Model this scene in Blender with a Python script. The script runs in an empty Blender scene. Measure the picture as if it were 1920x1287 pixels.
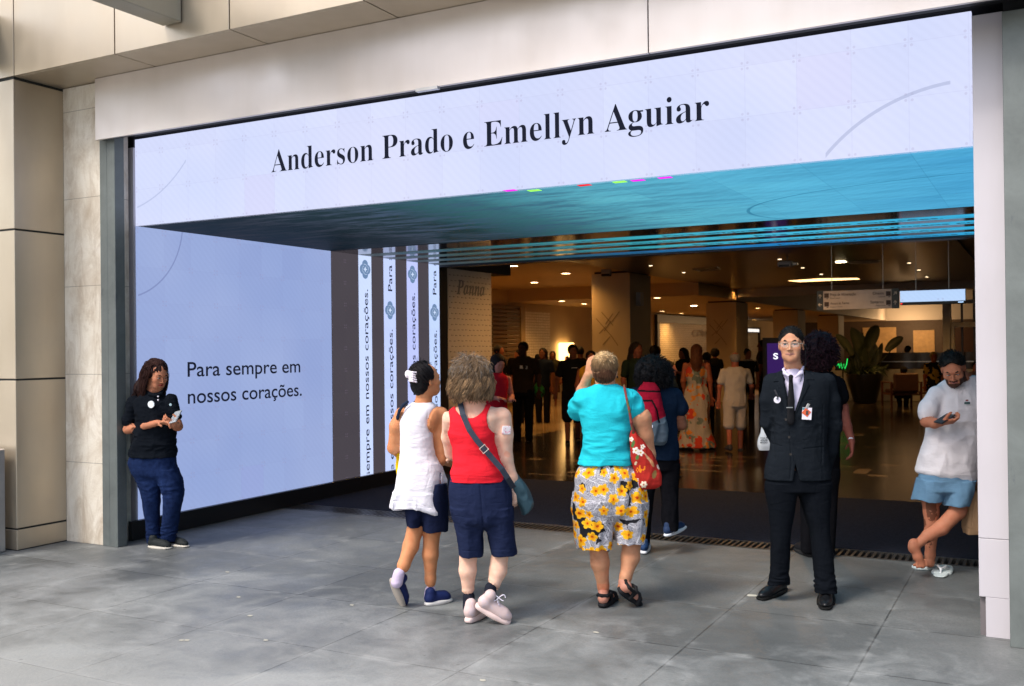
import bpy, math, random
import numpy as np
from mathutils import Vector, Matrix, Euler

S = bpy.context.scene
COL = S.collection
# ------------------------------------------------------------------ camera
YAW, PITCH, ROLL, FPX = 0.49124855, 0.0051038, -0.01084861, 1867.17
CAM = np.array([0.0, -6.2, 1.65])
def cam_rot(yaw, pitch, roll):
    cy, sy = math.cos(yaw), math.sin(yaw)
    r = np.array([cy, sy, 0]); f = np.array([-sy, cy, 0]); u = np.array([0, 0, 1.0])
    f2 = f*math.cos(pitch)+u*math.sin(pitch); u2 = u*math.cos(pitch)-f*math.sin(pitch)
    r3 = r*math.cos(roll)+u2*math.sin(roll); u3 = u2*math.cos(roll)-r*math.sin(roll)
    return np.array([r3, -u3, f2])
RC = cam_rot(YAW, PITCH, ROLL)
cd = bpy.data.cameras.new('camera'); cam = bpy.data.objects.new('camera', cd); COL.objects.link(cam)
cam.matrix_world = Matrix(((RC[0][0], -RC[1][0], -RC[2][0], CAM[0]), (RC[0][1], -RC[1][1], -RC[2][1], CAM[1]),
                           (RC[0][2], -RC[1][2], -RC[2][2], CAM[2]), (0, 0, 0, 1)))
cd.sensor_width = 36; cd.lens = FPX/1920*36; cd.clip_end = 500; cd.clip_start = 0.05
cd.dof.use_dof = True; cd.dof.focus_distance = 6.6; cd.dof.aperture_fstop = 5.0
S.camera = cam
# ------------------------------------------------------------------ light
SUN_EL, SUN_AZ = 52, 205      # the sun stands behind the camera, veiled by thin cloud
w = bpy.data.worlds.new('World'); S.world = w; w.use_nodes = True
nt = w.node_tree; bg = nt.nodes['Background']
sky = nt.nodes.new('ShaderNodeTexSky'); sky.sky_type = 'NISHITA'; sky.sun_disc = False
sky.sun_elevation = math.radians(SUN_EL); sky.sun_rotation = math.radians(SUN_AZ)
sky.dust_density = 3.5; sky.air_density = 1.0; sky.ozone_density = 0.6
nt.links.new(sky.outputs[0], bg.inputs[0]); bg.inputs[1].default_value = 0.15
sd = bpy.data.lights.new('sun', 'SUN'); sd.energy = 1.5; sd.angle = math.radians(14); sd.color = (1, .965, .92)
sun = bpy.data.objects.new('sun', sd); COL.objects.link(sun)
a = math.radians(SUN_AZ)
sv = Vector((math.sin(a)*math.cos(math.radians(SUN_EL)), math.cos(a)*math.cos(math.radians(SUN_EL)), math.sin(math.radians(SUN_EL))))
sun.rotation_euler = sv.to_track_quat('Z', 'Y').to_euler()
sun.location = (0, -20, 20)
S.view_settings.view_transform = 'Standard'; S.view_settings.look = 'None'
S.view_settings.exposure = 0.78; S.view_settings.gamma = 1.0
S.render.engine = 'CYCLES'
S.cycles.use_denoising = True; S.cycles.max_bounces = 8; S.cycles.diffuse_bounces = 4; S.cycles.glossy_bounces = 4
S.cycles.sample_clamp_indirect = 6
# ------------------------------------------------------------------ helpers
def ray(px, py): return RC.T @ np.array([(px-960)/FPX, (py-643.5)/FPX, 1.0])
def hit(px, py, ax, v):
    d = ray(px, py); return CAM+d*(v-CAM[ax])/d[ax]
def lin(c):
    return tuple(((x/255)/12.92 if x/255 <= .04045 else ((x/255+.055)/1.055)**2.4) for x in c)
def tag(o, label=None, cat=None, group=None, kind=None):
    if label: o['label'] = label
    if cat: o['category'] = cat
    if group: o['group'] = group
    if kind: o['kind'] = kind
    return o
def empty(name, loc=(0, 0, 0), rz=0.0, label=None, cat=None, group=None, parent=None):
    o = bpy.data.objects.new(name, None); COL.objects.link(o)
    o.location = loc; o.rotation_euler = (0, 0, rz); o.empty_display_size = .1
    if parent: o.parent = parent
    return tag(o, label, cat, group)
def mesh_obj(name, V, F, mat, parent=None, smooth=False, cols=None, mats=None, fm=None):
    me = bpy.data.meshes.new(name)
    V = np.asarray(V, np.float32)
    if isinstance(F, np.ndarray):
        n, k = F.shape
        me.vertices.add(len(V)); me.vertices.foreach_set('co', V.ravel())
        me.loops.add(n*k); me.loops.foreach_set('vertex_index', F.astype(np.int32).ravel())
        me.polygons.add(n); me.polygons.foreach_set('loop_start', np.arange(0, n*k, k, dtype=np.int32))
        me.update(calc_edges=True)
    else:
        me.from_pydata([tuple(v) for v in V.tolist()], [], F)
    if cols is not None:
        at = me.color_attributes.new('Col', 'FLOAT_COLOR', 'POINT')
        c4 = np.ones((len(V), 4), np.float32); c4[:, :3] = cols
        at.data.foreach_set('color', c4.ravel())
    if smooth: me.polygons.foreach_set('use_smooth', np.ones(len(me.polygons), bool))
    for m in (mats or [mat]): me.materials.append(m)
    if fm is not None: me.polygons.foreach_set('material_index', np.asarray(fm, np.int32))
    me.update()
    o = bpy.data.objects.new(name, me); COL.objects.link(o)
    if parent: o.parent = parent
    return o
class MB:
    """collects boxes, prisms and tubes for ONE mesh object"""
    def __init__(s): s.v = []; s.f = []
    def add(s, V, F):
        b = len(s.v); s.v += [tuple(map(float, p)) for p in V]; s.f += [tuple(i+b for i in q) for q in F]; return s
    def box(s, x0, x1, y0, y1, z0, z1, c=0.0):
        if c <= 0:
            V = [(x, y, z) for z in (z0, z1) for y in (y0, y1) for x in (x0, x1)]
            return s.add(V, [(0, 2, 3, 1), (4, 5, 7, 6), (0, 1, 5, 4), (2, 6, 7, 3), (0, 4, 6, 2), (1, 3, 7, 5)])
        pts = []
        lo = (x0, y0, z0); hi = (x1, y1, z1)
        idx = {}
        for sx in (0, 1):
            for sy in (0, 1):
                for sz in (0, 1):
                    cr = [(hi if q else lo)[i] for i, q in enumerate((sx, sy, sz))]
                    sg = [(-1 if q else 1) for q in (sx, sy, sz)]
                    for ax in range(3):
                        p = [cr[i]+(0 if i == ax else sg[i]*c) for i in range(3)]
                        idx[(sx, sy, sz, ax)] = len(pts); pts.append(p)
        F = []
        for ax in range(3):
            o1, o2 = [i for i in range(3) if i != ax]
            for q in (0, 1):
                loop = []
                for (u, v) in ((0, 0), (1, 0), (1, 1), (0, 1)):
                    k = [0, 0, 0]; k[ax] = q; k[o1] = u; k[o2] = v
                    loop.append(idx[(*k, ax)])
                F.append(tuple(loop))
            for u in (0, 1):
                for v in (0, 1):
                    k0 = [0, 0, 0]; k0[o1] = u; k0[o2] = v; k1 = list(k0); k0[ax] = 0; k1[ax] = 1
                    F.append((idx[(*k0, o1)], idx[(*k1, o1)], idx[(*k1, o2)], idx[(*k0, o2)]))
        for sx in (0, 1):
            for sy in (0, 1):
                for sz in (0, 1): F.append(tuple(idx[(sx, sy, sz, ax)] for ax in range(3)))
        return s.add(pts, F)
    def prism(s, poly, a, b, ax=2):
        """polygon in the two other axes, extruded from a to b along ax"""
        n = len(poly); V = []
        for t in (a, b):
            for p in poly:
                q = list(p); q.insert(ax, t); V.append(q)
        F = [tuple(range(n)), tuple(range(2*n-1, n-1, -1))]+[(i, (i+1) % n, n+(i+1) % n, n+i) for i in range(n)]
        return s.add(V, F)
    def tube(s, pts, r, n=8, closed=False):
        P = [Vector(p) for p in pts]; m = len(P); V = []
        rr = r if hasattr(r, '__len__') else [r]*m
        up = Vector((0, 0, 1)); pu = None
        for i, p in enumerate(P):
            t = (P[(i+1) % m] if (closed or i < m-1) else p)-(P[i-1] if (closed or i > 0) else p)
            t.normalize()
            u = (pu if pu is not None else (up if abs(t.z) < .9 else Vector((1, 0, 0))))
            u = (u-t*u.dot(t)).normalized(); pu = u; v = t.cross(u)
            for k in range(n):
                a = 2*math.pi*k/n; V.append(p+(u*math.cos(a)+v*math.sin(a))*rr[i])
        F = []
        for i in range(m if closed else m-1):
            j = (i+1) % m
            for k in range(n): F.append((i*n+k, i*n+(k+1) % n, j*n+(k+1) % n, j*n+k))
        if not closed: F += [tuple(range(n-1, -1, -1)), tuple((m-1)*n+k for k in range(n))]
        return s.add(V, F)
    def lathe(s, prof, cx, cy, n=32, caps=True):
        V = []; F = []
        for (r, z) in prof:
            for k in range(n):
                a = 2*math.pi*k/n; V.append((cx+r*math.cos(a), cy+r*math.sin(a), z))
        for i in range(len(prof)-1):
            for k in range(n): F.append((i*n+k, i*n+(k+1) % n, (i+1)*n+(k+1) % n, (i+1)*n+k))
        if caps: F += [tuple(range(n-1, -1, -1)), tuple((len(prof)-1)*n+k for k in range(n))]
        return s.add(V, F)
    def build(s, name, mat, parent=None, smooth=False):
        o = mesh_obj(name, s.v, s.f, mat, parent)
        bm = __import__('bmesh').new(); bm.from_mesh(o.data)
        __import__('bmesh').ops.recalc_face_normals(bm, faces=bm.faces[:]); bm.to_mesh(o.data); bm.free()
        if smooth:
            o.data.polygons.foreach_set('use_smooth', np.ones(len(o.data.polygons), bool))
            o.data.set_sharp_from_angle(angle=math.radians(35))
        return o
# ------------------------------------------------------------------ materials
class Nodes:
    def __init__(s, name):
        s.m = bpy.data.materials.new(name); s.m.use_nodes = True; s.t = s.m.node_tree
        s.b = s.t.nodes['Principled BSDF']; s.L = s.t.links
    def n(s, typ, **kw):
        q = s.t.nodes.new('ShaderNode'+typ)
        for k, v in kw.items():
            if k.startswith('i_'):
                q.inputs[k[2:].replace('_', ' ')].default_value = v
            else: setattr(q, k, v)
        return q
    def coord(s, scale=(1, 1, 1), rot=(0, 0, 0), loc=(0, 0, 0), out='Object'):
        c = s.n('TexCoord'); m = s.n('Mapping'); m.inputs['Scale'].default_value = scale
        m.inputs['Rotation'].default_value = rot; m.inputs['Location'].default_value = loc
        s.L.new(c.outputs[out], m.inputs[0]); return m.outputs[0]
    def noise(s, vec, scale, detail=3, rough=.5, dist=0):
        q = s.n('TexNoise'); q.inputs['Scale'].default_value = scale; q.inputs['Detail'].default_value = detail
        q.inputs['Roughness'].default_value = rough; q.inputs['Distortion'].default_value = dist
        s.L.new(vec, q.inputs['Vector']); return q.outputs['Fac']
    def ramp(s, fac, stops, interp='LINEAR'):
        q = s.n('ValToRGB'); q.color_ramp.interpolation = interp; e = q.color_ramp.elements
        while len(e) < len(stops): e.new(.5)
        for i, (p, c) in enumerate(stops):
            e[i].position = p; e[i].color = (*c, 1) if len(c) == 3 else c
        s.L.new(fac, q.inputs[0]); return q.outputs[0]
    def mix(s, fac, a, b, mode='MIX'):
        q = s.n('Mix', data_type='RGBA', blend_type=mode)
        for i, x in ((0, fac), (6, a), (7, b)):
            if isinstance(x, (int, float)): q.inputs[i].default_value = x
            elif isinstance(x, tuple): q.inputs[i].default_value = (*x[:3], 1)
            else: s.L.new(x, q.inputs[i])
        return q.outputs[2]
    def math(s, op, a, b=0.0, c=0.0):
        q = s.n('Math', operation=op)
        for i, x in enumerate((a, b, c)):
            if isinstance(x, (int, float)): q.inputs[i].default_value = x
            else: s.L.new(x, q.inputs[i])
        return q.outputs[0]
    def bump(s, h, strength=.3, dist=.01):
        q = s.n('Bump'); q.inputs['Strength'].default_value = strength; q.inputs['Distance'].default_value = dist
        s.L.new(h, q.inputs['Height']); s.L.new(q.outputs[0], s.b.inputs['Normal'])
    def set(s, **kw):
        for k, v in kw.items():
            k = k.replace('_', ' ')
            if isinstance(v, (int, float)): s.b.inputs[k].default_value = v
            elif isinstance(v, tuple): s.b.inputs[k].default_value = (*v[:3], 1)
            else: s.L.new(v, s.b.inputs[k])
        return s
def plain(name, rgb, rough=.6, metal=0, var=.12, scale=6, bump=0, emis=None, stretch=(1, 1, 1), spec=.5):
    N = Nodes(name); c = N.coord(stretch); f = N.noise(c, scale, 4)
    lo = tuple(x*(1-var) for x in rgb); hi = tuple(min(1, x*(1+var)) for x in rgb)
    N.set(Base_Color=N.ramp(f, [(.3, lo), (.7, hi)]), Roughness=rough, Metallic=metal, Specular_IOR_Level=spec)
    if bump: N.bump(N.noise(c, scale*20, 3), bump, .004)
    if emis: N.set(Emission_Color=rgb, Emission_Strength=emis)
    return N.m
def vcol(name, rough=.6, bump=.15, bscale=300, sheen=0, spec=.5, sss=0, var=.08, wrinkle=0):
    N = Nodes(name); v = N.n('VertexColor'); v.layer_name = 'Col'; c = N.coord()
    f = N.noise(c, 14, 4); g = N.ramp(f, [(.3, (1-var,)*3), (.7, (1, 1, 1))])
    N.set(Base_Color=N.mix(1.0, v.outputs[0], g, 'MULTIPLY'), Roughness=rough, Specular_IOR_Level=spec)
    if wrinkle:
        w1 = N.noise(N.coord((1, 1, .45), (.3, .2, 0)), 13, 5, .55, 1.2); w2 = N.noise(N.coord((.5, .5, 1.4)), 16, 4, .5, .8)
        N.bump(N.math('ADD', N.math('MULTIPLY', N.noise(c, bscale, 2), .06), N.math('ADD', w1, w2)), wrinkle, .012)
    elif bump: N.bump(N.noise(c, bscale, 2), bump, .002)
    if sheen: N.set(Sheen_Weight=sheen)
    if sss:
        N.set(Subsurface_Weight=sss, Subsurface_Scale=.01); N.b.inputs['Subsurface Radius'].default_value = (1, .3, .15)
    return N.m
def emit(name, rgb, strength=1.0):
    N = Nodes(name); N.set(Base_Color=(0, 0, 0), Emission_Color=rgb, Emission_Strength=strength, Roughness=.4); return N.m
# ------------------------------------------------------------------ text
def serif(s):
    return ''.join(chr(0x1D400+ord(c)-65) if 'A' <= c <= 'Z' else chr(0x1D41A+ord(c)-97) if 'a' <= c <= 'z' else c for c in s)
def serif_italic(s):
    return ''.join(chr(0x1D468+ord(c)-65) if 'A' <= c <= 'Z' else chr(0x1D482+ord(c)-97) if 'a' <= c <= 'z' else c for c in s)
def text(name, body, mat, origin, ex, ey, width, height, parent=None, clip=None, thick=0.0, bold=0.0, cap=None):
    """text whose body spans `width` along ex; cap height `height` along ey, lying at origin (left end of baseline)"""
    c = bpy.data.curves.new('t', 'FONT'); c.body = body; c.size = 1; c.offset = bold; c.extrude = 0; c.resolution_u = 6
    t = bpy.data.objects.new('t', c); COL.objects.link(t)
    dg = bpy.context.evaluated_depsgraph_get(); me = bpy.data.meshes.new_from_object(t.evaluated_get(dg))
    bpy.data.objects.remove(t); bpy.data.curves.remove(c)
    n = len(me.vertices); V = np.zeros(n*3, np.float32); me.vertices.foreach_get('co', V); V = V.reshape(-1, 3)
    F = [tuple(p.vertices) for p in me.polygons]; bpy.data.meshes.remove(me)
    x0, x1 = V[:, 0].min(), V[:, 0].max()
    ch = cap or 0.69
    ex = np.array(ex, float); ey = np.array(ey, float); o = np.array(origin, float)
    W = o+np.outer((V[:, 0]-x0)/(x1-x0)*width, ex)+np.outer(V[:, 1]/ch*height, ey)
    ob = mesh_obj(name, W, F, mat)
    if clip:
        bmm = __import__('bmesh'); bm = bmm.new(); bm.from_mesh(ob.data)
        for (co, no) in clip:
            bmm.ops.bisect_plane(bm, geom=bm.verts[:]+bm.edges[:]+bm.faces[:], plane_co=co, plane_no=no, clear_outer=True)
        bm.to_mesh(ob.data); bm.free()
    if parent: ob.parent = parent
    return ob
# ------------------------------------------------------------------ materials of the place
def m_pave():
    N = Nodes('pavement_stone'); c = N.coord()
    big = N.noise(c, .9, 5, .6, .4); mid = N.noise(c, 3.4, 6, .65, .8); fine = N.noise(c, 60, 3, .7)
    st = N.noise(N.coord((.35, 1.6, 1), (0, 0, .5)), 2.2, 6, .7, 1.2)
    br = N.n('TexBrick', offset=0.0, squash=1.0); vec = N.coord(loc=(2.66, .05, 0))
    N.L.new(vec, br.inputs['Vector']); br.inputs['Scale'].default_value = 1.0
    br.inputs['Brick Width'].default_value = .9; br.inputs['Row Height'].default_value = .9
    br.inputs['Mortar Size'].default_value = .006; br.inputs['Mortar Smooth'].default_value = .3; br.inputs['Bias'].default_value = 0
    br.inputs['Color1'].default_value = (.82, .82, .82, 1); br.inputs['Color2'].default_value = (1.12, 1.12, 1.12, 1); br.inputs['Mortar'].default_value = (.28, .28, .28, 1)
    base = N.ramp(big, [(.3, (.10, .108, .106)), (.5, (.165, .174, .17)), (.72, (.28, .29, .28))])
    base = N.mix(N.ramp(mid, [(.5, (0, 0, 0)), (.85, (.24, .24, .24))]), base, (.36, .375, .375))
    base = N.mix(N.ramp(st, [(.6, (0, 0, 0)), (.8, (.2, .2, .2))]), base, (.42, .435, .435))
    base = N.mix(N.ramp(fine, [(.38, (.6, .6, .6)), (.58, (0, 0, 0))]), base, (.11, .12, .125))
    base = N.mix(1.0, base, br.outputs['Color'], 'MULTIPLY')
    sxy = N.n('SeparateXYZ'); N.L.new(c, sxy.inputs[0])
    day_falloff = N.math('ADD', N.math('MULTIPLY', sxy.outputs[1], -.28), N.math('MULTIPLY', N.math('ADD', big, mid), 1.1))  # daylight falloff painted into the colour: paler outdoors, darker by the entrance
    base = N.mix(N.ramp(day_falloff, [(.85, (.42, .42, .42)), (1.0, (.25, .25, .25))]), base, (.045, .05, .052))
    base = N.mix(N.ramp(day_falloff, [(1.25, (0, 0, 0)), (1.9, (.42, .42, .42))]) if False else N.ramp(N.math('MULTIPLY', day_falloff, .5), [(.62, (0, 0, 0)), (.95, (.5, .5, .5))]), base, (.43, .45, .44))
    # worn pale edges along the joints
    br2 = N.n('TexBrick', offset=0.0, squash=1.0); N.L.new(vec, br2.inputs['Vector']); br2.inputs['Scale'].default_value = 1
    for k, v in (('Brick Width', .9), ('Row Height', .9), ('Mortar Size', .05), ('Mortar Smooth', 1.0)): br2.inputs[k].default_value = v
    edge = N.math('MULTIPLY', br2.outputs['Fac'], N.ramp(mid, [(.46, (0, 0, 0)), (.68, (.38, .38, .38))]))
    base = N.mix(edge, base, (.42, .43, .42))
    sp = N.n('TexVoronoi'); sp.inputs['Scale'].default_value = 2.3; N.L.new(c, sp.inputs['Vector'])
    gum = N.n('TexVoronoi'); gum.inputs['Scale'].default_value = 5.1; N.L.new(c, gum.inputs['Vector'])
    base = N.mix(N.ramp(gum.outputs['Distance'], [(.045, (.4, .4, .4)), (.07, (0, 0, 0))]), base, (.07, .075, .075))
    scr = N.noise(N.coord((.6, 9, 1), (0, 0, .35)), 3.5, 6, .75, .6); base = N.mix(N.ramp(scr, [(.66, (0, 0, 0)), (.7, (.3, .3, .3))]), base, (.40, .41, .40))
    grit = N.noise(c, 190, 2, .6); base = N.mix(N.ramp(grit, [(.62, (0, 0, 0)), (.72, (.5, .5, .5))]), base, (.42, .43, .42))
    N.set(Base_Color=N.mix(N.ramp(sp.outputs['Distance'], [(.02, (.5, .5, .5)), (.03, (0, 0, 0))]), base, (.38, .36, .33)))
    rp = N.ramp(mid, [(.3, (.38,)*3), (.7, (.62,)*3)]); N.set(Roughness=rp)
    h = N.math('ADD', fine, N.math('MULTIPLY', br.outputs['Fac'], -3.0)); N.bump(h, .35, .004)
    return N.m
def m_floor_in():
    N = Nodes('glossy_mall_floor'); c = N.coord(); sx = N.n('SeparateXYZ'); N.L.new(c, sx.inputs[0])
    n1 = N.noise(c, 1.3, 4)
    tan = N.math('LESS_THAN', sx.outputs[0], -8.55)
    tan = N.math('MULTIPLY', tan, N.math('GREATER_THAN', sx.outputs[1], 8.0))
    # pale inlaid strips scattered over the dark floor
    br = N.n('TexBrick', offset=.5); N.L.new(N.coord(loc=(.3, .4, 0)), br.inputs['Vector']); br.inputs['Scale'].default_value = 1
    for k, v in (('Brick Width', .9), ('Row Height', .6), ('Mortar Size', .003)): br.inputs[k].default_value = v
    def cells(w, h, fw, fh, th, ox=0, oy=0):
        x = N.math('DIVIDE', N.math('ADD', sx.outputs[0], ox), w); y = N.math('DIVIDE', N.math('ADD', sx.outputs[1], oy), h)
        cx = N.n('CombineXYZ'); N.L.new(N.math('FLOOR', x), cx.inputs[0]); N.L.new(N.math('FLOOR', y), cx.inputs[1])
        wn = N.n('TexWhiteNoise'); N.L.new(cx.outputs[0], wn.inputs[0])
        a_ = N.math('LESS_THAN', N.math('FRACT', x), fw); b_ = N.math('LESS_THAN', N.math('FRACT', y), fh)
        return N.math('MULTIPLY', N.math('MULTIPLY', a_, b_), N.math('LESS_THAN', wn.outputs[0], th))
    inl = N.math('MAXIMUM', cells(1.5, .6, .5, .1, .35), N.math('MAXIMUM', cells(.6, 1.2, .4, .14, .25, .2, .3), cells(.9, 1.8, .2, .3, .25, .4, .1)))
    dark = N.ramp(n1, [(.3, (.013, .011, .010)), (.7, (.028, .022, .018))])
    tanc = N.ramp(n1, [(.3, (.30, .21, .11)), (.7, (.38, .27, .15))])
    col = N.mix(inl, dark, (.22, .17, .12)); col = N.mix(tan, col, tanc)
    N.set(Base_Color=N.mix(N.math('MULTIPLY', br.outputs['Fac'], .6), col, (.02, .015, .01)), Roughness=.15, Specular_IOR_Level=.22)
    return N.m
def m_screen(name, c1, c2, seam=.06, arcs=(), tint=(.75, .6, .9), cyan=False, mod=.32):
    """LED wall: module grid, a few off-colour modules and thin drawn arcs. plane coords come from object space (u,v)"""
    N = Nodes(name); tc = N.n('TexCoord'); sx = N.n('SeparateXYZ'); N.L.new(tc.outputs['UV'], sx.inputs[0])
    uv = tc.outputs['UV']
    g = N.noise(uv, .6, 2); col = N.ramp(g, [(.35, c1), (.65, c2)])
    br = N.n('TexBrick', offset=0.0); N.L.new(uv, br.inputs['Vector']); br.inputs['Scale'].default_value = 1
    for k, v in (('Brick Width', mod), ('Row Height', mod), ('Mortar Size', .0022), ('Mortar Smooth', 0.0), ('Bias', 0.0)): br.inputs[k].default_value = v
    br.inputs['Color1'].default_value = (1, 1, 1, 1); br.inputs['Color2'].default_value = (.955, .95, .965, 1); br.inputs['Mortar'].default_value = (1-seam*2.6, 1-seam*3, 1-seam*2.4, 1)
    col = N.mix(1.0, col, br.outputs[0], 'MULTIPLY')
    u = N.math('FLOOR', N.math('DIVIDE', sx.outputs[0], mod)); v = N.math('FLOOR', N.math('DIVIDE', sx.outputs[1], mod))
    cx = N.n('CombineXYZ'); N.L.new(u, cx.inputs[0]); N.L.new(v, cx.inputs[1])
    wn = N.n('TexWhiteNoise'); N.L.new(cx.outputs[0], wn.inputs[0])
    off = N.math('MULTIPLY', N.math('LESS_THAN', wn.outputs[0], .07), N.math('LESS_THAN', sx.outputs[1], mod*2))
    col = N.mix(N.math('MULTIPLY', off, .16), col, tint)
    fu = N.math('ABSOLUTE', N.math('SUBTRACT', N.math('FRACT', N.math('DIVIDE', sx.outputs[0], mod)), .5)); fv = N.math('ABSOLUTE', N.math('SUBTRACT', N.math('FRACT', N.math('DIVIDE', sx.outputs[1], mod)), .5))
    a_ = N.math('SUBTRACT', fu, .445); b_ = N.math('SUBTRACT', fv, .445); dd = N.math('SQRT', N.math('ADD', N.math('MULTIPLY', a_, a_), N.math('MULTIPLY', b_, b_)))
    col = N.mix(N.math('MULTIPLY', N.math('LESS_THAN', dd, .026), .22), col, (.3, .22, .35))
    # fine pixel raster of the LEDs
    wv = N.n('TexWave', wave_type='BANDS', bands_direction='DIAGONAL'); N.L.new(uv, wv.inputs[0]); wv.inputs['Scale'].default_value = 9; wv.inputs['Distortion'].default_value = 1.5; wv.inputs['Detail'].default_value = 1
    col = N.mix(1.0, col, N.ramp(wv.outputs[0], [(0, (.975, .975, .975)), (1, (1.0, 1.0, 1.0))]), 'MULTIPLY')
    for (ax, ay, rx, ry, wd, x0, x1, y0, y1, dc, st) in arcs:
        dx = N.math('DIVIDE', N.math('SUBTRACT', sx.outputs[0], ax), rx); dy = N.math('DIVIDE', N.math('SUBTRACT', sx.outputs[1], ay), ry)
        r = N.math('SQRT', N.math('ADD', N.math('MULTIPLY', dx, dx), N.math('MULTIPLY', dy, dy)))
        k = N.math('LESS_THAN', N.math('MULTIPLY', N.math('ABSOLUTE', N.math('SUBTRACT', r, 1)), min(rx, ry)), wd)
        for q, a_, b_ in ((sx.outputs[0], x0, x1), (sx.outputs[1], y0, y1)):
            k = N.math('MULTIPLY', k, N.math('GREATER_THAN', q, a_)); k = N.math('MULTIPLY', k, N.math('LESS_THAN', q, b_))
        col = N.mix(N.math('MULTIPLY', k, st), col, dc)
    N.set(Base_Color=(.006, .006, .006), Emission_Color=col, Emission_Strength=LED, Roughness=.7, Specular_IOR_Level=.06)
    N.uv = uv; return N
def uvplane(name, o, eu, ev, w, h, mat, parent, thick=0.0):
    o = np.array(o, float); eu = np.array(eu, float); ev = np.array(ev, float)
    nrm = np.cross(eu, ev)
    V = [o, o+eu*w, o+eu*w+ev*h, o+ev*h]; V += [p-nrm*thick for p in V]
    F = [(0, 1, 2, 3), (7, 6, 5, 4), (0, 4, 5, 1), (1, 5, 6, 2), (2, 6, 7, 3), (3, 7, 4, 0)]
    ob = mesh_obj(name, V, F, mat, parent)
    ul = ob.data.uv_layers.new(name='UVMap')
    uvs = [(0, 0), (w, 0), (w, h), (0, h)]
    for p in ob.data.polygons:
        for li, vi in zip(p.loop_indices, p.vertices): ul.data[li].uv = uvs[vi % 4]
    return ob
M = {}
def circ3(p, q, r):
    """centre and radius of the circle through three points of a plane"""
    ax, ay = p; bx, by = q; cx, cy = r; d = 2*(ax*(by-cy)+bx*(cy-ay)+cx*(ay-by))
    ux = ((ax*ax+ay*ay)*(by-cy)+(bx*bx+by*by)*(cy-ay)+(cx*cx+cy*cy)*(ay-by))/d; uy = ((ax*ax+ay*ay)*(cx-bx)+(bx*bx+by*by)*(ax-cx)+(cx*cx+cy*cy)*(bx-ax))/d
    return ux, uy, math.hypot(ax-ux, ay-uy)
LED = .655
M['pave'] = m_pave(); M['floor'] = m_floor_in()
def m_panel(name, rgb, rough=.40, metal=.75):
    N = Nodes(name); c = N.coord(); f = N.noise(c, .8, 4, .6); g = N.noise(c, 40, 2)
    stk = N.noise(N.coord((1.6, 1.6, .3)), 1.6, 5, .6); spk = N.noise(c, 22, 5, .75)
    pc = N.mix(1.0, N.ramp(f, [(.25, tuple(x*.9 for x in rgb)), (.75, tuple(min(1, x*1.06) for x in rgb))]), N.ramp(stk, [(.4, (1, 1, 1)), (.75, (.93, .915, .895))]), 'MULTIPLY')
    pc = N.mix(N.ramp(spk, [(.68, (0, 0, 0)), (.74, (.35, .35, .35))]), pc, tuple(x*.5 for x in rgb))
    N.set(Base_Color=pc, Metallic=metal,
          Roughness=N.ramp(N.noise(c, 3, 4), [(.3, (rough-.05,)*3), (.7, (rough+.08,)*3)]))
    N.bump(N.noise(c, 1.2, 2), .12, .02); return N.m
M['clad'] = m_panel('beige_cladding', (.57, .49, .38))
M['clad_dark'] = m_panel('beam_cladding', (.36, .34, .28), .45, .5)
M['fascia'] = m_panel('header_panel_paint', (.67, .61, .575), .33, .55)
M['joint'] = plain('joint_sealant', (.02, .022, .02), .8)
def m_stone():
    N = Nodes('travertine'); c = N.coord(); a_ = N.noise(c, 2.2, 6, .7, .6); b_ = N.noise(N.coord((1, 1, .35)), 7, 6, .75, 1.0); d_ = N.noise(c, 60, 3)
    col = N.ramp(a_, [(.3, (.56, .48, .38)), (.5, (.70, .64, .54)), (.7, (.78, .73, .65))])
    col = N.mix(N.ramp(b_, [(.44, (0, 0, 0)), (.7, (.85, .85, .85))]), col, (.42, .33, .235))
    sx = N.n('SeparateXYZ'); N.L.new(c, sx.inputs[0])
    fr = N.math('FRACT', N.math('DIVIDE', N.math('ADD', sx.outputs[2], .07), .765)); N.set(Base_Color=N.mix(N.math('MULTIPLY', N.math('LESS_THAN', fr, .008), .6), col, (.16, .13, .1)), Roughness=.7)
    N.bump(N.math('ADD', b_, d_), .4, .006); return N.m
M['stone'] = m_stone()
def m_steel(name, rgb):
    N = Nodes(name); c = N.coord(); f = N.noise(c, 3, 6, .7, .5); b_ = N.noise(N.coord((1, 1, .3)), 9, 5, .7)
    col = N.ramp(f, [(.3, tuple(x*.75 for x in rgb)), (.7, tuple(x*1.15 for x in rgb))])
    N.set(Base_Color=N.mix(N.ramp(b_, [(.62, (0, 0, 0)), (.72, (.5, .5, .5))]), col, (.05, .06, .075)), Roughness=.5, Metallic=.2); return N.m
M['steel'] = m_steel('grey_painted_steel', (.15, .17, .165))
M['jamb'] = m_panel('white_jamb_panel', (.54, .515, .555), .5, .1)
M['black'] = plain('black_base_board', (.012, .012, .014), .35)
M['blackm'] = plain('matt_black', (.008, .008, .01), .7)
M['grey_gloss'] = plain('dark_grey_gloss_panel', (.13, .115, .12), .55, var=.05, scale=1)
M['ceil_gloss'] = plain('dark_gloss_soffit', (.035, .03, .032), .12, var=.05, scale=1)
M['ink'] = plain('dark_lettering', (.012, .014, .022), .6)
M['tan_wall'] = plain('warm_plaster', (.52, .41, .27), .6, var=.06, scale=1.5)
M['ceil_in'] = plain('ceiling_paint', (.52, .38, .21), .65, var=.06, scale=.6)
M['grey_wall'] = plain('atrium_plaster', (.42, .39, .36), .6, var=.06, scale=.6)
M['wood'] = plain('dark_wood_ceiling', (.055, .035, .022), .3, var=.3, scale=2, stretch=(1, 12, 1))
M['bronze'] = plain('bronze_shutter', (.16, .10, .05), .4, .4)
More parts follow.
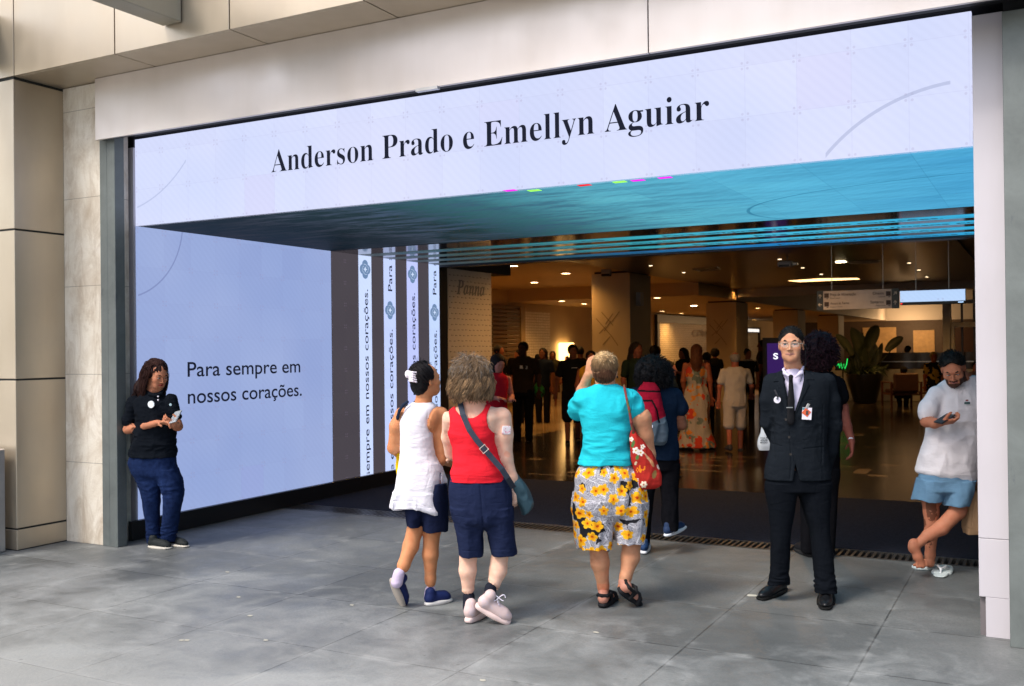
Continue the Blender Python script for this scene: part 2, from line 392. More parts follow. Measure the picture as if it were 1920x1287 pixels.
M['gold'] = plain('brass_trim', (.5, .33, .12), .35, .8)
M['lamp'] = emit('downlight_glow', (1, .74, .42), 14)
M['sconce'] = emit('sconce_glow', (1, .55, .17), 3.2)
M['mat'] = plain('ribbed_entrance_mat', (.021, .024, .036), .9, var=.35, scale=60, bump=.6, spec=.08)
M['grate'] = plain('grate_metal', (.10, .095, .09), .35, .7)
M['alu'] = plain('brushed_aluminium', (.55, .54, .53), .3, .8)
M['brick_panel'] = None
# ------------------------------------------------------------------ ground
XL, XR, DEP, ZT = -7.08, -0.345, 5.2, 2.765
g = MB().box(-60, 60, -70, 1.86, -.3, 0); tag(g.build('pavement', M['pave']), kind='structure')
mf = MB().box(-32, 14, 2.14, 75, -.3, 0); tag(mf.build('mall_floor', M['floor']), kind='structure')
tag(MB().box(XL+.01, XR-.01, 2.142, 4.9, .001, .008, .003).build('entrance_mat', M['mat']), 'wide dark charcoal entrance mat lying behind the drain grate', 'mat')
gr = empty('drain_grate', (-3.7, 2.0, 0), 0, 'long slotted metal drain grate across the entrance threshold', 'drain grate')
b = MB().box(XL, XR, -.14, -.12, -.1, -.004).box(XL, XR, .12, .14, -.1, -.004)
o = MB().box(XL+3.7, XR+3.7, -.14, -.118, -.05, .004).box(XL+3.7, XR+3.7, .118, .14, -.05, .004).build('rim', M['grate'], gr)
b = MB(); x = XL+3.7+.02
while x < XR+3.7-.05:
    b.box(x, x+.022, -.118, .118, -.03, .001); x += .05
b.build('slats', M['grate'], gr)
MB().box(XL+3.7, XR+3.7, -.118, .118, -.12, -.08).build('channel', M['blackm'], gr)
# ------------------------------------------------------------------ outer facade
pier = empty('cladding_pier', (-8.3, -.58, 0), 0, 'tall beige panel-clad pier left of the stone strip', 'pier')
zs = [0, .18, 1.43, 2.69, 3.955]
for i in range(4):
    MB().box(-1.6, .715, -.24, .24, zs[i]+.008, zs[i+1]-.008, .003).build('cladding_panel', M['clad'], pier)
MB().box(-1.59, .705, -.23, .3, 0.0, 3.97).build('joint_core', M['joint'], pier)
p2 = pier.copy(); COL.objects.link(p2); p2.location = (2.45, -.58, 0); p2['label'] = 'beige panel-clad pier right of the wide steel post'
for ch in list(pier.children): q_ = ch.copy(); COL.objects.link(q_); q_.parent = p2
bm_ = empty('overhead_beam', (-3, -.6, 3.97), 0, 'long beige panel-clad beam over the entrance with dark joints', 'beam')
xs = [-11.2, -9.99, -8.78, -7.575, -6.36, -5.165, -3.97, -2.76, -1.55, -.34, .87, 2.08, 3.3]
for i in range(len(xs)-1):
    o = MB().box(xs[i]+3+.006, xs[i+1]+3-.006, -.22, -.19, .004, 1.4, .002); o.build('front_panel', M['clad'], bm_)
    MB().box(xs[i]+3+.006, xs[i+1]+3-.006, -.186, .30, .004, .03, .002).build('soffit_panel', M['clad'], bm_)
MB().box(-8.2, 6.2, -.185, .4, .012, 1.4).build('beam_core', M['joint'], bm_)
for x0, lab in ((-5.82, 'grey cross beam meeting the long beige beam right of the pier'), (-7.97, 'grey cross beam above the pier at the top left corner'), (-3.67, 'grey cross beam above the middle of the entrance')):
    if x0 == -3.67: continue
    cb = tag(MB().box(0, .19, -5, 0, 0, .42, .006).build('cross_beam', M['clad_dark']), lab, 'beam', 'cross beams over the entrance'); cb.location = (x0, -.83, 4.10)
st = tag(MB().box(0, .47, 0, .3, 0, 3.97, .004).build('stone_strip', M['stone']), 'pale stained travertine wall strip between pier and steel post', 'wall'); st.location = (-7.59, -.34, 0)
sp = empty('steel_post', (-7.02, -.3, 0), 0, 'narrow grey steel post beside the stone strip on the left', 'post', 'steel posts of the roller shutter')
MB().box(-.1, -.012, -.045, .05, 0, 3.5, .003).build('flange', M['steel'], sp); MB().box(-.006, .09, -.05, .05, 0, 3.5, .003).build('flange', M['steel'], sp)
MB().box(-.02, .0, -.02, .06, 0, 3.5).build('groove', M['blackm'], sp)
sp = empty('steel_post', (.2, -.12, 0), 0, 'wide grey steel post at the right edge of the picture', 'post', 'steel posts of the roller shutter')
MB().box(-.385, -.25, -.05, .1, 0, 3.45, .003).build('flange', M['steel'], sp); MB().box(-.242, .6, -.045, .1, 0, 3.45, .003).build('flange', M['steel'], sp)
MB().box(-.26, -.23, -.02, .08, 0, 3.45).build('groove', M['blackm'], sp)
hp = empty('header_panel', (-3.5, -.42, 3.45), 0, 'long smooth pale metal header panel above the screen', 'panel')
for x0, x1 in ((-7.08, -2.125), (-2.119, 2.8)): MB().box(x0+3.5, x1+3.5, 0, .025, 0, .522, .002).build('panel_sheet', M['fascia'], hp)
MB().box(-3.58, 6.3, .026, .09, .015, .52).build('backing', M['blackm'], hp)
_c = hit(800, 157, 1, -.42)[0]+3.5
MB().box(_c-.09, _c+.09, -.006, 0.03, -.016, .006, .001).build('clip', M['alu'], hp)
lt = empty('shutter_lintel', (-3.5, -.2, 3.5), 0, 'dark steel roller shutter guide under the pale header panel', 'lintel')
MB().box(-3.6, 6.3, -.13, -.05, .03, .10, .01).build('guide_rail', M['steel'], lt); MB().box(-3.6, 6.3, -.04, .18, .05, .35).build('recess', M['blackm'], lt)
# building mass above and beside, keeps the daylight out of the mall
ub = empty('mall_building', (0, 0, 0), 0, 'upper storeys and side walls of the shopping mall around the entrance', 'building')
MB().box(-33, 15, -.1, 0.3, 4.9, 14).box(-33, -9.9, -.1, .3, 0, 4.9).box(2.9, 15, -.1, .3, 0, 4.9).build('front_wall', M['clad'], ub)
MB().box(-33, 15, -.1, 76, 14, 14.3).build('roof', M['ceil_in'], ub)
MB().box(-33, -32.6, -.1, 76, 0, 14).box(14.6, 15, -.1, 76, 0, 14).box(-33, 15, 75.6, 76, 0, 14).build('side_wall', M['tan_wall'], ub)
MB().box(-9.9, XL-.02, .0, .3, 0, 4.9).box(XR+.16, 2.9, .0, .3, 0, 4.9).box(-9.9, 2.9, .03, .3, 3.56, 4.9).build('inner_wall', M['blackm'], ub)
MB().box(XR+.005, XR+.16, .02, DEP, 0, ZT+.6).build('passage_wall', M['grey_gloss'], ub)
MB().box(XL-.4, XL-.1, .1, DEP, 0, ZT+.6).build('passage_wall', M['grey_gloss'], ub)
MB().box(XL-.4, XR+.3, .1, DEP, ZT+.1, ZT+.6).build('passage_roof', M['blackm'], ub)
MB().box(XL-.4, XL-.02, DEP-.0, DEP+.04, 0, 4).build('passage_wall', M['blackm'], ub)
# jambs
jb = empty('door_jamb', (-7.14, -.02, 0), 0, 'narrow pale jamb panel between black gap and the left screen', 'jamb', 'white jamb panels of the entrance')
MB().box(-.05, .055, 0, .2, 0, .62, .002).build('panel_sheet', M['jamb'], jb); MB().box(-.05, .055, 0, .2, .625, 3.46, .002).build('panel_sheet', M['jamb'], jb)
jb = empty('door_jamb', (-.26, -.01, 0), 0, 'broad white jamb panel beside the man in the white T-shirt', 'jamb', 'white jamb panels of the entrance')
MB().box(-.05, .075, 0, .2, 0, .222, .001).build('panel_sheet', M['jamb'], jb)
MB().box(-.083, .075, 0, .2, .223, .55, .002).build('panel_sheet', M['jamb'], jb); MB().box(-.083, .075, 0, .2, .553, 3.5, .002).build('panel_sheet', M['jamb'], jb)
# metal cabinet at the lower left edge
cbx = tag(MB().box(-.4, 0, -.3, .1, 0, .86, .01).build('metal_cabinet', M['alu']), 'edge of a low pale metal cabinet in front of the pier', 'cabinet'); cbx.location = (-7.64, -.98, 0)
# ------------------------------------------------------------------ LED portal
por = empty('led_portal', (0, 0, 0), 0, 'large LED screen portal with memorial text around the mall entrance', 'screen')
Lc1, Lc2 = lin((203, 212, 244)), lin((216, 220, 247))
A = 1.0
uvh = lambda x, y: (lambda h_: (h_[0]-XL, h_[2]-ZT))(hit(x, y, 1, 0)); uvs = lambda x, y: (lambda h_: (h_[1], h_[2]-.17))(hit(x, y, 0, XL))
c1 = circ3(uvh(375, 246), uvh(335, 322), uvh(264, 386)); p2 = (uvh(1548, 292), uvh(1650, 205), uvh(1782, 155)); c2 = circ3(*p2)
sh = m_screen('led_header', Lc1, Lc2, .03, arcs=[(c1[0], c1[1], c1[2], c1[2], .006, .02, .62, 0, 1, lin((160, 170, 205)), .55), (c2[0], c2[1], c2[2], c2[2], .010, p2[0][0], p2[2][0], .0, p2[2][1]+.01, lin((160, 168, 200)), .55)], tint=lin((206, 190, 232)))
head = uvplane('header_screen', (XL, -.001, ZT), (1, 0, 0), (0, 0, 1), XR-XL, 3.53-ZT, sh.m, por, .05)
cs3 = circ3(uvs(342, 432), uvs(322, 500), uvs(262, 553))
sl = m_screen('led_wall', lin((143, 161, 208)), lin((154, 170, 213)), .02, arcs=[(*cs3[:2], cs3[2], cs3[2], .007, 0.02, .6, 1.3, 2.6, lin((110, 122, 168)), .6)], tint=lin((150, 152, 216)))
side = uvplane('side_screen', (XL, 0, .17), (0, 1, 0), (0, 0, 1), 2.73, ZT-.17, sl.m, por, .05)
# eu x ev must face the passage (+x): (0,1,0)x(0,0,1) = +x
# ceiling screen, faces down
N = Nodes('led_ceiling'); tc = N.n('TexCoord'); sx = N.n('SeparateXYZ'); N.L.new(tc.outputs['UV'], sx.inputs[0])
base = N.ramp(N.math('DIVIDE', sx.outputs[0], XR-XL), [(.0, (.0005, .006, .012)), (.17, (.001, .007, .010)), (.34, (.008, .025, .028)), (.48, (.03, .12, .14)), (.62, (.085, .34, .43)), (.8, (.085, .37, .54)), (1, (.06, .31, .53))])
smn = N.n('CombineXYZ'); N.L.new(N.math('MULTIPLY', sx.outputs[0], 1.0), smn.inputs[0]); N.L.new(N.math('MULTIPLY', sx.outputs[1], 5.0), smn.inputs[1])
blot = N.noise(smn.outputs[0], 1.5, 6, .7, .2); ri = N.math('DIVIDE', sx.outputs[0], XR-XL)
dk = N.math('MULTIPLY', N.ramp(blot, [(.46, (0, 0, 0)), (.60, (1, 1, 1))]), N.ramp(ri, [(.12, (.2, .2, .2)), (.3, (.95,)*3), (.5, (.8,)*3), (.62, (.45,)*3), (.8, (.22,)*3)]))
base = N.mix(dk, base, N.mix(ri, (.05, .028, .03), (.012, .13, .24)))
wv = N.n('TexWave', bands_direction='DIAGONAL'); N.L.new(tc.outputs['UV'], wv.inputs[0]); wv.inputs['Scale'].default_value = 5; wv.inputs['Distortion'].default_value = 4
base = N.mix(1, base, N.ramp(wv.outputs[0], [(0, (.96, .97, .97)), (1, (1.03, 1.02, 1.02))]), 'MULTIPLY')
br = N.n('TexBrick', offset=0.0); N.L.new(tc.outputs['UV'], br.inputs[0]); br.inputs['Scale'].default_value = 1
for k, v in (('Brick Width', .64), ('Row Height', .32), ('Mortar Size', .002)): br.inputs[k].default_value = v
br.inputs['Color1'].default_value = (1, 1, 1, 1); br.inputs['Color2'].default_value = (.84, .88, .92, 1); br.inputs['Mortar'].default_value = (.6, .7, .75, 1)
base = N.mix(1, base, br.outputs[0], 'MULTIPLY')
# drawn ring
dx = N.math('DIVIDE', N.math('SUBTRACT', sx.outputs[0], 6.9), 2.0); dy = N.math('DIVIDE', N.math('SUBTRACT', sx.outputs[1], 2.2), 1.25)
r = N.math('SQRT', N.math('ADD', N.math('MULTIPLY', dx, dx), N.math('MULTIPLY', dy, dy)))
base = N.mix(N.math('MULTIPLY', N.math('LESS_THAN', N.math('ABSOLUTE', N.math('SUBTRACT', r, 1)), .007), .65), base, (.01, .12, .22))
N.set(Base_Color=(.006, .006, .006), Emission_Color=base, Emission_Strength=LED*1.2, Roughness=.6, Specular_IOR_Level=.05)
# UV: u along +x from XL, v along +y
ceil = uvplane('ceiling_screen', (XL, 2.73, ZT), (1, 0, 0), (0, -1, 0), XR-XL, 2.73, N.m, por, -.0)
for l in ceil.data.uv_layers[0].data: l.uv = (l.uv[0], 2.73-l.uv[1])
bpy.data.objects.remove(ceil)
ceil = mesh_obj('ceiling_screen', [(XL, 0.002, ZT), (XR, 0.002, ZT), (XR, 2.73, ZT), (XL, 2.73, ZT), (XL, .002, ZT+.04), (XR, .002, ZT+.04), (XR, 2.73, ZT+.04), (XL, 2.73, ZT+.04)],
                [(0, 3, 2, 1), (4, 5, 6, 7), (0, 1, 5, 4), (1, 2, 6, 5), (2, 3, 7, 6), (3, 0, 4, 7)], N.m, por)
ul = ceil.data.uv_layers.new(name='UVMap')
for p in ceil.data.polygons:
    for li, vi in zip(p.loop_indices, p.vertices):
        v = ceil.data.vertices[vi].co; ul.data[li].uv = (v.x-XL, v.y)
gl = {k: emit('pixel_'+k, c, 1.0) for k, c in dict(magenta=(.6, .01, .6), red=(.6, .01, .02), green=(.25, .75, .08)).items()}
for (px, py, k) in ((957, 357, 'magenta'), (1002, 357, 'green'), (1096, 347, 'red'), (1162, 341, 'green'), (1196, 338, 'magenta'), (1247, 333, 'magenta')):
    h_ = hit(px, py, 2, ZT)
    MB().box(h_[0]-.045, h_[0]+.045, h_[1]-.03, h_[1]+.03, ZT-.003, ZT-.001).build('stray_pixel_block', gl[k], por)
# base board, black edge frame
MB().box(XL-.01, XL+.035, -.1, DEP, 0, .168, .002).build('base_board', M['black'], por)
MB().box(XL-.06, XL-.001, .0, DEP, .168, ZT).box(XL, XR, .001, DEP, ZT+.041, ZT+.09).build('backing', M['blackm'], por)
# strips
GREY = m_screen('led_dark_grey', lin((70, 65, 72)), lin((75, 70, 76)), .02, tint=lin((95, 90, 95)), mod=.25).m
grey_y = [(2.735, 3.24), (3.49, 3.74), (3.99, 4.24), (4.49, 4.75)]
for (y0, y1) in grey_y:
    uvplane('grey_panel', (XL-.0005, y0, .17), (0, 1, 0), (0, 0, 1), y1-y0, ZT-.17, GREY, por, .03)
    MB().box(XL, XR, y0, y1, ZT-.002, ZT+.02).build('soffit_panel', M['ceil_gloss'], por)
MB().box(XL-.02, XL+.0, 5.0, DEP, .17, ZT).box(XL, XR, 5.0, DEP, ZT-.03, ZT+.02).build('end_trim', M['black'], por)
logo_m = plain('logo_blue', lin((108, 140, 172)), .6); logo_l = emit('logo_line', lin((205, 222, 250)), .6)
logo_m = emit('logo_blue_led', lin((112, 140, 178)), .58)
text_led = emit('text_led', lin((30, 34, 52)), .5); text_led.node_tree.nodes['Principled BSDF'].inputs['Specular IOR Level'].default_value = .05
def logo(parent, y, z):
    """four rounded petals woven around a small star"""
    b = MB(); R_ = .062
    for k in range(4):
        a_ = math.pi/2*k; cy, cz = y+math.cos(a_)*.055, z+math.sin(a_)*.062
        pts = []
        for i in range(24):
            t = 2*math.pi*i/24; ux = math.cos(t)*.05; uy = math.sin(t)*.056
            pts.append((cy+ux*math.cos(a_*1)-uy*math.sin(a_), cz+ux*math.sin(a_)+uy*math.cos(a_)))
        b.add([(XL+.0035+k*.0004, p[0], p[1]) for p in pts], [tuple(range(24))])
    b.build('logo', logo_m, parent)
    b = MB(); b.add([(XL+.0065, y+dy_, z+dz_) for dy_, dz_ in ((0, .036), (.012, .012), (.036, 0), (.012, -.012), (0, -.036), (-.012, -.012), (-.036, 0), (-.012, .012))], [tuple(range(8))])
    for k in range(4):
        a_ = math.pi/2*k+.6; pts = []
        for i in range(9):
            t = a_+i/8*1.5; rr = .048+.018*i/8
            pts.append((XL+.0065, y+math.cos(t)*rr, z+math.sin(t)*rr))
        for i in range(8):
            p, q = pts[i], pts[i+1]; n_ = Vector((0, -(q[2]-p[2]), q[1]-p[1])).normalized()*.0025
            b.add([(p[0], p[1]+n_.y, p[2]+n_.z), (q[0], q[1]+n_.y, q[2]+n_.z), (q[0], q[1]-n_.y, q[2]-n_.z), (p[0], p[1]-n_.y, p[2]-n_.z)], [(0, 1, 2, 3)])
    b.build('logo_line', logo_l, parent)
MSG = 'Para sempre em nossos corações.'
for i, (y0, y1) in enumerate(((3.24, 3.49), (3.74, 3.99), (4.24, 4.49), (4.75, 5.0))):
    c_ = ((198, 214, 255), (190, 205, 250), (184, 194, 246), (188, 208, 252))[i]
    sm = m_screen('led_strip', lin(c_), lin(tuple(min(255, x+6) for x in c_)), .01, tint=lin((190, 205, 200)), mod=.25)
    s_ = uvplane('strip_screen', (XL+.002, y0, .17), (0, 1, 0), (0, 0, 1), y1-y0, ZT-.17, sm.m, por, .03)
    clip = [((0, 0, ZT-.005), (0, 0, 1)), ((0, 0, .18), (0, 0, -1))]
    yb = y1-.075; ze = 2.365 if i % 2 == 0 else 1.895
    text('strip_text', MSG, text_led, (XL+.0042, yb, ze-2.6), (0, 0, 1), (0, -1, 0), 2.6, .088, s_, clip, bold=.006)
    logo(s_, (y0+y1)/2, ze+.235)
    if i % 2: text('strip_text', MSG, text_led, (XL+.0042, yb, 2.365), (0, 0, 1), (0, -1, 0), 2.6, .088, s_, clip, bold=.006)
    # ceiling strips
    N = Nodes('led_ceiling_strip'); tc = N.n('TexCoord'); sx = N.n('SeparateXYZ'); N.L.new(tc.outputs['Object'], sx.inputs[0])
    ff = N.math('DIVIDE', N.math('ADD', sx.outputs[0], 7.08), 6.7)
    bl = ((.03, .30, .36), (.05, .42, .60))
    col = N.ramp(ff, [(0, (.04, .05, .06)), (.22, (.012, .06, .06)), (.48, bl[0] if i < 3 else (.01, .12, .3)), (.7, bl[1] if i < 3 else (.01, .2, .5)), (1, (.03, .36, .62))])
    col = N.mix(N.ramp(N.noise(N.coord((1, 4, 1)), 3, 4), [(.55, (0, 0, 0)), (.7, (.5, .5, .5))]), col, (.01, .06, .1))
    N.set(Base_Color=(.02, .02, .02), Emission_Color=col, Emission_Strength=.68)
    cs = MB().box(XL, XR, y0, y1, ZT-.004, ZT+.02).build('ceiling_strip', N.m, por)
    x = XL+.5+(i % 2)*.8
    while x < XR-.4:
        wd = min(2.6, XR-x-.05)
        text('strip_text', MSG, emit('strip_ink', (.01, .04, .07), 1), (x, y0+.18, ZT-.0055), (1, 0, 0), (0, -1, 0), 2.6, .12, cs, [((XR-.02, 0, 0), (1, 0, 0))], bold=.03)
        x += 3.2
# header names and side text
text('memorial_text', serif('Anderson Prado e Emellyn Aguiar'), text_led, (-5.51, -.0035, 3.093), (1, 0, 0), (0, 0, 1), 3.64, .178, por, cap=.676, bold=-.007)
text('memorial_text', 'Para sempre em', text_led, (XL+.0035, .585, 1.415), (0, 1, 0), (0, 0, 1), 1.6, .137, por, bold=.008)
text('memorial_text', 'nossos corações.', text_led, (XL+.0035, .585, 1.162), (0, 1, 0), (0, 0, 1), 1.62, .137, por, bold=.008)
# ------------------------------------------------------------------ inside the mall
ZC, ZL = 3.3, 2.96
tag(MB().box(-13.4, -7.9, DEP+.1, 18.7, ZC, ZC+.1).box(-7.9, 14, DEP+.1, 22.2, ZC+.03, ZC+.13).box(-32, -7.9, 18.7, 75, ZL, ZL+.1).box(-32, -13.4, DEP+.1, 18.7, ZC, ZC+.1).box(-7.9, -7.82, 18.6, 22.25, ZL, ZC+.08).build('mall_ceiling', M['ceil_in']), kind='structure')
tag(MB().box(-13.4, -7.9, 18.6, 18.7, ZL, ZC+.05).build('ceiling_step', M['ceil_in']), kind='structure')
wc = empty('wood_ceiling', (-5, 12, ZC), 0, 'dark wooden ceiling field with small spots over the mall hall', 'ceiling')
poly = [(-7.9+5, DEP+.3-12), (-1.2+5, DEP+.3-12), (-1.2+5, 22-12), (-7.9+5, 22-12)]
MB().prism(poly, -.03, .02).build('wood_field', M['wood'], wc)
rng = random.Random(4)
for (px, py) in ((1220, 499), (1282, 512), (1462, 487), (1505, 503), (1540, 515), (1705, 494), (1723, 507), (1738, 520)):
    h_ = hit(px, py, 2, ZC-.035); MB().lathe([(.0, -.004), (.035, -.004), (.035, .01), (0, .01)], h_[0]+5, h_[1]-12, 12).build('spot', emit('spot_glow', (1, .75, .45), 3.0), wc).location.z = -.03
for pts in (((1300, 505), (1345, 501), (1350, 505), (1312, 508)), ((1588, 491), (1650, 489), (1648, 492), (1594, 494))):
    q = [hit(*p, 2, ZC-.035) for p in pts]
    cx_, cy_ = sum(p[0] for p in q)/4, sum(p[1] for p in q)/4
    b = MB(); 
    for k in range(4):
        p0, p1 = q[k], q[(k+1) % 4]; b.tube([(p0[0]+5, p0[1]-12, -.035), (p1[0]+5, p1[1]-12, -.035)], .02, 4)
    b.build('air_vent', M['alu'], wc)
cove = emit('cove_glow', (1, .55, .2), 2.6)
for pts in (((1478, 527), (1535, 523), (1607, 522), (1612, 524), (1500, 529)), ((1372, 470), (1428, 466), (1432, 467.5), (1390, 471))):
    q = [hit(*p, 2, ZC-.034) for p in pts]
    MB().prism([(p[0]+5, p[1]-12) for p in q], -.036, -.031).build('light_cove', cove, wc)
# downlights
def downlight(px, py, z, near, power, lab):
    h_ = hit(px, py, 2, z-.012)
    e = empty('downlight', (h_[0], h_[1], z), 0, lab, 'ceiling light', 'round warm downlights in the mall ceiling')
    MB().lathe([(.0, -.013), (.10, -.013), (.10, -.002), (0, -.002)], 0, 0, 20).build('diffuser', M['lamp'], e)
    MB().lathe([(.101, -.018), (.125, -.015), (.125, .0), (.101, .0)], 0, 0, 20, False).build('trim_ring', M['gold'], e)
    if power:
        L = bpy.data.lights.new('downlight', 'SPOT'); L.energy = power; L.color = (1, .49, .13); L.spot_size = math.radians(150); L.spot_blend = .8; L.shadow_soft_size = .1
        lo = bpy.data.objects.new('lamp', L); COL.objects.link(lo); lo.parent = e; lo.location = (0, 0, -.05)
PW = 98
for px, py, z, p, lab in ((962, 499, ZC, PW, 'round downlight nearest the patterned wall, first from the left'), (1061, 513, ZC, PW, 'round downlight left above the first pillar'),
        (1002, 530, ZC, PW, 'round downlight below and right of the nearest one'), (1057, 541, ZC, PW, 'round downlight midway down the ceiling above the white tiled shopfront'),
        (1053, 565, ZL, PW, 'farther round downlight above the lit wall sconce'), (1095, 570, ZL, 0, 'round downlight half hidden by the first pillar edge'),
        (1230, 538, ZC, PW, 'round downlight just right of the first pillar top'), (1232, 559, ZL, PW, 'second round downlight right of the first pillar'),
        (1242, 584, ZL, 0, 'distant low round downlight between first and second pillar'), (1373, 541, ZC, PW, 'round downlight above the second pillar'),
        (1817, 523, ZC, PW, 'round downlight beside the right jamb above the blue display'), (1602, 531, ZC, PW, 'round downlight above the hanging directory sign'),
        (1278, 588, ZL, PW, 'distant round downlight before the lettered shopfront'), (1285, 597, ZL, 0, 'farthest small downlight left of the second pillar'),
        (1421, 578, ZL, PW, 'small downlight between second and third pillar'), (1414, 600, ZL, 0, 'lower small downlight between second and third pillar'), (1498, 589, ZL, PW, 'small downlight right of the third pillar')):
    downlight(px, py, z, 0, p, lab)
# unseen hall lamps; the front pair is added to brighten sign and patterned wall
for (x, y) in ((-11.5, 8.5), (-12, 12), (-10, 25), (-10.5, 33), (-5.6, 6.6), (-3.2, 6.4), (-3.5, 14)):
    e = empty('downlight', (x, y, ZC if y < 18 else ZL), 0, 'unseen round downlight that helps light the hall, sign and patterned wall', 'ceiling light', 'round warm downlights in the mall ceiling')
    if x > -7.9: e.location.z = ZC-.03
    MB().lathe([(.0, -.013), (.10, -.013), (.10, -.002), (0, -.002)], 0, 0, 20).build('diffuser', M['lamp'], e)
    L = bpy.data.lights.new('downlight', 'SPOT'); L.energy = PW if x < -7.9 else (PW*1.3 if y < 7 else PW*.5); L.color = (1, .49, .13); L.spot_size = math.radians(150); L.spot_blend = .8; L.shadow_soft_size = .1
    lo = bpy.data.objects.new('lamp', L); COL.objects.link(lo); lo.parent = e; lo.location = (0, 0, -.05)
# pillars
pat = plain('pillar_line_pattern', (.25, .18, .11), .6)
for k, (y, zt, lab) in enumerate(((14.0, ZC, 'nearest pale square pillar with brown line pattern'), (22.4, ZL, 'second pale square pillar, behind the woman in the floral dress'),
                                  (30.6, ZL, 'third pillar, left of the guard’s head'.replace('’', "'")), (38.7, ZL, 'fourth and farthest pale pillar'))):
    e = empty('pillar', (-8.35, y+.65, 0), 0, lab, 'pillar', 'square pillars of the mall hall')
    MB().box(-.45, .45, -.65, .65, 0, zt-.04, .006).build('shaft', M['tan_wall'], e); MB().box(-.4, .4, -.6, .6, zt-.04, zt).build('shadow_gap', M['blackm'], e)
    if k < 2:
        b = MB()
        for (x0, z0, x1, z1) in ((-.22, 2.42, .05, 2.12), (.05, 2.38, -.13, 2.15), (-.35, 2.28, .0, 1.9), (.0, 2.22, -.16, 2.0), (0.0, 1.9, .16, 1.68), (-.28, 1.95, -.12, 2.1), (-.2, 1.7, -.02, 1.88), (.02, 2.2, .2, 2.42)):
            d = Vector((x1-x0, 0, z1-z0)).normalized(); n_ = Vector((-d.z, 0, d.x))*.009
            b.add([(x0+n_.x, -.653, z0+n_.z), (x1+n_.x, -.653, z1+n_.z), (x1-n_.x, -.653, z1-n_.z), (x0-n_.x, -.653, z0-n_.z)], [(0, 1, 2, 3)])
        b.build('line_pattern', pat, e)
    if k == 0:
        MB().box(.45, .56, -.3, -.1, 2.55, 2.85, .01).build('wall_lamp_box', plain('grey_box', (.45, .44, .44), .5), e)
# left wall with patterned poster and shops
pw = empty('patterned_wall', (XL-.02, 5.85, 0), 0, 'white temporary wall covered with rows of tiny logos', 'wall')
pwm = plain('poster_paper', (.50, .45, .41), .55, var=.06, scale=2, bump=.1)
MB().box(-.1, 0, -.62, .6, 0, 2.74, .002).build('board', pwm, pw)
b = MB(); mk = plain('tiny_print', (.10, .09, .09), .7); rng = random.Random(7)
z = .1; row = 0
while z < 2.7:
    y = -.57+(.045 if row % 2 else 0)
    while y < .55:
        yy = y+rng.uniform(-.006, .006); zz = z+rng.uniform(-.004, .004)
        b.add([(.002, yy, zz), (.002, yy+.022, zz), (.002, yy+.022, zz+.014), (.002, yy, zz+.014)], [(0, 1, 2, 3)])
        b.add([(.002, yy+.028, zz+.003), (.002, yy+.055, zz+.003), (.002, yy+.055, zz+.009), (.002, yy+.028, zz+.009)], [(0, 1, 2, 3)])
        y += .105
    z += .075; row += 1
b.build('printed_logos', mk, pw)
text('lettering', serif_italic('Panna'), plain('grey_script', (.16, .16, .18), .6), (.004, -.38, 2.40), (0, 1, 0), (0, 0, 1), .78, .2, pw, bold=.012)
MB().box(-.3, .0, -.62, 1.2, 2.745, 3.3).build('dark_header', M['blackm'], pw)
tag(MB().box(-13.55, -13.4, 14, 60, 0, ZC).build('hall_wall', M['tan_wall']), 'long warm plaster wall on the left side of the mall hall', 'wall')
sh_ = empty('roller_shutter', (-13.36, 18.2, 0), 0, 'closed bronze roller shutter beside the patterned wall', 'shutter')
b = MB()
for i in range(24): b.box(0, .05, -1.4, 1.0, i*.12, i*.12+.1, .01)
b.build('slats', M['bronze'], sh_); MB().box(-.02, .08, 1.0, 1.25, 0, 2.85).build('side_frame', plain('shop_frame', (.35, .25, .13), .5), sh_)
N = Nodes('white_tile_hoarding'); br = N.n('TexBrick', offset=0.0); N.L.new(N.coord(rot=(0, math.radians(90), 0)), br.inputs[0]); br.inputs['Scale'].default_value = 1
tcn = N.n('TexCoord'); sxx = N.n('SeparateXYZ'); cmb = N.n('CombineXYZ'); N.L.new(tcn.outputs['Object'], sxx.inputs[0]); N.L.new(sxx.outputs[1], cmb.inputs[0]); N.L.new(sxx.outputs[2], cmb.inputs[1]); N.L.new(cmb.outputs[0], br.inputs[0])
for k, v in (('Brick Width', .12), ('Row Height', .08), ('Mortar Size', .006)): br.inputs[k].default_value = v
br.inputs['Color1'].default_value = (.78, .72, .6, 1); br.inputs['Color2'].default_value = (.7, .64, .52, 1); br.inputs['Mortar'].default_value = (.35, .28, .18, 1)
N.set(Base_Color=br.outputs[0], Roughness=.4); M['tile'] = N.m
def shopfront(y0, y1, h, lab, frame=None, sign=None):
    e = empty('shopfront', (-13.38, (y0+y1)/2, 0), 0, lab, 'shopfront', 'shopfronts along the hall wall'); hw = (y1-y0)/2
    MB().box(0, .04, -hw, hw, 0, h).build('hoarding', M['tile'], e)
    if frame: MB().box(.0, .12, -hw-.25, -hw, 0, h+.3).box(.0, .12, hw, hw+.25, 0, h+.3).box(0, .12, -hw, hw, h, h+.3).build('frame', frame, e)
    if sign: text('lettering', sign[0], sign[4], (.055, sign[1], sign[2]), (0, 1, 0), (0, 0, 1), sign[3], .3, e, bold=.01)
    return e
dkf = plain('dark_shop_frame', (.02, .016, .014), .35)
h1, h2 = hit(948, 600, 0, -13.38), hit(1029, 600, 0, -13.38)
shopfront(h1[1], h2[1], 2.72, 'closed shopfront behind white tiled hoarding, left of the sconce')
h1, h2 = hit(1232, 640, 0, -13.38), hit(1308, 640, 0, -13.38)
shopfront(h1[1], h2[1]+3, 2.6, 'lit white shopfront with pale capital letters between the first two pillars', dkf, ('CONSTAN', 0.2, 2.05, 4.4, plain('pale_letters', (.75, .68, .6), .5)))
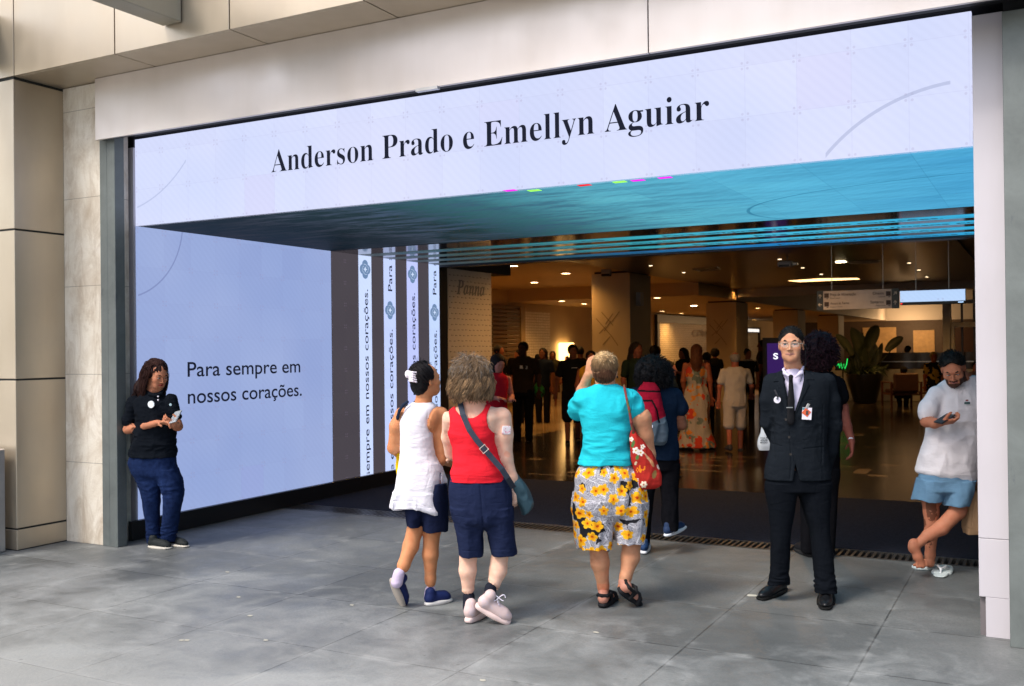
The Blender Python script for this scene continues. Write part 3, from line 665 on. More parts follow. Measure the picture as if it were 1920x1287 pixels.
h1, h2 = hit(1393, 640, 0, -13.38), hit(1420, 640, 0, -13.38)
e = shopfront(h1[1], h2[1], 2.3, 'narrow shopfront with small white sign beyond the second pillar', dkf)
MB().box(.12, .16, -2.2, 1.2, 2.35, 2.5).build('sign', emit('white_sign', (.8, .75, .7), .8), e)
# sconce
h_ = hit(1056, 662, 0, -13.38)
e = empty('wall_sconce', (-13.3, h_[1], h_[2]), 0, 'glowing square wall sconce on the hall wall', 'wall lamp')
MB().box(-.05, .12, -.45, .45, -.3, .32, .04).build('shade', M['sconce'], e); MB().box(-.05, .02, -.08, .08, -.42, -.3, .02).build('bracket', M['gold'], e)
# atrium bulkheads
tag(MB().box(-7.9, 14, 22.2, 22.5, ZL+.09, ZC+.4).build('cross_bulkhead', M['grey_wall']), 'long pale ceiling beam crossing behind the hanging signs', 'beam')
bk = tag(MB().box(-7.95, -7.8, 22.5, 53, ZL, 6).box(-7.8, 4, 52.8, 53, 2.95, 6).build('atrium_bulkhead', M['grey_wall']), 'pale upper atrium wall receding behind the hanging signs', 'wall')
tag(MB().box(-8, 14, 22.5, 60, 6, 6.2).build('atrium_ceiling', M['grey_wall']), kind='structure')
tag(MB().box(2.5, 2.7, 5.3, 60, 0, 6).build('right_hall_wall', plain('dim_wall', (.10, .08, .065), .6)), 'dim brown right side wall of the mall hall', 'wall')
bw = empty('back_room', (-5, 53.2, 0), 0, 'dark lounge room with warm lit doorway at the far end', 'room')
MB().box(-12, 8, .5, .7, 0, 3).build('back_wall', plain('back_wall', (.07, .045, .03), .6), bw)
MB().box(-1.5, -.4, .44, .49, 0, 2.4).box(-4.2, -2.4, .44, .49, 0, 2.6).build('lit_panel', plain('warm_panel', (.5, .32, .14), .6), bw)
MB().box(.0, 1.8, .44, .49, 0, 2.5).build('dark_door', plain('dark_door', (.05, .02, .012), .5), bw)
L = bpy.data.lights.new('room_lamp', 'POINT'); L.energy = 160; L.color = (1, .6, .28); L.shadow_soft_size = .3
lo = bpy.data.objects.new('lamp', L); COL.objects.link(lo); lo.parent = bw; lo.location = (-1.5, -2, 2.6)
# white counter, glass balustrade
D0 = CAM[1]
def gx(px, D): # x of a pixel column on the vertical plane at distance D along the optical axis
    q = CAM+ray(px, 650)*D; return q
ct = empty('cafe_counter', (-3.8, 24.6, 0), 0, 'long low white counter behind the armchair and planter', 'counter')
q1, q2 = hit(1540, 700, 1, 24.6), hit(1850, 700, 1, 24.6)
MB().box(q1[0]+3.8, q2[0]+3.8, -.15, .15, 0, .92, .01).build('front_panel', plain('white_counter', (.42, .41, .39), .4), ct)
MB().box(q1[0]+5.2, q2[0]+3.8, -.02, .0, .92, 1.4).build('glass_screen', plain('dim_glass', (.05, .045, .045), .08), ct)
MB().box(q1[0]+5.2, q2[0]+3.8, -.05, .03, 1.12, 1.15).build('rail', M['alu'], ct)
for px in (1640, 1690):
    q = hit(px, 688, 1, 24.6); MB().tube([(q[0]+3.8+.1*math.cos(t)*math.cos(t*3), .25+.05*math.sin(t*5), 1.05+.35*abs(math.sin(t*1.7))) for t in np.linspace(0, 6, 30)], .012, 5).build('wire_ornament', M['gold'], ct)
# elevator frame at right
ef = empty('white_steel_frame', (-1.5, 24, 0), 0, 'white steel and glass lift frame beside the right jamb', 'frame')
wm = plain('white_frame_paint', (.38, .38, .4), .4)
for (p0, p1, y0, y1) in ((1770, 1783, 565, 760), (1783, 1832, 604, 614), (1783, 1790, 614, 700), (1783, 1832, 562, 570)):
    a_, b_ = hit(p0, y1, 1, 24), hit(p1, y0, 1, 24)
    MB().box(a_[0]+1.5, b_[0]+1.5, -.1, .1, max(a_[2], 0), b_[2]).build('post' if p1-p0 < 20 else 'crossbar', wm, ef)
for p in (1803, 1826):
    a_ = hit(p, 600, 1, 24); MB().box(a_[0]+1.47, a_[0]+1.53, .12, .18, 0, 3.3).build('post', dkf, ef)
# hanging directory
hs = empty('directory_sign', (-2.3, 8.0, 2.1), 0, 'hanging white directory sign with dark arrow panels and Portuguese wording', 'sign')
def sx_(px, py): q = hit(px, py, 1, 8.0); return q[0]+2.3, q[2]-2.1
a_ = sx_(1532, 582); b_ = sx_(1685, 545); W0, W1, Z0, Z1 = a_[0], b_[0], a_[1], a_[1]+.262
MB().box(W0, W1, 0, .05, Z0, Z1, .004).build('panel', plain('directory_white', (.62, .56, .52), .3), hs)
bl = plain('arrow_panel_black', (.012, .016, .014), .3)
MB().box(W0-.001, W0+.085, -.004, .054, Z0-.002, Z1+.002).build('arrow_panel', bl, hs); MB().box(W1-.09, W1+.001, -.004, .054, Z0-.002, Z1+.002).build('arrow_panel', bl, hs)
wht = plain('arrow_white', (.6, .55, .48), .5); ktx = plain('directory_ink', (.13, .10, .09), .6); pic = plain('pictogram', (.05, .025, .02), .5)
def arrow(cx_, cz_, ang, s_=.026):
    b = MB(); d = Vector((math.cos(ang), 0, math.sin(ang))); n_ = Vector((-d.z, 0, d.x)); c = Vector((cx_, -.0062, cz_))
    def seg(p, q, w=.005):
        t = (q-p).normalized(); m = Vector((-t.z, 0, t.x))*w; b.add([p+m, q+m, q-m, p-m], [(0, 1, 2, 3)])
    seg(c-d*s_, c+d*s_); seg(c+d*s_, c+n_*s_*.8); seg(c+d*s_, c-n_*s_*.8); b.build('arrow', wht, hs)
arrow(W0+.043, Z0+.19, math.pi/2); arrow(W0+.043, Z0+.075, math.pi); arrow(W1-.045, Z0+.2, math.pi/4); arrow(W1-.045, Z0+.075, math.pi/2)
for (cx_, cz_) in ((W0+.13, Z0+.195), (W0+.13, Z0+.075), (W1-.13, Z0+.195), (W1-.13, Z0+.075)):
    MB().box(cx_-.03, cx_+.03, -.005, .0, cz_-.028, cz_+.034).build('pictogram', pic, hs); MB().box(cx_-.002, cx_+.022, -.005, .0, cz_-.045, cz_-.036).build('pictogram', pic, hs)
for (s_, x_, z_, w_, h_) in (('Praça de Alimentação', W0+.18, Z0+.19, .34, .038), ('Food court', W0+.18, Z0+.15, .13, .02), ('Acesso às Torres', W0+.18, Z0+.072, .25, .034), ('Access to Towers', W0+.18, Z0+.03, .16, .02),
                            ('Cinema', W1-.33, Z0+.19, .14, .036), ('Cinema', W1-.25, Z0+.15, .08, .02), ('Sanitários', W1-.36, Z0+.072, .17, .036), ('Restrooms', W1-.29, Z0+.032, .12, .02)):
    text('lettering', s_, ktx, (x_, -.0045, z_), (1, 0, 0), (0, 0, 1), w_, h_, hs, bold=.006)
for x_ in (W0+.2, W1-.2): MB().tube([(x_, .02, Z1), (x_, .02, 3.27-2.1)], .005, 6).build('rod', M['alu'], hs)
ds = empty('hanging_display', (-1.3, 8.02, 2.3), 0, 'hanging display glowing pale blue right of the directory', 'display')
a_ = hit(1687, 572, 1, 8.0); b_ = hit(1810, 543, 1, 8.0)
MB().box(a_[0]+1.3, b_[0]+1.3, .0, .06, a_[2]-2.3-.005, b_[2]-2.3+.012, .003).build('housing', M['black'], ds)
c_ = m_screen('display_led', lin((178, 205, 242)), lin((188, 212, 245)), .0, mod=.5).m
uvplane('screen', (a_[0]+1.303, -.003, a_[2]-2.3+.035), (1, 0, 0), (0, 0, 1), b_[0]-a_[0]-.006, b_[2]-a_[2]-.028, c_, ds, .002)
MB().box(a_[0]+1.31, a_[0]+1.33, -.003, .0, a_[2]-2.3+.008, a_[2]-2.3+.022).build('status_light', emit('red_led', (.8, .02, .02), 1.2), ds)
MB().box(b_[0]+1.21, b_[0]+1.275, -.003, .0, a_[2]-2.3+.01, a_[2]-2.3+.022).build('status_light', emit('blue_led', (.4, .6, .9), 1.0), ds)
for x_ in (a_[0]+1.5, b_[0]+1.1): MB().tube([(x_, .03, b_[2]-2.3), (x_, .03, .97)], .005, 6).build('rod', M['alu'], ds)
# ceiling devices
h_ = hit(1476, 496, 2, 3.12); e = empty('ceiling_projector', (h_[0], h_[1], 3.12), 0, 'small white projector hanging from the dark wood ceiling', 'projector')
MB().box(-.16, .1, -.1, .1, -.05, .06, .02).build('body', plain('projector_shell', (.5, .48, .46), .4), e); MB().box(-.13, .06, -.105, -.1, -.045, -.01).build('lens_window', M['black'], e); MB().box(.1, .19, -.06, .06, -.03, .03, .02).build('lens', M['alu'], e); MB().tube([(0, 0, .06), (0, 0, .15)], .015, 8).build('mount', M['alu'], e)
h_ = hit(1137, 514, 2, 3.2); e = empty('ceiling_sensor', (h_[0], h_[1], 3.2), 0, 'small box sensor on the ceiling above the nearest pillar', 'sensor')
MB().box(-.1, .1, -.06, .06, -.02, .1, .01).build('body', plain('sensor_shell', (.4, .36, .3), .5), e); MB().box(-.09, .09, -.062, -.06, -.05, .0).box(-.09, .09, -.06, .06, -.05, -.02).build('lens_window', M['black'], e)
# advertising totem
a_ = hit(1442, 770, 1, 15.0); b_ = hit(1475, 633, 1, 15.0)
e = empty('advertising_totem', ((a_[0]+b_[0])/2, 15, 0), 0, 'dark totem with purple glowing advert behind the guard', 'totem')
MB().box(-.3, .3, -.08, .08, 0, b_[2], .01).build('housing', plain('totem_shell', (.045, .045, .055), .4), e)
MB().box(-.2, .24, -.085, -.08, .5, b_[2]-.12).build('screen', emit('purple_advert', (.02, .006, .06), 1.0), e)
text('lettering', 'S', emit('white_letter', (.8, .8, .9), 1), (-.07, -.087, 1.36), (1, 0, 0), (0, 0, 1), .1, .12, e, bold=.02)
h_ = hit(1580, 705, 1, 22.0)
e = empty('neon_sign', (h_[0], 22.0, 1.06), 0, 'small glowing green neon script left of the planter', 'neon sign')
MB().tube([(x_, 0, z_) for x_, z_ in ((-.15, .0), (-.1, .07), (-.08, -.05), (-.04, .09), (-.01, -.07), (.03, .06), (.06, -.08), (.11, .06), (.13, .2))], .009, 6).build('glow_tube', emit('green_neon', (.02, .8, .12), 1.0), e)
MB().box(-.2, .2, .02, .04, -.12, .1).tube([(0, .03, -.12), (0, .03, -1.06)], .02).build('stand', M['blackm'], e)
# ------------------------------------------------------------------ figures: smooth-union fields turned into one skin
CY, SY = math.cos(YAW), math.sin(YAW)
LOCR = np.array([[CY, SY, 0], [-SY, CY, 0], [0, 0, 1.0]])       # world -> figure frame
def lat_noise(P, scale, seed=0, stretch=(1, 1, 1)):
    rs = np.random.RandomState(seed); n = 16; G = rs.rand(n, n, n).astype(np.float32)
    q = P*np.array(stretch, np.float32)*scale+rs.rand(3)*9; i = np.floor(q).astype(np.int32); f = (q-i); f = f*f*(3-2*f); f = f.astype(np.float32)
    i0 = i % n; i1 = (i+1) % n; r = 0
    for a in (0, 1):
        wa = f[:, 0] if a else 1-f[:, 0]; xa = (i1 if a else i0)[:, 0]
        for b in (0, 1):
            wb = f[:, 1] if b else 1-f[:, 1]; xb = (i1 if b else i0)[:, 1]
            for c in (0, 1):
                wc_ = f[:, 2] if c else 1-f[:, 2]; xc = (i1 if c else i0)[:, 2]
                r = r+wa*wb*wc_*G[xa, xb, xc]
    return r*2-1
def fbm(P, scale, seed=0, stretch=(1, 1, 1), o=3):
    r = 0; a = 1
    for k in range(o): r = r+a*lat_noise(P, scale*2**k, seed+k, stretch); a *= .5
    return r
def catmull(xs, ys, x):
    """smooth interpolation through the rows of a loft"""
    xs = np.asarray(xs, float); ys = np.asarray(ys, float)
    m = np.gradient(ys, xs); i = np.clip(np.searchsorted(xs, x)-1, 0, len(xs)-2); h = xs[i+1]-xs[i]; t = np.clip((x-xs[i])/h, 0, 1)
    d0 = (ys[i+1]-ys[i])/h; m0 = np.clip(m[i], -3*abs(d0)-.2, 3*abs(d0)+.2); m1 = np.clip(m[i+1], -3*abs(d0)-.2, 3*abs(d0)+.2)
    return (2*t**3-3*t**2+1)*ys[i]+(t**3-2*t**2+t)*h*m0+(-2*t**3+3*t**2)*ys[i+1]+(t**3-t**2)*h*m1
class Field:
    def __init__(s, h=.005): s.h = h; s.P = []; s.post = []
    def _add(s, fn, lo, hi, k, cid, mode='u'): s.P.append((fn, np.minimum(lo, hi), np.maximum(lo, hi), k, cid, mode)); return s
    def cap(s, a, b, ra, rb=None, k=.015, c=0, mode='u', flat=None):
        a = np.asarray(a, float); b = np.asarray(b, float); rb = ra if rb is None else rb; ab = b-a; L = max(ab@ab, 1e-9); R = max(ra, rb)
        def fn(X, Y, Z):
            dx, dy, dz = X-a[0], Y-a[1], Z-a[2]; t = np.clip((dx*ab[0]+dy*ab[1]+dz*ab[2])/L, 0, 1)
            ex, ey, ez = dx-t*ab[0], dy-t*ab[1], dz-t*ab[2]
            if flat is not None:
                n_, q = flat; q = 1/q-1; dn = ex*n_[0]+ey*n_[1]+ez*n_[2]; ex = ex+n_[0]*dn*q; ey = ey+n_[1]*dn*q; ez = ez+n_[2]*dn*q
                return (np.sqrt(ex*ex+ey*ey+ez*ez)-(ra+(rb-ra)*t))*(flat[1]*.5+.5)
            return np.sqrt(ex*ex+ey*ey+ez*ez)-(ra+(rb-ra)*t)
        return s._add(fn, np.minimum(a, b)-R, np.maximum(a, b)+R, k, c, mode)
    def chain(s, pts, rs, k=.012, c=0, mode='u'):
        for i in range(len(pts)-1): s.cap(pts[i], pts[i+1], rs[i], rs[i+1], k, c, mode)
        return s
    def ell(s, c0, r, R=None, k=.015, c=0, mode='u', n=2.0):
        c0 = np.asarray(c0, float); r = np.asarray(r, float); R = np.eye(3) if R is None else np.asarray(R, float); rm = r.min(); B = r.max() if R is not None else 0
        def fn(X, Y, Z):
            D = (X-c0[0], Y-c0[1], Z-c0[2]); q = [abs((D[0]*R[0, i]+D[1]*R[1, i]+D[2]*R[2, i])/r[i]) for i in range(3)]
            if n == 2: l = np.sqrt(q[0]**2+q[1]**2+q[2]**2)
            else: l = (q[0]**n+q[1]**n+q[2]**n)**(1/n)
            return (l-1)*(rm*.6+.4*r.mean() if rm > r.mean()*.4 else rm*1.2)
        e = np.sqrt(((R*r)**2).sum(1)) if n == 2 else np.abs(R*r).sum(1)
        return s._add(fn, c0-e, c0+e, k, c, mode)
    def loft(s, rows, k=.02, c=0, mode='u', n=2.3, rot=0.0, tb=0):
        """rows: (z, cx, rx, cy, ry) from bottom to top"""
        rows = sorted(rows)
        if tb: r0 = rows[0]; rows = [(r0[0]-tb, r0[1], r0[2]*.55, r0[3], r0[4]*.45)]+rows
        A = np.array(rows, float); z = A[:, 0]
        zz = np.linspace(z[0], z[-1], 160); T = [catmull(z, A[:, i], zz) for i in range(1, 5)]
        def fn(X, Y, Z):
            zc = np.clip(Z[0, 0, :], z[0], z[-1]); cx, rx, cy, ry = [np.interp(zc, zz, t) for t in T]
            dx, dy = X-cx, Y-cy
            if rot: cr, sr = math.cos(rot), math.sin(rot); dx, dy = dx*cr+dy*sr, -dx*sr+dy*cr
            l = ((abs(dx)/rx)**n+(abs(dy)/ry)**n)**(1/n); d = (l-1)*np.minimum(rx, ry)
            return np.maximum(d, np.maximum(z[0]-Z, Z-z[-1]))
        R = np.maximum(A[:, 2], A[:, 4]) if rot else None
        lo = np.array([(A[:, 1]-(R if rot else A[:, 2])).min(), (A[:, 3]-(R if rot else A[:, 4])).min(), z[0]]); hi = np.array([(A[:, 1]+(R if rot else A[:, 2])).max(), (A[:, 3]+(R if rot else A[:, 4])).max(), z[-1]])
        return s._add(fn, lo, hi, k, c, mode)
    def fold(s, amp, scale, seed=1, stretch=(1, 1, 1), region=None, ridge=True):
        s.post.append((amp, scale, seed, stretch, region, ridge)); return s
    def solve(s):
        h = s.h; U = [p for p in s.P if p[5] == 'u']
        lo = np.min([p[1] for p in U], 0)-3*h-.01; hi = np.max([p[2] for p in U], 0)+3*h+.01
        n = np.ceil((hi-lo)/h).astype(int)+1; F = np.full(n, .05, np.float32); C = np.zeros(n, np.int16)
        ax = [(lo[i]+h*np.arange(n[i])).astype(np.float32) for i in range(3)]
        for (fn, a, b, k, cid, mode) in s.P:
            m = k+.02; i0 = np.clip(np.floor((a-m-lo)/h).astype(int), 0, n-1); i1 = np.clip(np.ceil((b+m-lo)/h).astype(int)+1, 1, n)
            if (i1 <= i0).any(): continue
            sl = tuple(slice(i0[i], i1[i]) for i in range(3))
            X = ax[0][sl[0]][:, None, None]; Y = ax[1][sl[1]][None, :, None]; Z = ax[2][sl[2]][None, None, :]
            d = np.asarray(fn(X, Y, Z), np.float32); o = F[sl]
            if mode == 'u':
                t = np.clip(.5+.5*(o-d)/k, 0, 1); r = o*(1-t)+d*t-k*t*(1-t); C[sl] = np.where(d < o, cid, C[sl]); F[sl] = r
            elif mode == 's':
                d = -d; t = np.clip(.5-.5*(o-d)/k, 0, 1); F[sl] = o*(1-t)+d*t+k*t*(1-t)
        s.lo, s.F, s.C, s.ax = lo, F, C, ax
        for (amp, scale, seed, stretch, region, ridge) in s.post:
            I = np.argwhere(np.abs(F) < amp*2.5+h*2)
            P = (lo+I*h).astype(np.float32); q = fbm(P, scale, seed, stretch, 2)
            q = (1-np.abs(q)*2.2) if ridge else q
            wgt = region(P) if region else 1.0
            F[I[:, 0], I[:, 1], I[:, 2]] -= (amp*q*wgt).astype(np.float32)
        return s
    def mesh(s):
        if not hasattr(s, 'F'): s.solve()
        F, h = s.F, s.h; S_ = F < 0; n = F.shape
        c = S_[:-1, :-1, :-1].astype(np.int8).copy()
        for (i, j, k) in ((1, 0, 0), (0, 1, 0), (1, 1, 0), (0, 0, 1), (1, 0, 1), (0, 1, 1), (1, 1, 1)):
            c += S_[i:n[0]-1+i, j:n[1]-1+j, k:n[2]-1+k]
        A = np.argwhere((c > 0) & (c < 8)); idx = np.full((n[0]-1, n[1]-1, n[2]-1), -1, np.int32); idx[A[:, 0], A[:, 1], A[:, 2]] = np.arange(len(A))
        cor = np.array([(i, j, k) for k in (0, 1) for j in (0, 1) for i in (0, 1)])
        v = np.stack([F[A[:, 0]+q[0], A[:, 1]+q[1], A[:, 2]+q[2]] for q in cor], 1); acc = np.zeros((len(A), 3)); cnt = np.zeros(len(A))
        for e0 in range(8):
            for ax in range(3):
                e1 = e0 | (1 << ax)
                if e1 == e0: continue
                a, b = v[:, e0], v[:, e1]; m = (a < 0) != (b < 0); t = np.where(m, a/np.where(m, a-b, 1), 0)
                p = cor[e0]+t[:, None]*(cor[e1]-cor[e0]); acc += p*m[:, None]; cnt += m
        V = s.lo+(A+acc/cnt[:, None])*h
        Q = []
        for ax in range(3):
            sl0 = [slice(1, n[i]-1) for i in range(3)]; sl0[ax] = slice(0, n[ax]-1); sl1 = list(sl0); sl1[ax] = slice(1, n[ax])
            a = S_[tuple(sl0)]; b = S_[tuple(sl1)]; u, w_ = [(1, 2), (2, 0), (0, 1)][ax]
            for flip in (0, 1):
                m = np.argwhere((a & ~b) if not flip else (~a & b)); m = m+np.array([0 if i == ax else 1 for i in range(3)])
                def at(du, dw):
                    q = m.copy(); q[:, u] -= du; q[:, w_] -= dw; return idx[q[:, 0], q[:, 1], q[:, 2]]
                f = np.stack([at(1, 1), at(0, 1), at(0, 0), at(1, 0)], 1); Q.append(f[:, ::-1] if flip else f)
        s.V = V; s.Q = np.concatenate(Q); s.cid = s.C[A[:, 0], A[:, 1], A[:, 2]]
        return s.V, s.Q, s.cid
def vnormals(V, Q):
    n = np.cross(V[Q[:, 2]]-V[Q[:, 0]], V[Q[:, 3]]-V[Q[:, 1]]); N_ = np.zeros_like(V)
    for i in range(4): np.add.at(N_, Q[:, i], n)
    return N_/np.maximum(np.linalg.norm(N_, axis=1, keepdims=True), 1e-9)
def inpoly(p, poly):
    x, y = p[:, 0], p[:, 1]; r = np.zeros(len(p), bool); n = len(poly); j = n-1
    for i in range(n):
        (xi, yi), (xj, yj) = poly[i], poly[j]
        c = ((yi > y) != (yj > y)) & (x < (xj-xi)*(y-yi)/((yj-yi) if yj != yi else 1e-9)+xi); r ^= c; j = i
    return r
def dist_poly(p, pts):
    """distance from image points to a polyline"""
    r = np.full(len(p), 1e9)
    for a, b in zip(pts[:-1], pts[1:]):
        a = np.array(a, float); b = np.array(b, float); ab = b-a; t = np.clip(((p-a)@ab)/max(ab@ab, 1e-9), 0, 1); r = np.minimum(r, np.linalg.norm(p-a-t[:, None]*ab, axis=1))
    return r
FIGS = []
CLOTH = ('shirt', 'polo_shirt', 'jacket', 'trousers', 'jeans', 'tunic', 'shorts', 'tank_top', 't_shirt', 'flowered_shorts', 'dress', 'top', 'sock', 'skirt', 'apron')
def tuck(fig):
    """draws the skin in under the clothes where it would show through them"""
    if fig.body is None: return
    me = fig.body.data; n = len(me.vertices); V = np.zeros(n*3, np.float32); me.vertices.foreach_get('co', V); V = V.reshape(-1, 3)
    for f in fig.fields:
        for it in range(2):
            q = (V-f.lo)/f.h; i = np.round(q).astype(int); sh = np.array(f.F.shape); ok = ((i > 1) & (i < sh-2)).all(1); i = np.clip(i, 1, sh-2)
            d = f.F[i[:, 0], i[:, 1], i[:, 2]]; m = ok & (d > -.007) & (d < .017)
            j = i[m]; g_ = np.stack([f.F[j[:, 0]+a, j[:, 1]+b, j[:, 2]+c]-f.F[j[:, 0]-a, j[:, 1]-b, j[:, 2]-c] for a, b, c in ((1, 0, 0), (0, 1, 0), (0, 0, 1))], 1)
            l = np.linalg.norm(g_, axis=1, keepdims=True); V[m] -= g_/np.maximum(l, 1e-6)*(d[m]+.008)[:, None]*(l > 1e-5)
    me.vertices.foreach_set('co', V.ravel().astype(np.float32)); me.update()
class Fig:
    def __init__(s, name, D, foot, label, cat, group=None, z0=0.0):
        g_ = CAM+ray(*foot)*D; s.o = np.array([g_[0], g_[1], z0]); s.D = D
        s.e = empty(name, tuple(s.o), YAW, label, cat, group); s.fields = []; s.body = None; FIGS.append(s)
    def J(s, x, y, dt=0.0): return LOCR @ (CAM+ray(x, y)*(s.D+dt)-s.o)
    def px(s, P):
        W = P @ LOCR + s.o - CAM; c = W @ RC.T; return np.stack([960+FPX*c[:, 0]/c[:, 2], 643.5+FPX*c[:, 1]/c[:, 2]], 1)
    def rows(s, L, extra=0.0):
        """rows given by outline: (y, x_left, x_right, half depth, depth offset)"""
        R_ = []
        for (y, xl, xr, ry, dt) in L:
            a = s.J(xl, y, dt); b = s.J(xr, y, dt); R_.append(((a[2]+b[2])/2, (a[0]+b[0])/2, abs(b[0]-a[0])/2+extra, a[1]*.5+b[1]*.5, ry+extra))
        return R_
    def make(s, name, f, mat, base, paint=None, parent=None):
        V, Q, cid = f.mesh(); base = [lin(c) if max(c) > 1.5 else c for c in (base if isinstance(base, list) else [base])]
        C = np.array(base)[np.clip(cid, 0, len(base)-1)].astype(float)
        if paint:
            N_ = vnormals(V, Q); paint(V, N_, s.px(V), C)
        o = mesh_obj(name, V, Q, mat, parent or s.e, True, C)
        if name in CLOTH: s.fields.append(f)
        if name == 'body': s.body = o
        return o
SKM = vcol('skin', .6, .25, 260, sss=.06, var=.12, spec=.2)
_N = SKM.node_tree; _b = _N.nodes['Principled BSDF']; _l = _b.inputs['Base Color'].links[0]; _s = _l.from_socket
_m = _N.nodes.new('ShaderNodeMix'); _m.data_type = 'RGBA'; _m.blend_type = 'MULTIPLY'; _n = _N.nodes.new('ShaderNodeTexNoise'); _n.inputs['Scale'].default_value = 26; _n.inputs['Detail'].default_value = 5
_r = _N.nodes.new('ShaderNodeValToRGB'); _r.color_ramp.elements[0].position = .35; _r.color_ramp.elements[0].color = (1, 1, 1, 1); _r.color_ramp.elements[1].position = .7; _r.color_ramp.elements[1].color = (.97, .84, .80, 1)
_c = _N.nodes.new('ShaderNodeTexCoord'); _N.links.new(_c.outputs['Object'], _n.inputs['Vector']); _N.links.new(_n.outputs[0], _r.inputs[0]); _m.inputs[0].default_value = 1; _N.links.new(_s, _m.inputs[6]); _N.links.new(_r.outputs[0], _m.inputs[7]); _N.links.new(_m.outputs[2], _b.inputs['Base Color'])
CLM = vcol('cloth', .95, .45, 380, spec=.03, wrinkle=.55)
SMM = vcol('smooth_fabric', .65, .25, 420, spec=.18)
SHM = vcol('shoe_leather', .32, .05, 200, spec=.35)
def m_hair(name, rough=.6):
    N = Nodes(name); v = N.n('VertexColor'); v.layer_name = 'Col'; c = N.coord((1, 1, .25)); f = N.noise(c, 120, 2)
    N.set(Base_Color=N.mix(1.0, v.outputs[0], N.ramp(f, [(.3, (.7, .7, .7)), (.7, (1.15, 1.15, 1.15))]), 'MULTIPLY'), Roughness=rough, Specular_IOR_Level=.15); N.bump(f, .4, .003); return N.m
HRM = m_hair('hair')
def frame(yaw=0, pitch=0, roll=0):
    """columns: right, forward, up.  yaw 0 looks away from the camera, 180 towards it; pitch<0 looks down"""
    return np.array((Matrix.Rotation(math.radians(-yaw), 3, 'Z') @ Matrix.Rotation(math.radians(pitch), 3, 'X') @ Matrix.Rotation(math.radians(roll), 3, 'Y')))
def lips(V, C, c, R, s=1.0, col=(.50, .19, .16), w=.0275, zc=-.0568):
    H = ((V-c) @ R)/s; x = np.clip(abs(H[:, 0])/w, 0, 1); up = .0062*(1-x**4)*(1-.25*np.exp(-(H[:, 0]/.004)**2)); dn = .0078*(1-x**3)
    m = (H[:, 1] > .06) & (abs(H[:, 0]) < w) & (H[:, 2] < zc+up+.0015*(1-x)) & (H[:, 2] > zc-dn); C[m] = col
    g_ = (H[:, 1] > .06) & (abs(H[:, 0]) < w*1.02) & (abs(H[:, 2]-zc-.0002) < .0013); C[g_] *= .35
def head(f, c, R, s=1.0, neck=None, rn=.052, fem=False, fine=True, skin=0, lip=0):
    """face and skull around centre c; s=1 is a head 0.225 m tall"""
    def T(x, y, z): return c+R @ (np.array([x, y, z])*s)
    E = lambda p, r, k=.012, cc=skin, mode='u': f.ell(T(*p), np.array(r)*s, R, k*s, cc, mode)
    E((0, -.012, .034), (.073, .092, .082)); E((0, .03, -.015), (.0575, .062, .085), .03)
    E((0, .032, -.066), (.0415, .050, .040), .03); E((0, .070, -.094), (.017, .016, .016), .03)
    if fine:
        for q in (-1, 1):
            E((q*.040, .058, -.022), (.024, .026, .022), .025); f.cap(T(q*.012, .084, .024), T(q*.046, .070, .026), .010*s, .009*s, .015*s, skin)
            E((q*.030, .096, .006), (.017, .014, .013), .014, skin, 's')
            E((q*.0115, .098, -.031), (.0072, .010, .0068), .005)
            E((q*.036, .048, -.072), (.014, .03, .02), .03)
            E((q*.030, .0815, .0135), (.017, .010, .0055), .006)      # upper lid
            E((q*.030, .0800, -.0035), (.015, .010, .004), .006)      # lower lid
        f.cap(T(0, .087, .012), T(0, .105, -.021), .0062*s, .0080*s, .007*s, skin); E((0, .108, -.0275), (.0088, .009, .0075), .005)
        m = .022 if fem else .0245
        f.cap(T(-m, .0835, -.0565), T(0, .0925, -.0525), .0036*s, .0046*s, .005*s, lip); f.cap(T(m, .0835, -.0565), T(0, .0925, -.0525), .0036*s, .0046*s, .005*s, lip)
        f.cap(T(-m*.85, .0845, -.0575), T(0, .0905, -.0615), .0030*s, .0056*s, .005*s, lip); f.cap(T(m*.85, .0845, -.0575), T(0, .0905, -.0615), .0030*s, .0056*s, .005*s, lip)
    else:
        f.cap(T(0, .086, .012), T(0, .108, -.026), .008*s, .012*s, .012*s, skin)
    for q in (-1, 1):
        E((q*.0755, -.010, -.004), (.009, .019, .032), .006); E((q*.079, -.004, -.002), (.006, .009, .018), .006, skin, 's') if fine else None
    if neck is not None: f.cap(T(0, -.022, -.05), neck, rn*s, rn*s*1.12, .03, skin)
    return T
def eyes(fig, T, R, c, s=1.0, look=(0, 0), parent=None, brow=(.02, .015, .012), iris=(.02, .012, .008)):
    for q in (-1, 1):
        f = Field(.0015); p = T(q*.030, .0765, .005); f.ell(p, np.array((.0125,)*3)*s, None, .002)
        g = R @ np.array([look[0], 1, look[1]]); g = g/np.linalg.norm(g)
        def pt(V, N_, X, C):
            d = (V-p)/np.linalg.norm(V-p, axis=1, keepdims=True) @ g; C[:] = (.50, .46, .44); C[d > .82] = iris; C[d > .965] = (.005, .005, .005)
        fig.make('eye', f, EYEM, (1, 1, 1), pt, parent)
        fb = Field(.002); b0, b1, b2 = T(q*.011, .0915, .0245), T(q*.032, .0868, .0295), T(q*.053, .068, .0235)
        fb.chain([b0, b1, b2], [.0042*s, .0044*s, .0022*s], .004); fig.make('eyebrow', fb, HRM, brow, None, parent)
        fl = Field(.0015); fl.chain([T(q*.014, .0885, .0065), T(q*.030, .0925, .0125), T(q*.046, .082, .0065)], [.0012*s, .0016*s, .0012*s], .002); fig.make('eyelash', fl, HRM, (.006, .004, .004), None, parent)
EYEM = vcol('eye_gloss', .12, 0, var=0)
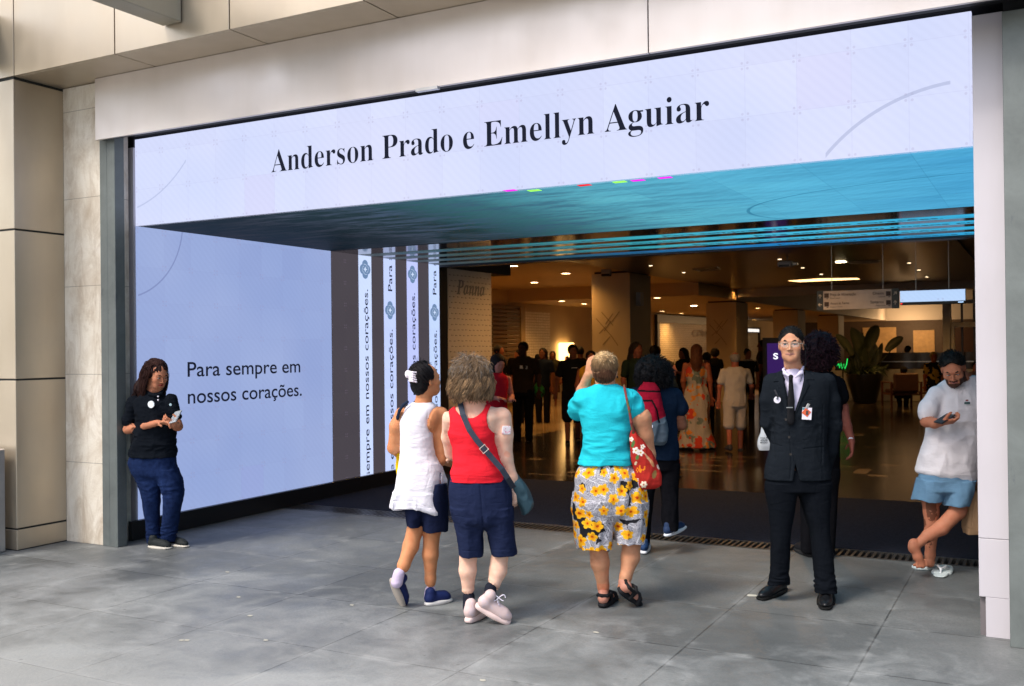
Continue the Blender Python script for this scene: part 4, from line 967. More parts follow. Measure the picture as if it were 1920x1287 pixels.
def hand(f, w, d, n, side=1, curl=.5, L=.18, k=.006, c=0, spread=.12, thumb=1.0, r=1.0):
    """w wrist, d direction of the fingers, n back-of-hand normal; side=+1 puts the thumb on the -(d x n) side"""
    d = np.array(d, float); d /= np.linalg.norm(d); n = np.array(n, float); n -= d*(n@d); n /= np.linalg.norm(n); t = np.cross(d, n)*side; q = L/.18
    P = w+d*.045*q
    f.ell(P, (.042*q, .046*q, .0155*q), np.stack([t, d, n], 1), .012, c, n=2.5)
    f.cap(w-d*.015, w+d*.03*q, .023*r*q, .028*r*q, .015, c, flat=(n, .65))
    for i, (o, ln) in enumerate(((-.031, .062), (-.0105, .074), (.0105, .078), (.031, .070))):
        b = P+t*o*q+d*.036*q*(1 if 0 < i else .9); dd = d+t*spread*(i-1.5)*.5; dd /= np.linalg.norm(dd); a = curl*(1.15-.1*i); seg = [.45, .3, .25]; p = b; rr = [.0098, .0088, .0082, .007]
        for j in range(3):
            a_ = a*(j+.6); v = dd*math.cos(a_)-n*math.sin(a_); e = p+v*ln*q*seg[j]; f.cap(p, e, rr[j]*q*r, rr[j+1]*q*r, k*.6, c); p = e
    b = P+t*.034*q-d*.028*q-n*.006; v = d*.55+t*(.75*thumb)-n*(.35+curl*.3); v /= np.linalg.norm(v); m = b+v*.036*q; v2 = d*.9+t*.15-n*(.3+curl*.4); v2 /= np.linalg.norm(v2)
    f.cap(b, m, .0135*q*r, .0105*q*r, .012, c); f.cap(m, m+v2*.032*q, .0105*q*r, .0085*q*r, .005, c)
def shoe(fig, ankle, heel, toe, col, solecol, w=.048, name='shoe', hgt=.075, sole=.026, up=None, h=.004, mat=None, toeup=0.0, laces=None, rise=.03):
    """heel and toe: points on the ground side of the sole"""
    heel = np.array(heel, float); toe = np.array(toe, float); d = toe-heel; L = np.linalg.norm(d); d /= L; u = np.array(up if up is not None else (0, 0, 1.0)); u -= d*(u@d); u /= np.linalg.norm(u); r = np.cross(d, u)
    R = np.stack([r, d, u], 1)
    def T(x, y, z): return heel+r*x+d*y*L+u*z
    f = Field(h)
    f.cap(T(0, .16, sole+hgt*.36), T(0, .72, sole+.024), hgt*.44, .026, .02, 0); f.ell(T(0, .17, sole+hgt*.30), (w*.72, L*.155, hgt*.48), R, .02)
    f.ell(T(0, .70, sole+.010), (w*.92, L*.27, .034), R, .02); f.ell(T(0, .45, sole+.014), (w*.72, L*.3, .042), R, .02)
    a = np.array(ankle, float); f.cap(T(0, .2, sole+hgt*.45), T(0, .2, sole+hgt*.45)+u*rise, w*.75, w*.78, .015)
    f._add(lambda X, Y, Z: ((X-heel[0])*u[0]+(Y-heel[1])*u[1]+(Z-heel[2])*u[2])-sole*.6, np.minimum(heel, toe)-.15, np.maximum(heel, toe)+.15, .004, 0, 's')
    o = fig.make(name, f, mat or SMM, col, laces)
    g_ = Field(h); g_.ell(T(0, .30, sole*.5), (w*.74, L*.30, sole*.55), R, .02, n=3); g_.ell(T(0, .68, sole*.5), (w*.98, L*.32, sole*.55), R, .025, n=3)
    fig.make('sole', g_, SMM, solecol, None, o)
    return o, T
def tubes(P, rad, cols, sides=4):
    """P (n, m, 3) polylines -> one mesh of tapered tubes"""
    n, m, _ = P.shape; T_ = np.gradient(P, axis=1); T_ /= np.maximum(np.linalg.norm(T_, axis=2, keepdims=True), 1e-9)
    A = np.zeros_like(T_); A[..., 2] = 1; A[np.abs(T_[..., 2]) > .9] = (1, 0, 0); U = np.cross(T_, A); U /= np.linalg.norm(U, axis=2, keepdims=True); W_ = np.cross(T_, U)
    V = []
    for k in range(sides):
        a = 2*math.pi*k/sides; V.append(P+(U*math.cos(a)+W_*math.sin(a))*rad[..., None])
    V = np.stack(V, 2).reshape(-1, 3); b = (np.arange(n)[:, None]*m+np.arange(m-1)[None])[..., None]*sides+np.arange(sides)
    b2 = (np.arange(n)[:, None]*m+np.arange(m-1)[None])[..., None]*sides+(np.arange(sides)+1) % sides
    Q = np.stack([b, b2, b2+sides, b+sides], -1).reshape(-1, 4); C = np.repeat(cols, m*sides, 0)
    return V, Q, C
def strands(c, R, rad, n, length, seed=0, grav=1.0, curl=.006, freq=30, width=.003, region=None, target=None, colA=(.05, .03, .02), colB=(.1, .06, .04), m=16, lift=.0, out=.12, flow=None, avoid=None, clump=0):
    rs = np.random.RandomState(seed); c = np.array(c, float); rad = np.array(rad, float)
    d = rs.normal(size=(n*5, 3)); d /= np.linalg.norm(d, axis=1, keepdims=True)
    if region is not None: d = d[region(d)]
    d = d[:n]; n = len(d); X = d*rad; st = length*(rs.uniform(.75, 1.1, n))[:, None]/m; P = []; gl = R.T @ np.array([0, 0, -1.0])
    v = d*out+ (np.array(flow) if flow is not None else 0)+rs.normal(size=(n, 3))*.12; ph = rs.uniform(0, 6.28, n); fr = freq*rs.uniform(.8, 1.2, n); s1 = rs.normal(size=(n, 3)); s1 /= np.linalg.norm(s1, axis=1, keepdims=True); cm = rs.rand(n)
    if clump:
        K_ = max(4, n//clump); cd_ = d[:K_]; ci = np.argmax(d @ cd_.T, 1); ph = ph[ci]+rs.normal(size=n)*.35; fr = fr[ci]; s1 = s1[ci]; cm = cm[ci]
    for j in range(m):
        P.append(X.copy()); nn = X/rad**2; nn /= np.linalg.norm(nn, axis=1, keepdims=True)
        if target is not None:
            t = np.array(target)-X; t /= np.maximum(np.linalg.norm(t, axis=1, keepdims=True), 1e-9); v = .45*v+.55*t
        else: v = v*.72+gl*.28*grav
        v -= nn*np.minimum((v*nn).sum(1), 0)[:, None]; v /= np.maximum(np.linalg.norm(v, axis=1, keepdims=True), 1e-9)
        X = X+v*st
        l = np.linalg.norm(X/rad, axis=1); k = np.maximum(1.0+lift/rad.mean(), l)/l; X = X*np.where(l < 1+lift/rad.mean(), k, 1)[:, None]
        if avoid is not None: X = avoid(X)
    P = np.stack(P, 1); tt = np.arange(m)[None]*st.mean()
    s2 = np.cross(np.gradient(P, axis=1), s1[:, None]); s2 /= np.maximum(np.linalg.norm(s2, axis=2, keepdims=True), 1e-9); s3 = np.cross(s2, np.gradient(P, axis=1)); s3 /= np.maximum(np.linalg.norm(s3, axis=2, keepdims=True), 1e-9)
    amp = curl*np.linspace(.2, 1, m)[None, :, None]; A = tt*fr[:, None]+ph[:, None]
    P = P+amp*(s2*np.sin(A)[..., None]+s3*np.cos(A)[..., None])
    W_ = c+P @ R.T; r = width*rs.uniform(.6, 1.2, n)[:, None]*np.concatenate([np.full(m-3, 1), [.8, .55, .2]])[None]
    mix = (rs.rand(n, 1) if not clump else (.35*rs.rand(n)+.65*cm)[:, None]); return tubes(W_, r, np.array(colA)*(1-mix)+np.array(colB)*mix)
def join_hair(fig, base, cols, parts, parent=None, name='hair', mat=None, paint=None):
    V, Q, cid = base.mesh(); C = np.array([cols]*len(V), float)
    if paint: paint(V, vnormals(V, Q), fig.px(V), C)
    Vs, Qs, Cs = [V], [Q], [C]; n = len(V)
    for (v, q, c_) in parts: Vs.append(v); Qs.append(q+n); Cs.append(c_); n += len(v)
    return mesh_obj(name, np.concatenate(Vs), np.concatenate(Qs), mat or HRM, parent or fig.e, True, np.concatenate(Cs))
def box_on(fig, name, c, R, half, mat, parent=None, ch=.001):
    """small bevelled plate centred at c with axes R (figure frame)"""
    m = MB().box(-half[0], half[0], -half[1], half[1], -half[2], half[2], min(ch, min(half)*.5)); V = np.array(m.v) @ np.array(R).T+np.array(c)
    return mesh_obj(name, V, m.f, mat, parent or fig.e)
# ------------------------------------------------------------------ helpers for dressing
def G(fig, x, y, z=0.0): return LOCR @ (hit(x, y, 2, z)-fig.o)
def convex(f, pts, y0, y1, k=.003, mode='s', c=0):
    """prism over a convex polygon given in the figure's x,z plane between depths y0 and y1"""
    P = np.array([(p[0], p[2]) for p in pts]); ctr = P.mean(0); E_ = []
    for i in range(len(P)):
        a, b = P[i], P[(i+1) % len(P)]; n_ = np.array([b[1]-a[1], a[0]-b[0]]); n_ /= np.linalg.norm(n_)
        if n_ @ (ctr-a) > 0: n_ = -n_
        E_.append((n_, n_ @ a))
    def fn(X, Y, Z):
        d = np.maximum(y0-Y, Y-y1)+0*X+0*Z
        for n_, o in E_: d = np.maximum(d, n_[0]*X+n_[1]*Z-o)
        return d
    lo = np.array([P[:, 0].min(), y0, P[:, 1].min()]); hi = np.array([P[:, 0].max(), y1, P[:, 1].max()])
    return f._add(fn, lo, hi, k, c, mode)
def emboss(fig, f, items, ymax=0.0):
    """raise (amt>0) or groove the front of a solved field; items: ('poly', pts, amt) or ('line', pts, width_px, amt)"""
    F, h = f.F, f.h; I = np.argwhere(np.abs(F) < .02); P = f.lo+I*h; m = P[:, 1] < ymax; I, P = I[m], P[m]; q = fig.px(P); dlt = np.zeros(len(I), np.float32)
    for it in items:
        if it[0] == 'poly': dlt += it[2]*inpoly(q, it[1])
        else: dlt += it[3]*np.exp(-(dist_poly(q, it[1])/it[2])**2)
    F[I[:, 0], I[:, 1], I[:, 2]] -= dlt
def hair_cap(c, R, s, thick=.006, slope=.75, z0=.02, amp=.003, scale=60, seed=0, h=.004, back=-.075, ext=None):
    f = Field(h); Tq = lambda x, y, z: c+R @ (np.array([x, y, z])*s)
    f.ell(Tq(0, -.012, .034), np.array((.073+thick, .092+thick, .082+thick))*s, R)
    if ext: ext(f, Tq)
    def fn(X, Y, Z):
        x, y, z = X-c[0], Y-c[1], Z-c[2]; yy = (x*R[0, 1]+y*R[1, 1]+z*R[2, 1])/s; zz = (x*R[0, 2]+y*R[1, 2]+z*R[2, 2])/s; xx = (x*R[0, 0]+y*R[1, 0]+z*R[2, 0])/s
        g = zz-(z0+slope*yy)-.012*np.cos(xx*60)*(yy > .03); return np.minimum(np.maximum(g, back-zz if False else g)*.8*s, 1)
    f._add(fn, c-.3, c+.3, .004, 0, 'n')
    f.P[-1] = (lambda X, Y, Z: fn(X, Y, Z), c-.3, c+.3, .004, 0, 's')
    f.fold(amp, scale, seed, ridge=False)
    return f
# ================================================================== the guard
g = Fig('person', 6.38, (1500, 1134), 'young man in black suit and tie with thin glasses, hands behind his back', 'person'); g.o[2] = 0; J = g.J
Rh = frame(201, -1, 0); hc = J(1483.5, 647, -.01)
b = Field(.0038); T = head(b, hc, Rh, .98, J(1487, 700, .03), .051)
b.loft(g.rows([(905, 1455, 1540, .09, .02), (850, 1460, 1535, .09, .02), (780, 1455, 1540, .09, .02), (715, 1450, 1550, .07, .02), (697, 1475, 1503, .05, .03)]), .03)
for pts in ([J(1450, 718, .02), J(1440, 790, .06), J(1475, 850, .17)], [J(1550, 718, .02), J(1562, 800, .06), J(1535, 862, .17)]): b.chain(pts, [.045, .036, .027], .02)
hand(b, J(1472, 852, .17), (1, .1, -.5), (0, 1, .2), 1, .5, .17); hand(b, J(1536, 866, .19), (-1, .1, -.4), (0, 1, .2), -1, .5, .17)
b.chain([J(1468, 905, .02), J(1463, 1000, .02), J(1461, 1090, .05)], [.07, .045, .033], .02); b.chain([J(1528, 905, .02), J(1540, 1000, .02), J(1549, 1105, 0)], [.07, .045, .033], .02)
def pt(V, N_, X, C):
    H = (V-hc) @ Rh; bs = (H[:, 2] < -.045)*(H[:, 1] > .02)
    C[bs] *= (.93, .91, .91); lips(V, C, hc, Rh, 1.0, (.42, .20, .17)); C[(H[:, 1] > .07) & (abs(H[:, 0]) > .03) & (abs(H[:, 2]+.015) < .02)] *= (1.04, .93, .9)
g.make('body', b, SKM, [(194, 145, 115), (205, 130, 118)], pt)
eyes(g, T, Rh, hc, 1.0, (.05, .02))
hf = hair_cap(hc, Rh, 1.0, .003, 1.0, -.006, .0022, 70, 3, .0035); join_hair(g, hf, (.008, .006, .005), [strands(hc+Rh @ np.array([0, -.012, .034]), Rh, (.076, .095, .085), 700, .012, 5, .2, 0, 10, .0012, lambda d: d[:, 2] > -.2+1.0*d[:, 1], colA=(.006, .005, .004), colB=(.015, .012, .010), m=5, out=.8)])
# shirt
f = Field(.004); f.loft(g.rows([(800, 1450, 1545, .105, .02), (740, 1450, 1548, .10, .02), (712, 1462, 1532, .075, .02), (700, 1469, 1509, .058, .025)]), .02)
f.chain([J(1468.5, 693, .0), J(1472, 700, -.055), J(1480, 706, -.085)], [.007, .012, .007], .012); f.chain([J(1506, 688, .0), J(1502, 699, -.055), J(1492, 707, -.085)], [.007, .013, .007], .012)
f.cap(J(1487, 704, .02), J(1487, 708, .02), .058, .066, .01); f.chain([J(1469, 694, .0), J(1474, 688, .06), J(1487, 685, .075), J(1500, 687, .06), J(1506, 691, .0)], [.009]*5, .006)
b2 = lambda X, Y, Z: 0
g.make('shirt', f, SMM, (208, 202, 226))
f = Field(.003); kn = J(1483, 707, -.095); f.cap(kn, kn+np.array([0, -.002, -.018]), .015, .011, .004); f.chain([kn+np.array([0, 0, -.02]), J(1484, 745, -.108), J(1483, 783, -.112)], [.012, .023, .026], .004, flat=None) if False else None
f.cap(kn+np.array([0, .002, -.02]), J(1483.5, 752, -.104), .013, .022, .004, 0, 'u', (np.array([0, 1., 0]), .4)); f.cap(J(1483.5, 752, -.104), J(1482.5, 790, -.105), .022, .025, .004, 0, 'u', (np.array([0, 1., 0]), .4))
g.make('tie', f, SMM, (.006, .006, .008)); box_on(g, 'tie_clip', J(1480.5, 764.5, -.125), np.eye(3), (.020, .003, .003), M['alu'])
# jacket
f = Field(.0042)
f.loft(g.rows([(898, 1434, 1558, .125, .02), (885, 1434.5, 1557, .127, .02), (865, 1438, 1553, .127, .02), (835, 1445, 1549, .122, .02), (800, 1447, 1549, .122, .02), (765, 1442, 1552, .122, .02), (735, 1437, 1557, .115, .02), (713, 1438, 1556, .098, .02), (702, 1450, 1543, .08, .025), (695, 1466, 1511, .065, .03)]), .02)
f.chain([J(1446, 715, .02), J(1440, 750, .03), J(1439.5, 792, .06), J(1462, 846, .17)], [.050, .049, .044, .036], .025)
f.chain([J(1551, 715, .02), J(1559, 752, .03), J(1563, 798, .06), J(1556, 845, .09), J(1548, 885, .15)], [.052, .052, .050, .043, .036], .025)
convex(f, [J(1463, 676, 0), J(1510, 676, 0), J(1508, 700, 0), J(1491, 754, 0), J(1479.5, 790, 0), J(1476.5, 783, 0), J(1464, 705, 0)], -.4, -.035)
convex(f, [J(1463, 676, 0), J(1510, 676, 0), J(1506, 706, 0), J(1497, 722, 0), J(1475, 722, 0), J(1467, 706, 0)], -.4, .015)
convex(f, [J(1478, 905, 0), J(1494, 905, 0), J(1483.5, 868, 0)], -.4, .0, .008)
f.fold(.002, 9, 4, (1, 1, .45), lambda P: 1.0); f.fold(.003, 16, 9, (1, .6, 1.3), lambda P: np.exp(-((P[:, 2]-J(1500, 800)[2])/.12)**2)); f.solve()
emboss(g, f, [('poly', [(1466, 690), (1452, 713), (1450, 716), (1461, 715), (1459, 722), (1477, 790), (1480, 788)], .006), ('poly', [(1507, 684), (1513, 694), (1527, 712), (1512, 713), (1518, 722), (1487, 786), (1480, 788)], .006),
              ('line', [(1480, 788), (1484, 868), (1481, 900)], 1.0, -.006), ('line', [(1438, 829), (1466, 837)], 1.0, -.004), ('line', [(1507, 842), (1545, 838)], 1.0, -.004), ('line', [(1504, 753), (1524, 750)], .9, -.003),
              ('line', [(1450, 760), (1452, 860)], 1.3, -.003), ('line', [(1543, 760), (1541, 870)], 1.3, -.003)])
g.make('jacket', f, CLM, (.0105, .0135, .018))
for (x, y) in ((1473, 787), (1479, 820), (1482, 852)):
    p = J(x, y, -.115); o = MB().tube([p, p+np.array([0, -.008, 0])], .0075, 12).build('button', plain('jacket_button', (.03, .025, .022), .25), g.e)
# trousers
f = Field(.0045)
f.loft(g.rows([(880, 1444, 1550, .105, .02), (905, 1438, 1556, .11, .02), (920, 1437, 1557, .11, .02)]), .025, tb=.02)
f.loft(g.rows([(905, 1437, 1494, .105, .02), (925, 1436, 1493, .10, .02), (953, 1441, 1489, .09, .02), (1000, 1446, 1481, .072, .02), (1046, 1446, 1480, .065, .03), (1075, 1445, 1478, .064, .04), (1094, 1441, 1478, .066, .05)]), .012)
f.loft(g.rows([(905, 1495, 1557, .105, .02), (925, 1497, 1557, .10, .02), (953, 1506, 1557, .09, .01), (1000, 1520, 1557, .072, 0), (1046, 1525, 1561, .066, -.01), (1085, 1528, 1564, .066, -.02), (1110, 1529, 1567, .07, -.03)]), .012)
f.fold(.0035, 8, 14, (1, 1, .3)); f.fold(.006, 26, 5, (.35, .35, 1.2), lambda P: np.exp(-((P[:, 2]-.13)/.07)**2)); f.solve()
g.make('trousers', f, CLM, (.0055, .007, .010))
for (a_, hl, te) in ((J(1461, 1092, .05), G(g, 1473, 1105), G(g, 1424, 1127)), (J(1549, 1110, 0), G(g, 1551, 1111), G(g, 1547, 1146))):
    o, T2 = shoe(g, a_, hl, te, (.008, .009, .011), (.006, .006, .006), .047, hgt=.08, sole=.02, mat=SHM)
    for k in range(4):
        p, q = T2(-.018, .42+.07*k, .083-.011*k), T2(.018, .44+.07*k, .083-.011*k); MB().tube([p, (p+q)/2+np.array([0, 0, .004]), q], .0028, 6).build('lace', M['black'], o)
# glasses
wire = plain('glasses_wire', (.62, .60, .5), .25, .5)
b = MB()
for q in (-1, 1):
    pts = [T(q*(.031+.0235*math.copysign(abs(math.cos(t))**.7, math.cos(t))), .1005-.006*abs(math.cos(t)) * (1 if math.cos(t) > 0 else .2), .004+.0165*math.copysign(abs(math.sin(t))**.8, math.sin(t))) for t in np.linspace(0, 2*math.pi, 25)[:-1]]
    b.tube(pts, .0012, 5, True)
    b.tube([T(q*.054, .094, .008), T(q*.074, .08, .01), T(q*.080, .0, .008), T(q*.078, -.015, -.004)], .0013, 5)
b.tube([T(-.0085, .103, .006), T(0, .107, .009), T(.0085, .103, .006)], .0013, 5)
gl_ = b.build('glasses', wire, g.e, True)
N = Nodes('lens_glass'); tr = N.n('BsdfTransparent'); gs = N.n('BsdfGlossy'); gs.inputs['Roughness'].default_value = .05; mx = N.n('MixShader'); mx.inputs[0].default_value = .13
N.L.new(tr.outputs[0], mx.inputs[1]); N.L.new(gs.outputs[0], mx.inputs[2]); N.L.new(mx.outputs[0], N.t.nodes['Material Output'].inputs[0])
for q in (-1, 1):
    mesh_obj('lens', [T(q*(.031+.022*math.cos(t)), .100-.003*abs(math.cos(t)), .004+.0155*math.sin(t)) for t in np.linspace(0, 2*math.pi, 17)[:-1]], [tuple(range(16))], N.m, gl_)
ep = Field(.002); ep.cap(T(-.086, -.002, -.010), T(-.084, .012, -.004), .008, .007); ep.ell(T(-.088, -.008, -.016), (.006, .009, .012), Rh)
g.make('earpiece', ep, SHM, (.006, .006, .007)); MB().tube([T(-.086, -.01, -.02), J(1511, 680, .0), J(1506, 697, -.05), J(1501, 716, -.10)], .002, 6).build('earpiece_cable', M['black'], g.e, True)
# badges
wm_ = plain('badge_white', (.82, .78, .88), .35)
p = J(1457, 750, -.102); rb = MB().tube([p+np.array([-.012, .01, .062]), p+np.array([-.004, -.006, .035]), p+np.array([.004, -.008, .015])], .006, 6).build('black_ribbon', M['black'], g.e)
bd = MB().tube([p, p+np.array([0, -.006, 0])], .0215, 20).build('round_badge', wm_, g.e); MB().tube([p+np.array([-.004, -.009, .005]), p+np.array([.003, -.009, .012])], .006, 6).build('badge_print', plain('badge_print', (.1, .12, .14), .5), bd)
p = J(1513, 776, -.118); Rb = np.array(Matrix.Rotation(math.radians(4), 3, 'Y'))
idc = box_on(g, 'id_card', p, Rb, (.030, .002, .038), wm_); box_on(g, 'card_print', p+np.array([-.004, -.003, .008]), np.array(Matrix.Rotation(math.radians(38), 3, 'Y')), (.022, .001, .020), plain('card_orange', (.75, .12, .04), .4), idc)
box_on(g, 'card_print', p+np.array([.0, -.0045, .006]), Rb, (.008, .001, .013), plain('card_photo', (.08, .05, .05), .4), idc); box_on(g, 'card_print', p+np.array([-.012, -.0025, .03]), Rb, (.016, .001, .007), plain('card_teal', (.05, .25, .32), .4), idc)
box_on(g, 'card_clip', p+np.array([.006, 0, .05]), np.array(Matrix.Rotation(math.radians(30), 3, 'Y')), (.008, .004, .014), M['alu'], idc)
# ================================================================== woman leaning by the left screen
g = Fig('person', 8.44, (305, 1025), 'woman with long dark curly hair in black polo and jeans reading a phone', 'person'); g.o[2] = 0; J = g.J
Rh = frame(128, -22, 0); s_ = .99; hc = J(294, 703, 0)
b = Field(.005); T = head(b, hc, Rh, s_, J(286, 744, .02), .052, True)
b.loft(g.rows([(880, 252, 326, .11, 0), (800, 262, 322, .10, 0), (760, 258, 322, .10, 0), (742, 262, 312, .06, .01), (736, 276, 300, .05, .02)]), .03)
b.chain([J(250, 756, .04), J(240, 805, 0.02), J(272, 799, -.12), J(296, 793, -.16)], [.045, .038, .031, .025], .02)
b.chain([J(324, 756, -.02), J(334, 800, -.06), J(325, 797, -.17)], [.044, .036, .026], .02)
hand(b, J(298, 793, -.165), (1, -.15, .05), (0, .2, 1), 1, .75, .165); hand(b, J(331, 796, -.15), (-.55, -.5, .25), (.3, -.6, -.6), 1, .7, .165)
b.chain([J(275, 880, 0), J(284, 940, 0), J(290, 1010, .02)], [.068, .045, .034], .02); b.chain([J(315, 880, 0), J(325, 940, -.02), J(320, 1010, .0)], [.068, .045, .034], .02)
g.make('body', b, SKM, [(196, 132, 100), (188, 40, 48)], lambda V, N_, X, C: lips(V, C, hc, Rh, s_, (.45, .05, .06)))
eyes(g, T, Rh, hc, s_, (0, -.6))
hw = Field(.006); hw.ell(hc+Rh @ np.array([0, -.022, .036]), np.array((.085, .098, .090))*s_, Rh); hw.chain([hc+Rh @ np.array([0, -.08, -.02]), J(268, 728, .07), J(252, 748, .09)], [.07, .065, .03], .03); hw.ell(hc+Rh @ np.array([0, .09, -.045]), (.066, .07, .098), Rh, .01, 0, 's'); hw.ell(hc+Rh @ np.array([-.05, .09, -.03]), (.066, .05, .075), Rh, .01, 0, 's'); hw.fold(.007, 45, 3, (1, 1, .4))
reg = lambda d: (d[:, 1] < .3) & (d[:, 2] > -.3) | (d[:, 2] > .7) & (d[:, 1] < .6)
def av(X):
    m = (X[:, 2] < .085) & (X[:, 1] > .045); X[m, 1] = .045; return X
join_hair(g, hw, (.022, .009, .008), [strands(hc+Rh @ np.array([0, -.022, .036]), Rh, np.array((.088, .10, .092))*s_, 1100, .34, 8, 1.0, .010, 42, .0024, reg, clump=9, colA=(.018, .007, .007), colB=(.06, .022, .016), m=26, flow=(0, -1.0, 0), avoid=av)])
f = Field(.0045)
f.loft(g.rows([(856, 243.5, 329, .135, 0), (840, 246, 329, .13, 0), (815, 250, 328, .12, 0), (790, 257, 328, .125, 0), (765, 254, 326, .12, 0), (748, 255, 316, .09, .01), (737, 271, 304, .062, .02)]), .02)
f.chain([J(253, 754, .04), J(242, 790, .030)], [.060, .057], .02); f.chain([J(320, 752, -.01), J(328, 780, -.04)], [.056, .050], .02)
f.chain([J(272, 733, .02), J(282, 739, -.06), J(294, 742, -.08)], [.012, .014, .01], .008); f.chain([J(304, 733, .02), J(300, 739, -.05), J(296, 744, -.08)], [.012, .013, .01], .008)
f.fold(.006, 9, 6, (.8, .8, 1)); f.fold(.004, 22, 3, (.5, .5, 1.3)); f.solve(); emboss(g, f, [('line', [(296, 742), (299, 764)], 1.2, -.003)])
g.make('polo_shirt', f, CLM, (.007, .009, .013))
p = J(284, 758.5, -.135); MB().tube([p, p+np.array([-.002, -.008, 0])], .03, 20).build('round_badge', plain('badge_mint', (.8, .86, .9), .35), g.e)
p = J(320, 759, -.115); MB().tube([p, p+np.array([0, -.006, 0])], .011, 10).build('embroidery', plain('thread_pale', (.4, .55, .6), .5), g.e)
for y in (743.5, 750): p = J(297, y, -.105); MB().tube([p, p+np.array([0, -.012, 0])], .006, 10).build('button', wm_, g.e)
f = Field(.0045)
f.loft(g.rows([(850, 247, 328, .12, 0), (870, 242, 329, .13, 0), (890, 251, 333, .125, 0)]), .03, tb=.07)
f.loft(g.rows([(880, 248, 302, .12, 0), (900, 257, 303, .11, 0), (930, 267, 300, .085, -.01), (950, 269, 299, .075, 0), (985, 274, 298, .062, .01), (1018, 277, 303, .06, .02)]), .012)
f.loft(g.rows([(880, 290, 333, .12, 0), (900, 296, 341, .11, -.01), (930, 306, 343, .085, -.03), (950, 307, 340, .078, -.02), (985, 304, 333, .064, 0), (1014, 302, 329, .058, .02)]), .012)
f.fold(.004, 10, 8, (1, 1, .8)); f.fold(.006, 26, 5, (.4, .4, 1.2), lambda P: np.exp(-((P[:, 2]-.12)/.09)**2)+.7*np.exp(-((P[:, 2]-.5)/.08)**2)); f.solve()
N = Nodes('denim'); v = N.n('VertexColor'); v.layer_name = 'Col'; c = N.coord(); N.set(Base_Color=N.mix(1, v.outputs[0], N.ramp(N.noise(c, 30, 5, .7), [(.3, (.6, .6, .65)), (.7, (1.5, 1.45, 1.4))]), 'MULTIPLY'), Roughness=.9, Specular_IOR_Level=.05); N.bump(N.noise(c, 500, 2), .3, .002); DEN = N.m
def pt(V, N_, X, C): C *= (1+.5*np.exp(-((X[:, 0]-295)/22)**2)*np.exp(-((X[:, 1]-915)/40)**2))[:, None]
g.make('jeans', f, DEN, (.009, .019, .062), pt)
for (a_, hl, te) in ((J(290, 1018, .02), G(g, 279, 1026), G(g, 321, 1030)), (J(316, 1014, .03), G(g, 315, 1020), G(g, 352, 1027))): shoe(g, a_, hl, te, (.018, .022, .022), (.62, .58, .5), .044, hgt=.065, sole=.018)
ph = Fig('phone', 8.27, (329, 1025), 'silver phone held by the woman in the black polo', 'phone'); p = ph.J(329, 782, 0); Rp = np.array(Euler((math.radians(-52), math.radians(-14), math.radians(-18))).to_matrix())
box_on(ph, 'case', p, Rp, (.036, .005, .072), plain('phone_silver', (.5, .55, .6), .25, .4), None, .003)
box_on(ph, 'screen', p+Rp @ np.array([0, .0055, 0]), Rp, (.033, .0008, .068), emit('phone_screen', (.35, .4, .45), .5))
# ================================================================== woman in white tunic
g = Fig('person', 6.42, (815, 1134), 'woman in long white sleeveless tunic and navy shorts, dark hair in a white claw clip', 'person'); g.o[2] = 0; J = g.J
Rh = frame(52, 3, 0); s_ = .93; hc = J(799, 713, 0)
b = Field(.0045); T = head(b, hc, Rh, s_, J(794, 760, .0), .052, True)
b.loft(g.rows([(905, 752, 832, .12, 0), (880, 753, 825, .12, 0), (845, 757, 812, .10, 0), (810, 757, 818, .11, .0), (785, 752, 830, .105, 0), (770, 752, 830, .09, .0), (760, 765, 818, .062, 0), (754, 780, 806, .05, 0)]), .03)
b.chain([J(754, 777, 0), J(744, 800, .0), J(738, 840, .03), J(752, 855, .22)], [.046, .046, .038, .028], .02)
b.chain([J(827, 778, 0), J(828, 815, .0), J(828, 860, .02), J(851, 870, .14)], [.050, .045, .038, .028], .02)
hand(b, J(853, 870, .15), (1, .6, 0), (0, 0, 1), 1, .6, .165); hand(b, J(752, 856, .22), (.4, .8, .2), (0, 0, 1), -1, .7, .165)
b.chain([J(781, 930, .02), J(780, 985, .0), J(770, 1025, -.02), J(757, 1060, -.08), J(747, 1082, -.12)], [.065, .054, .050, .038, .030], .02)
b.chain([J(812, 930, .0), J(810, 995, .02), J(807, 1040, .02), J(807, 1085, .03), J(807, 1112, .03)], [.065, .055, .050, .034, .030], .02)
b.chain([J(806, 1112, .03), J(826, 1126, .08)], [.032, .026], .02)
g.make('body', b, SKM, [(206, 143, 100), (190, 110, 95)]); eyes(g, T, Rh, hc, s_)
hw = Field(.0045); ctr = hc+Rh @ np.array([0, -.03, .030]); hw.ell(ctr, np.array((.084, .092, .088))*s_, Rh); hw.ell(hc+Rh @ np.array([0, -.055, -.035]), (.06, .05, .06), Rh, .03)
hw.ell(J(787, 690, .02), (.045, .05, .035), None, .02); hw.cap(J(785, 685, 0), J(795, 680, 0), .02, .016, .015)
hw.ell(hc+Rh @ np.array([0, .086, -.045]), (.085, .068, .085), Rh, .008, 0, 's'); hw.ell(hc+Rh @ np.array([.085, .0, -.05]), (.03, .035, .04), Rh, .01, 0, 's'); hw.fold(.003, 40, 3, (1, 1, 1))
tgt = Rh.T @ (J(781, 694, -.02)-ctr)
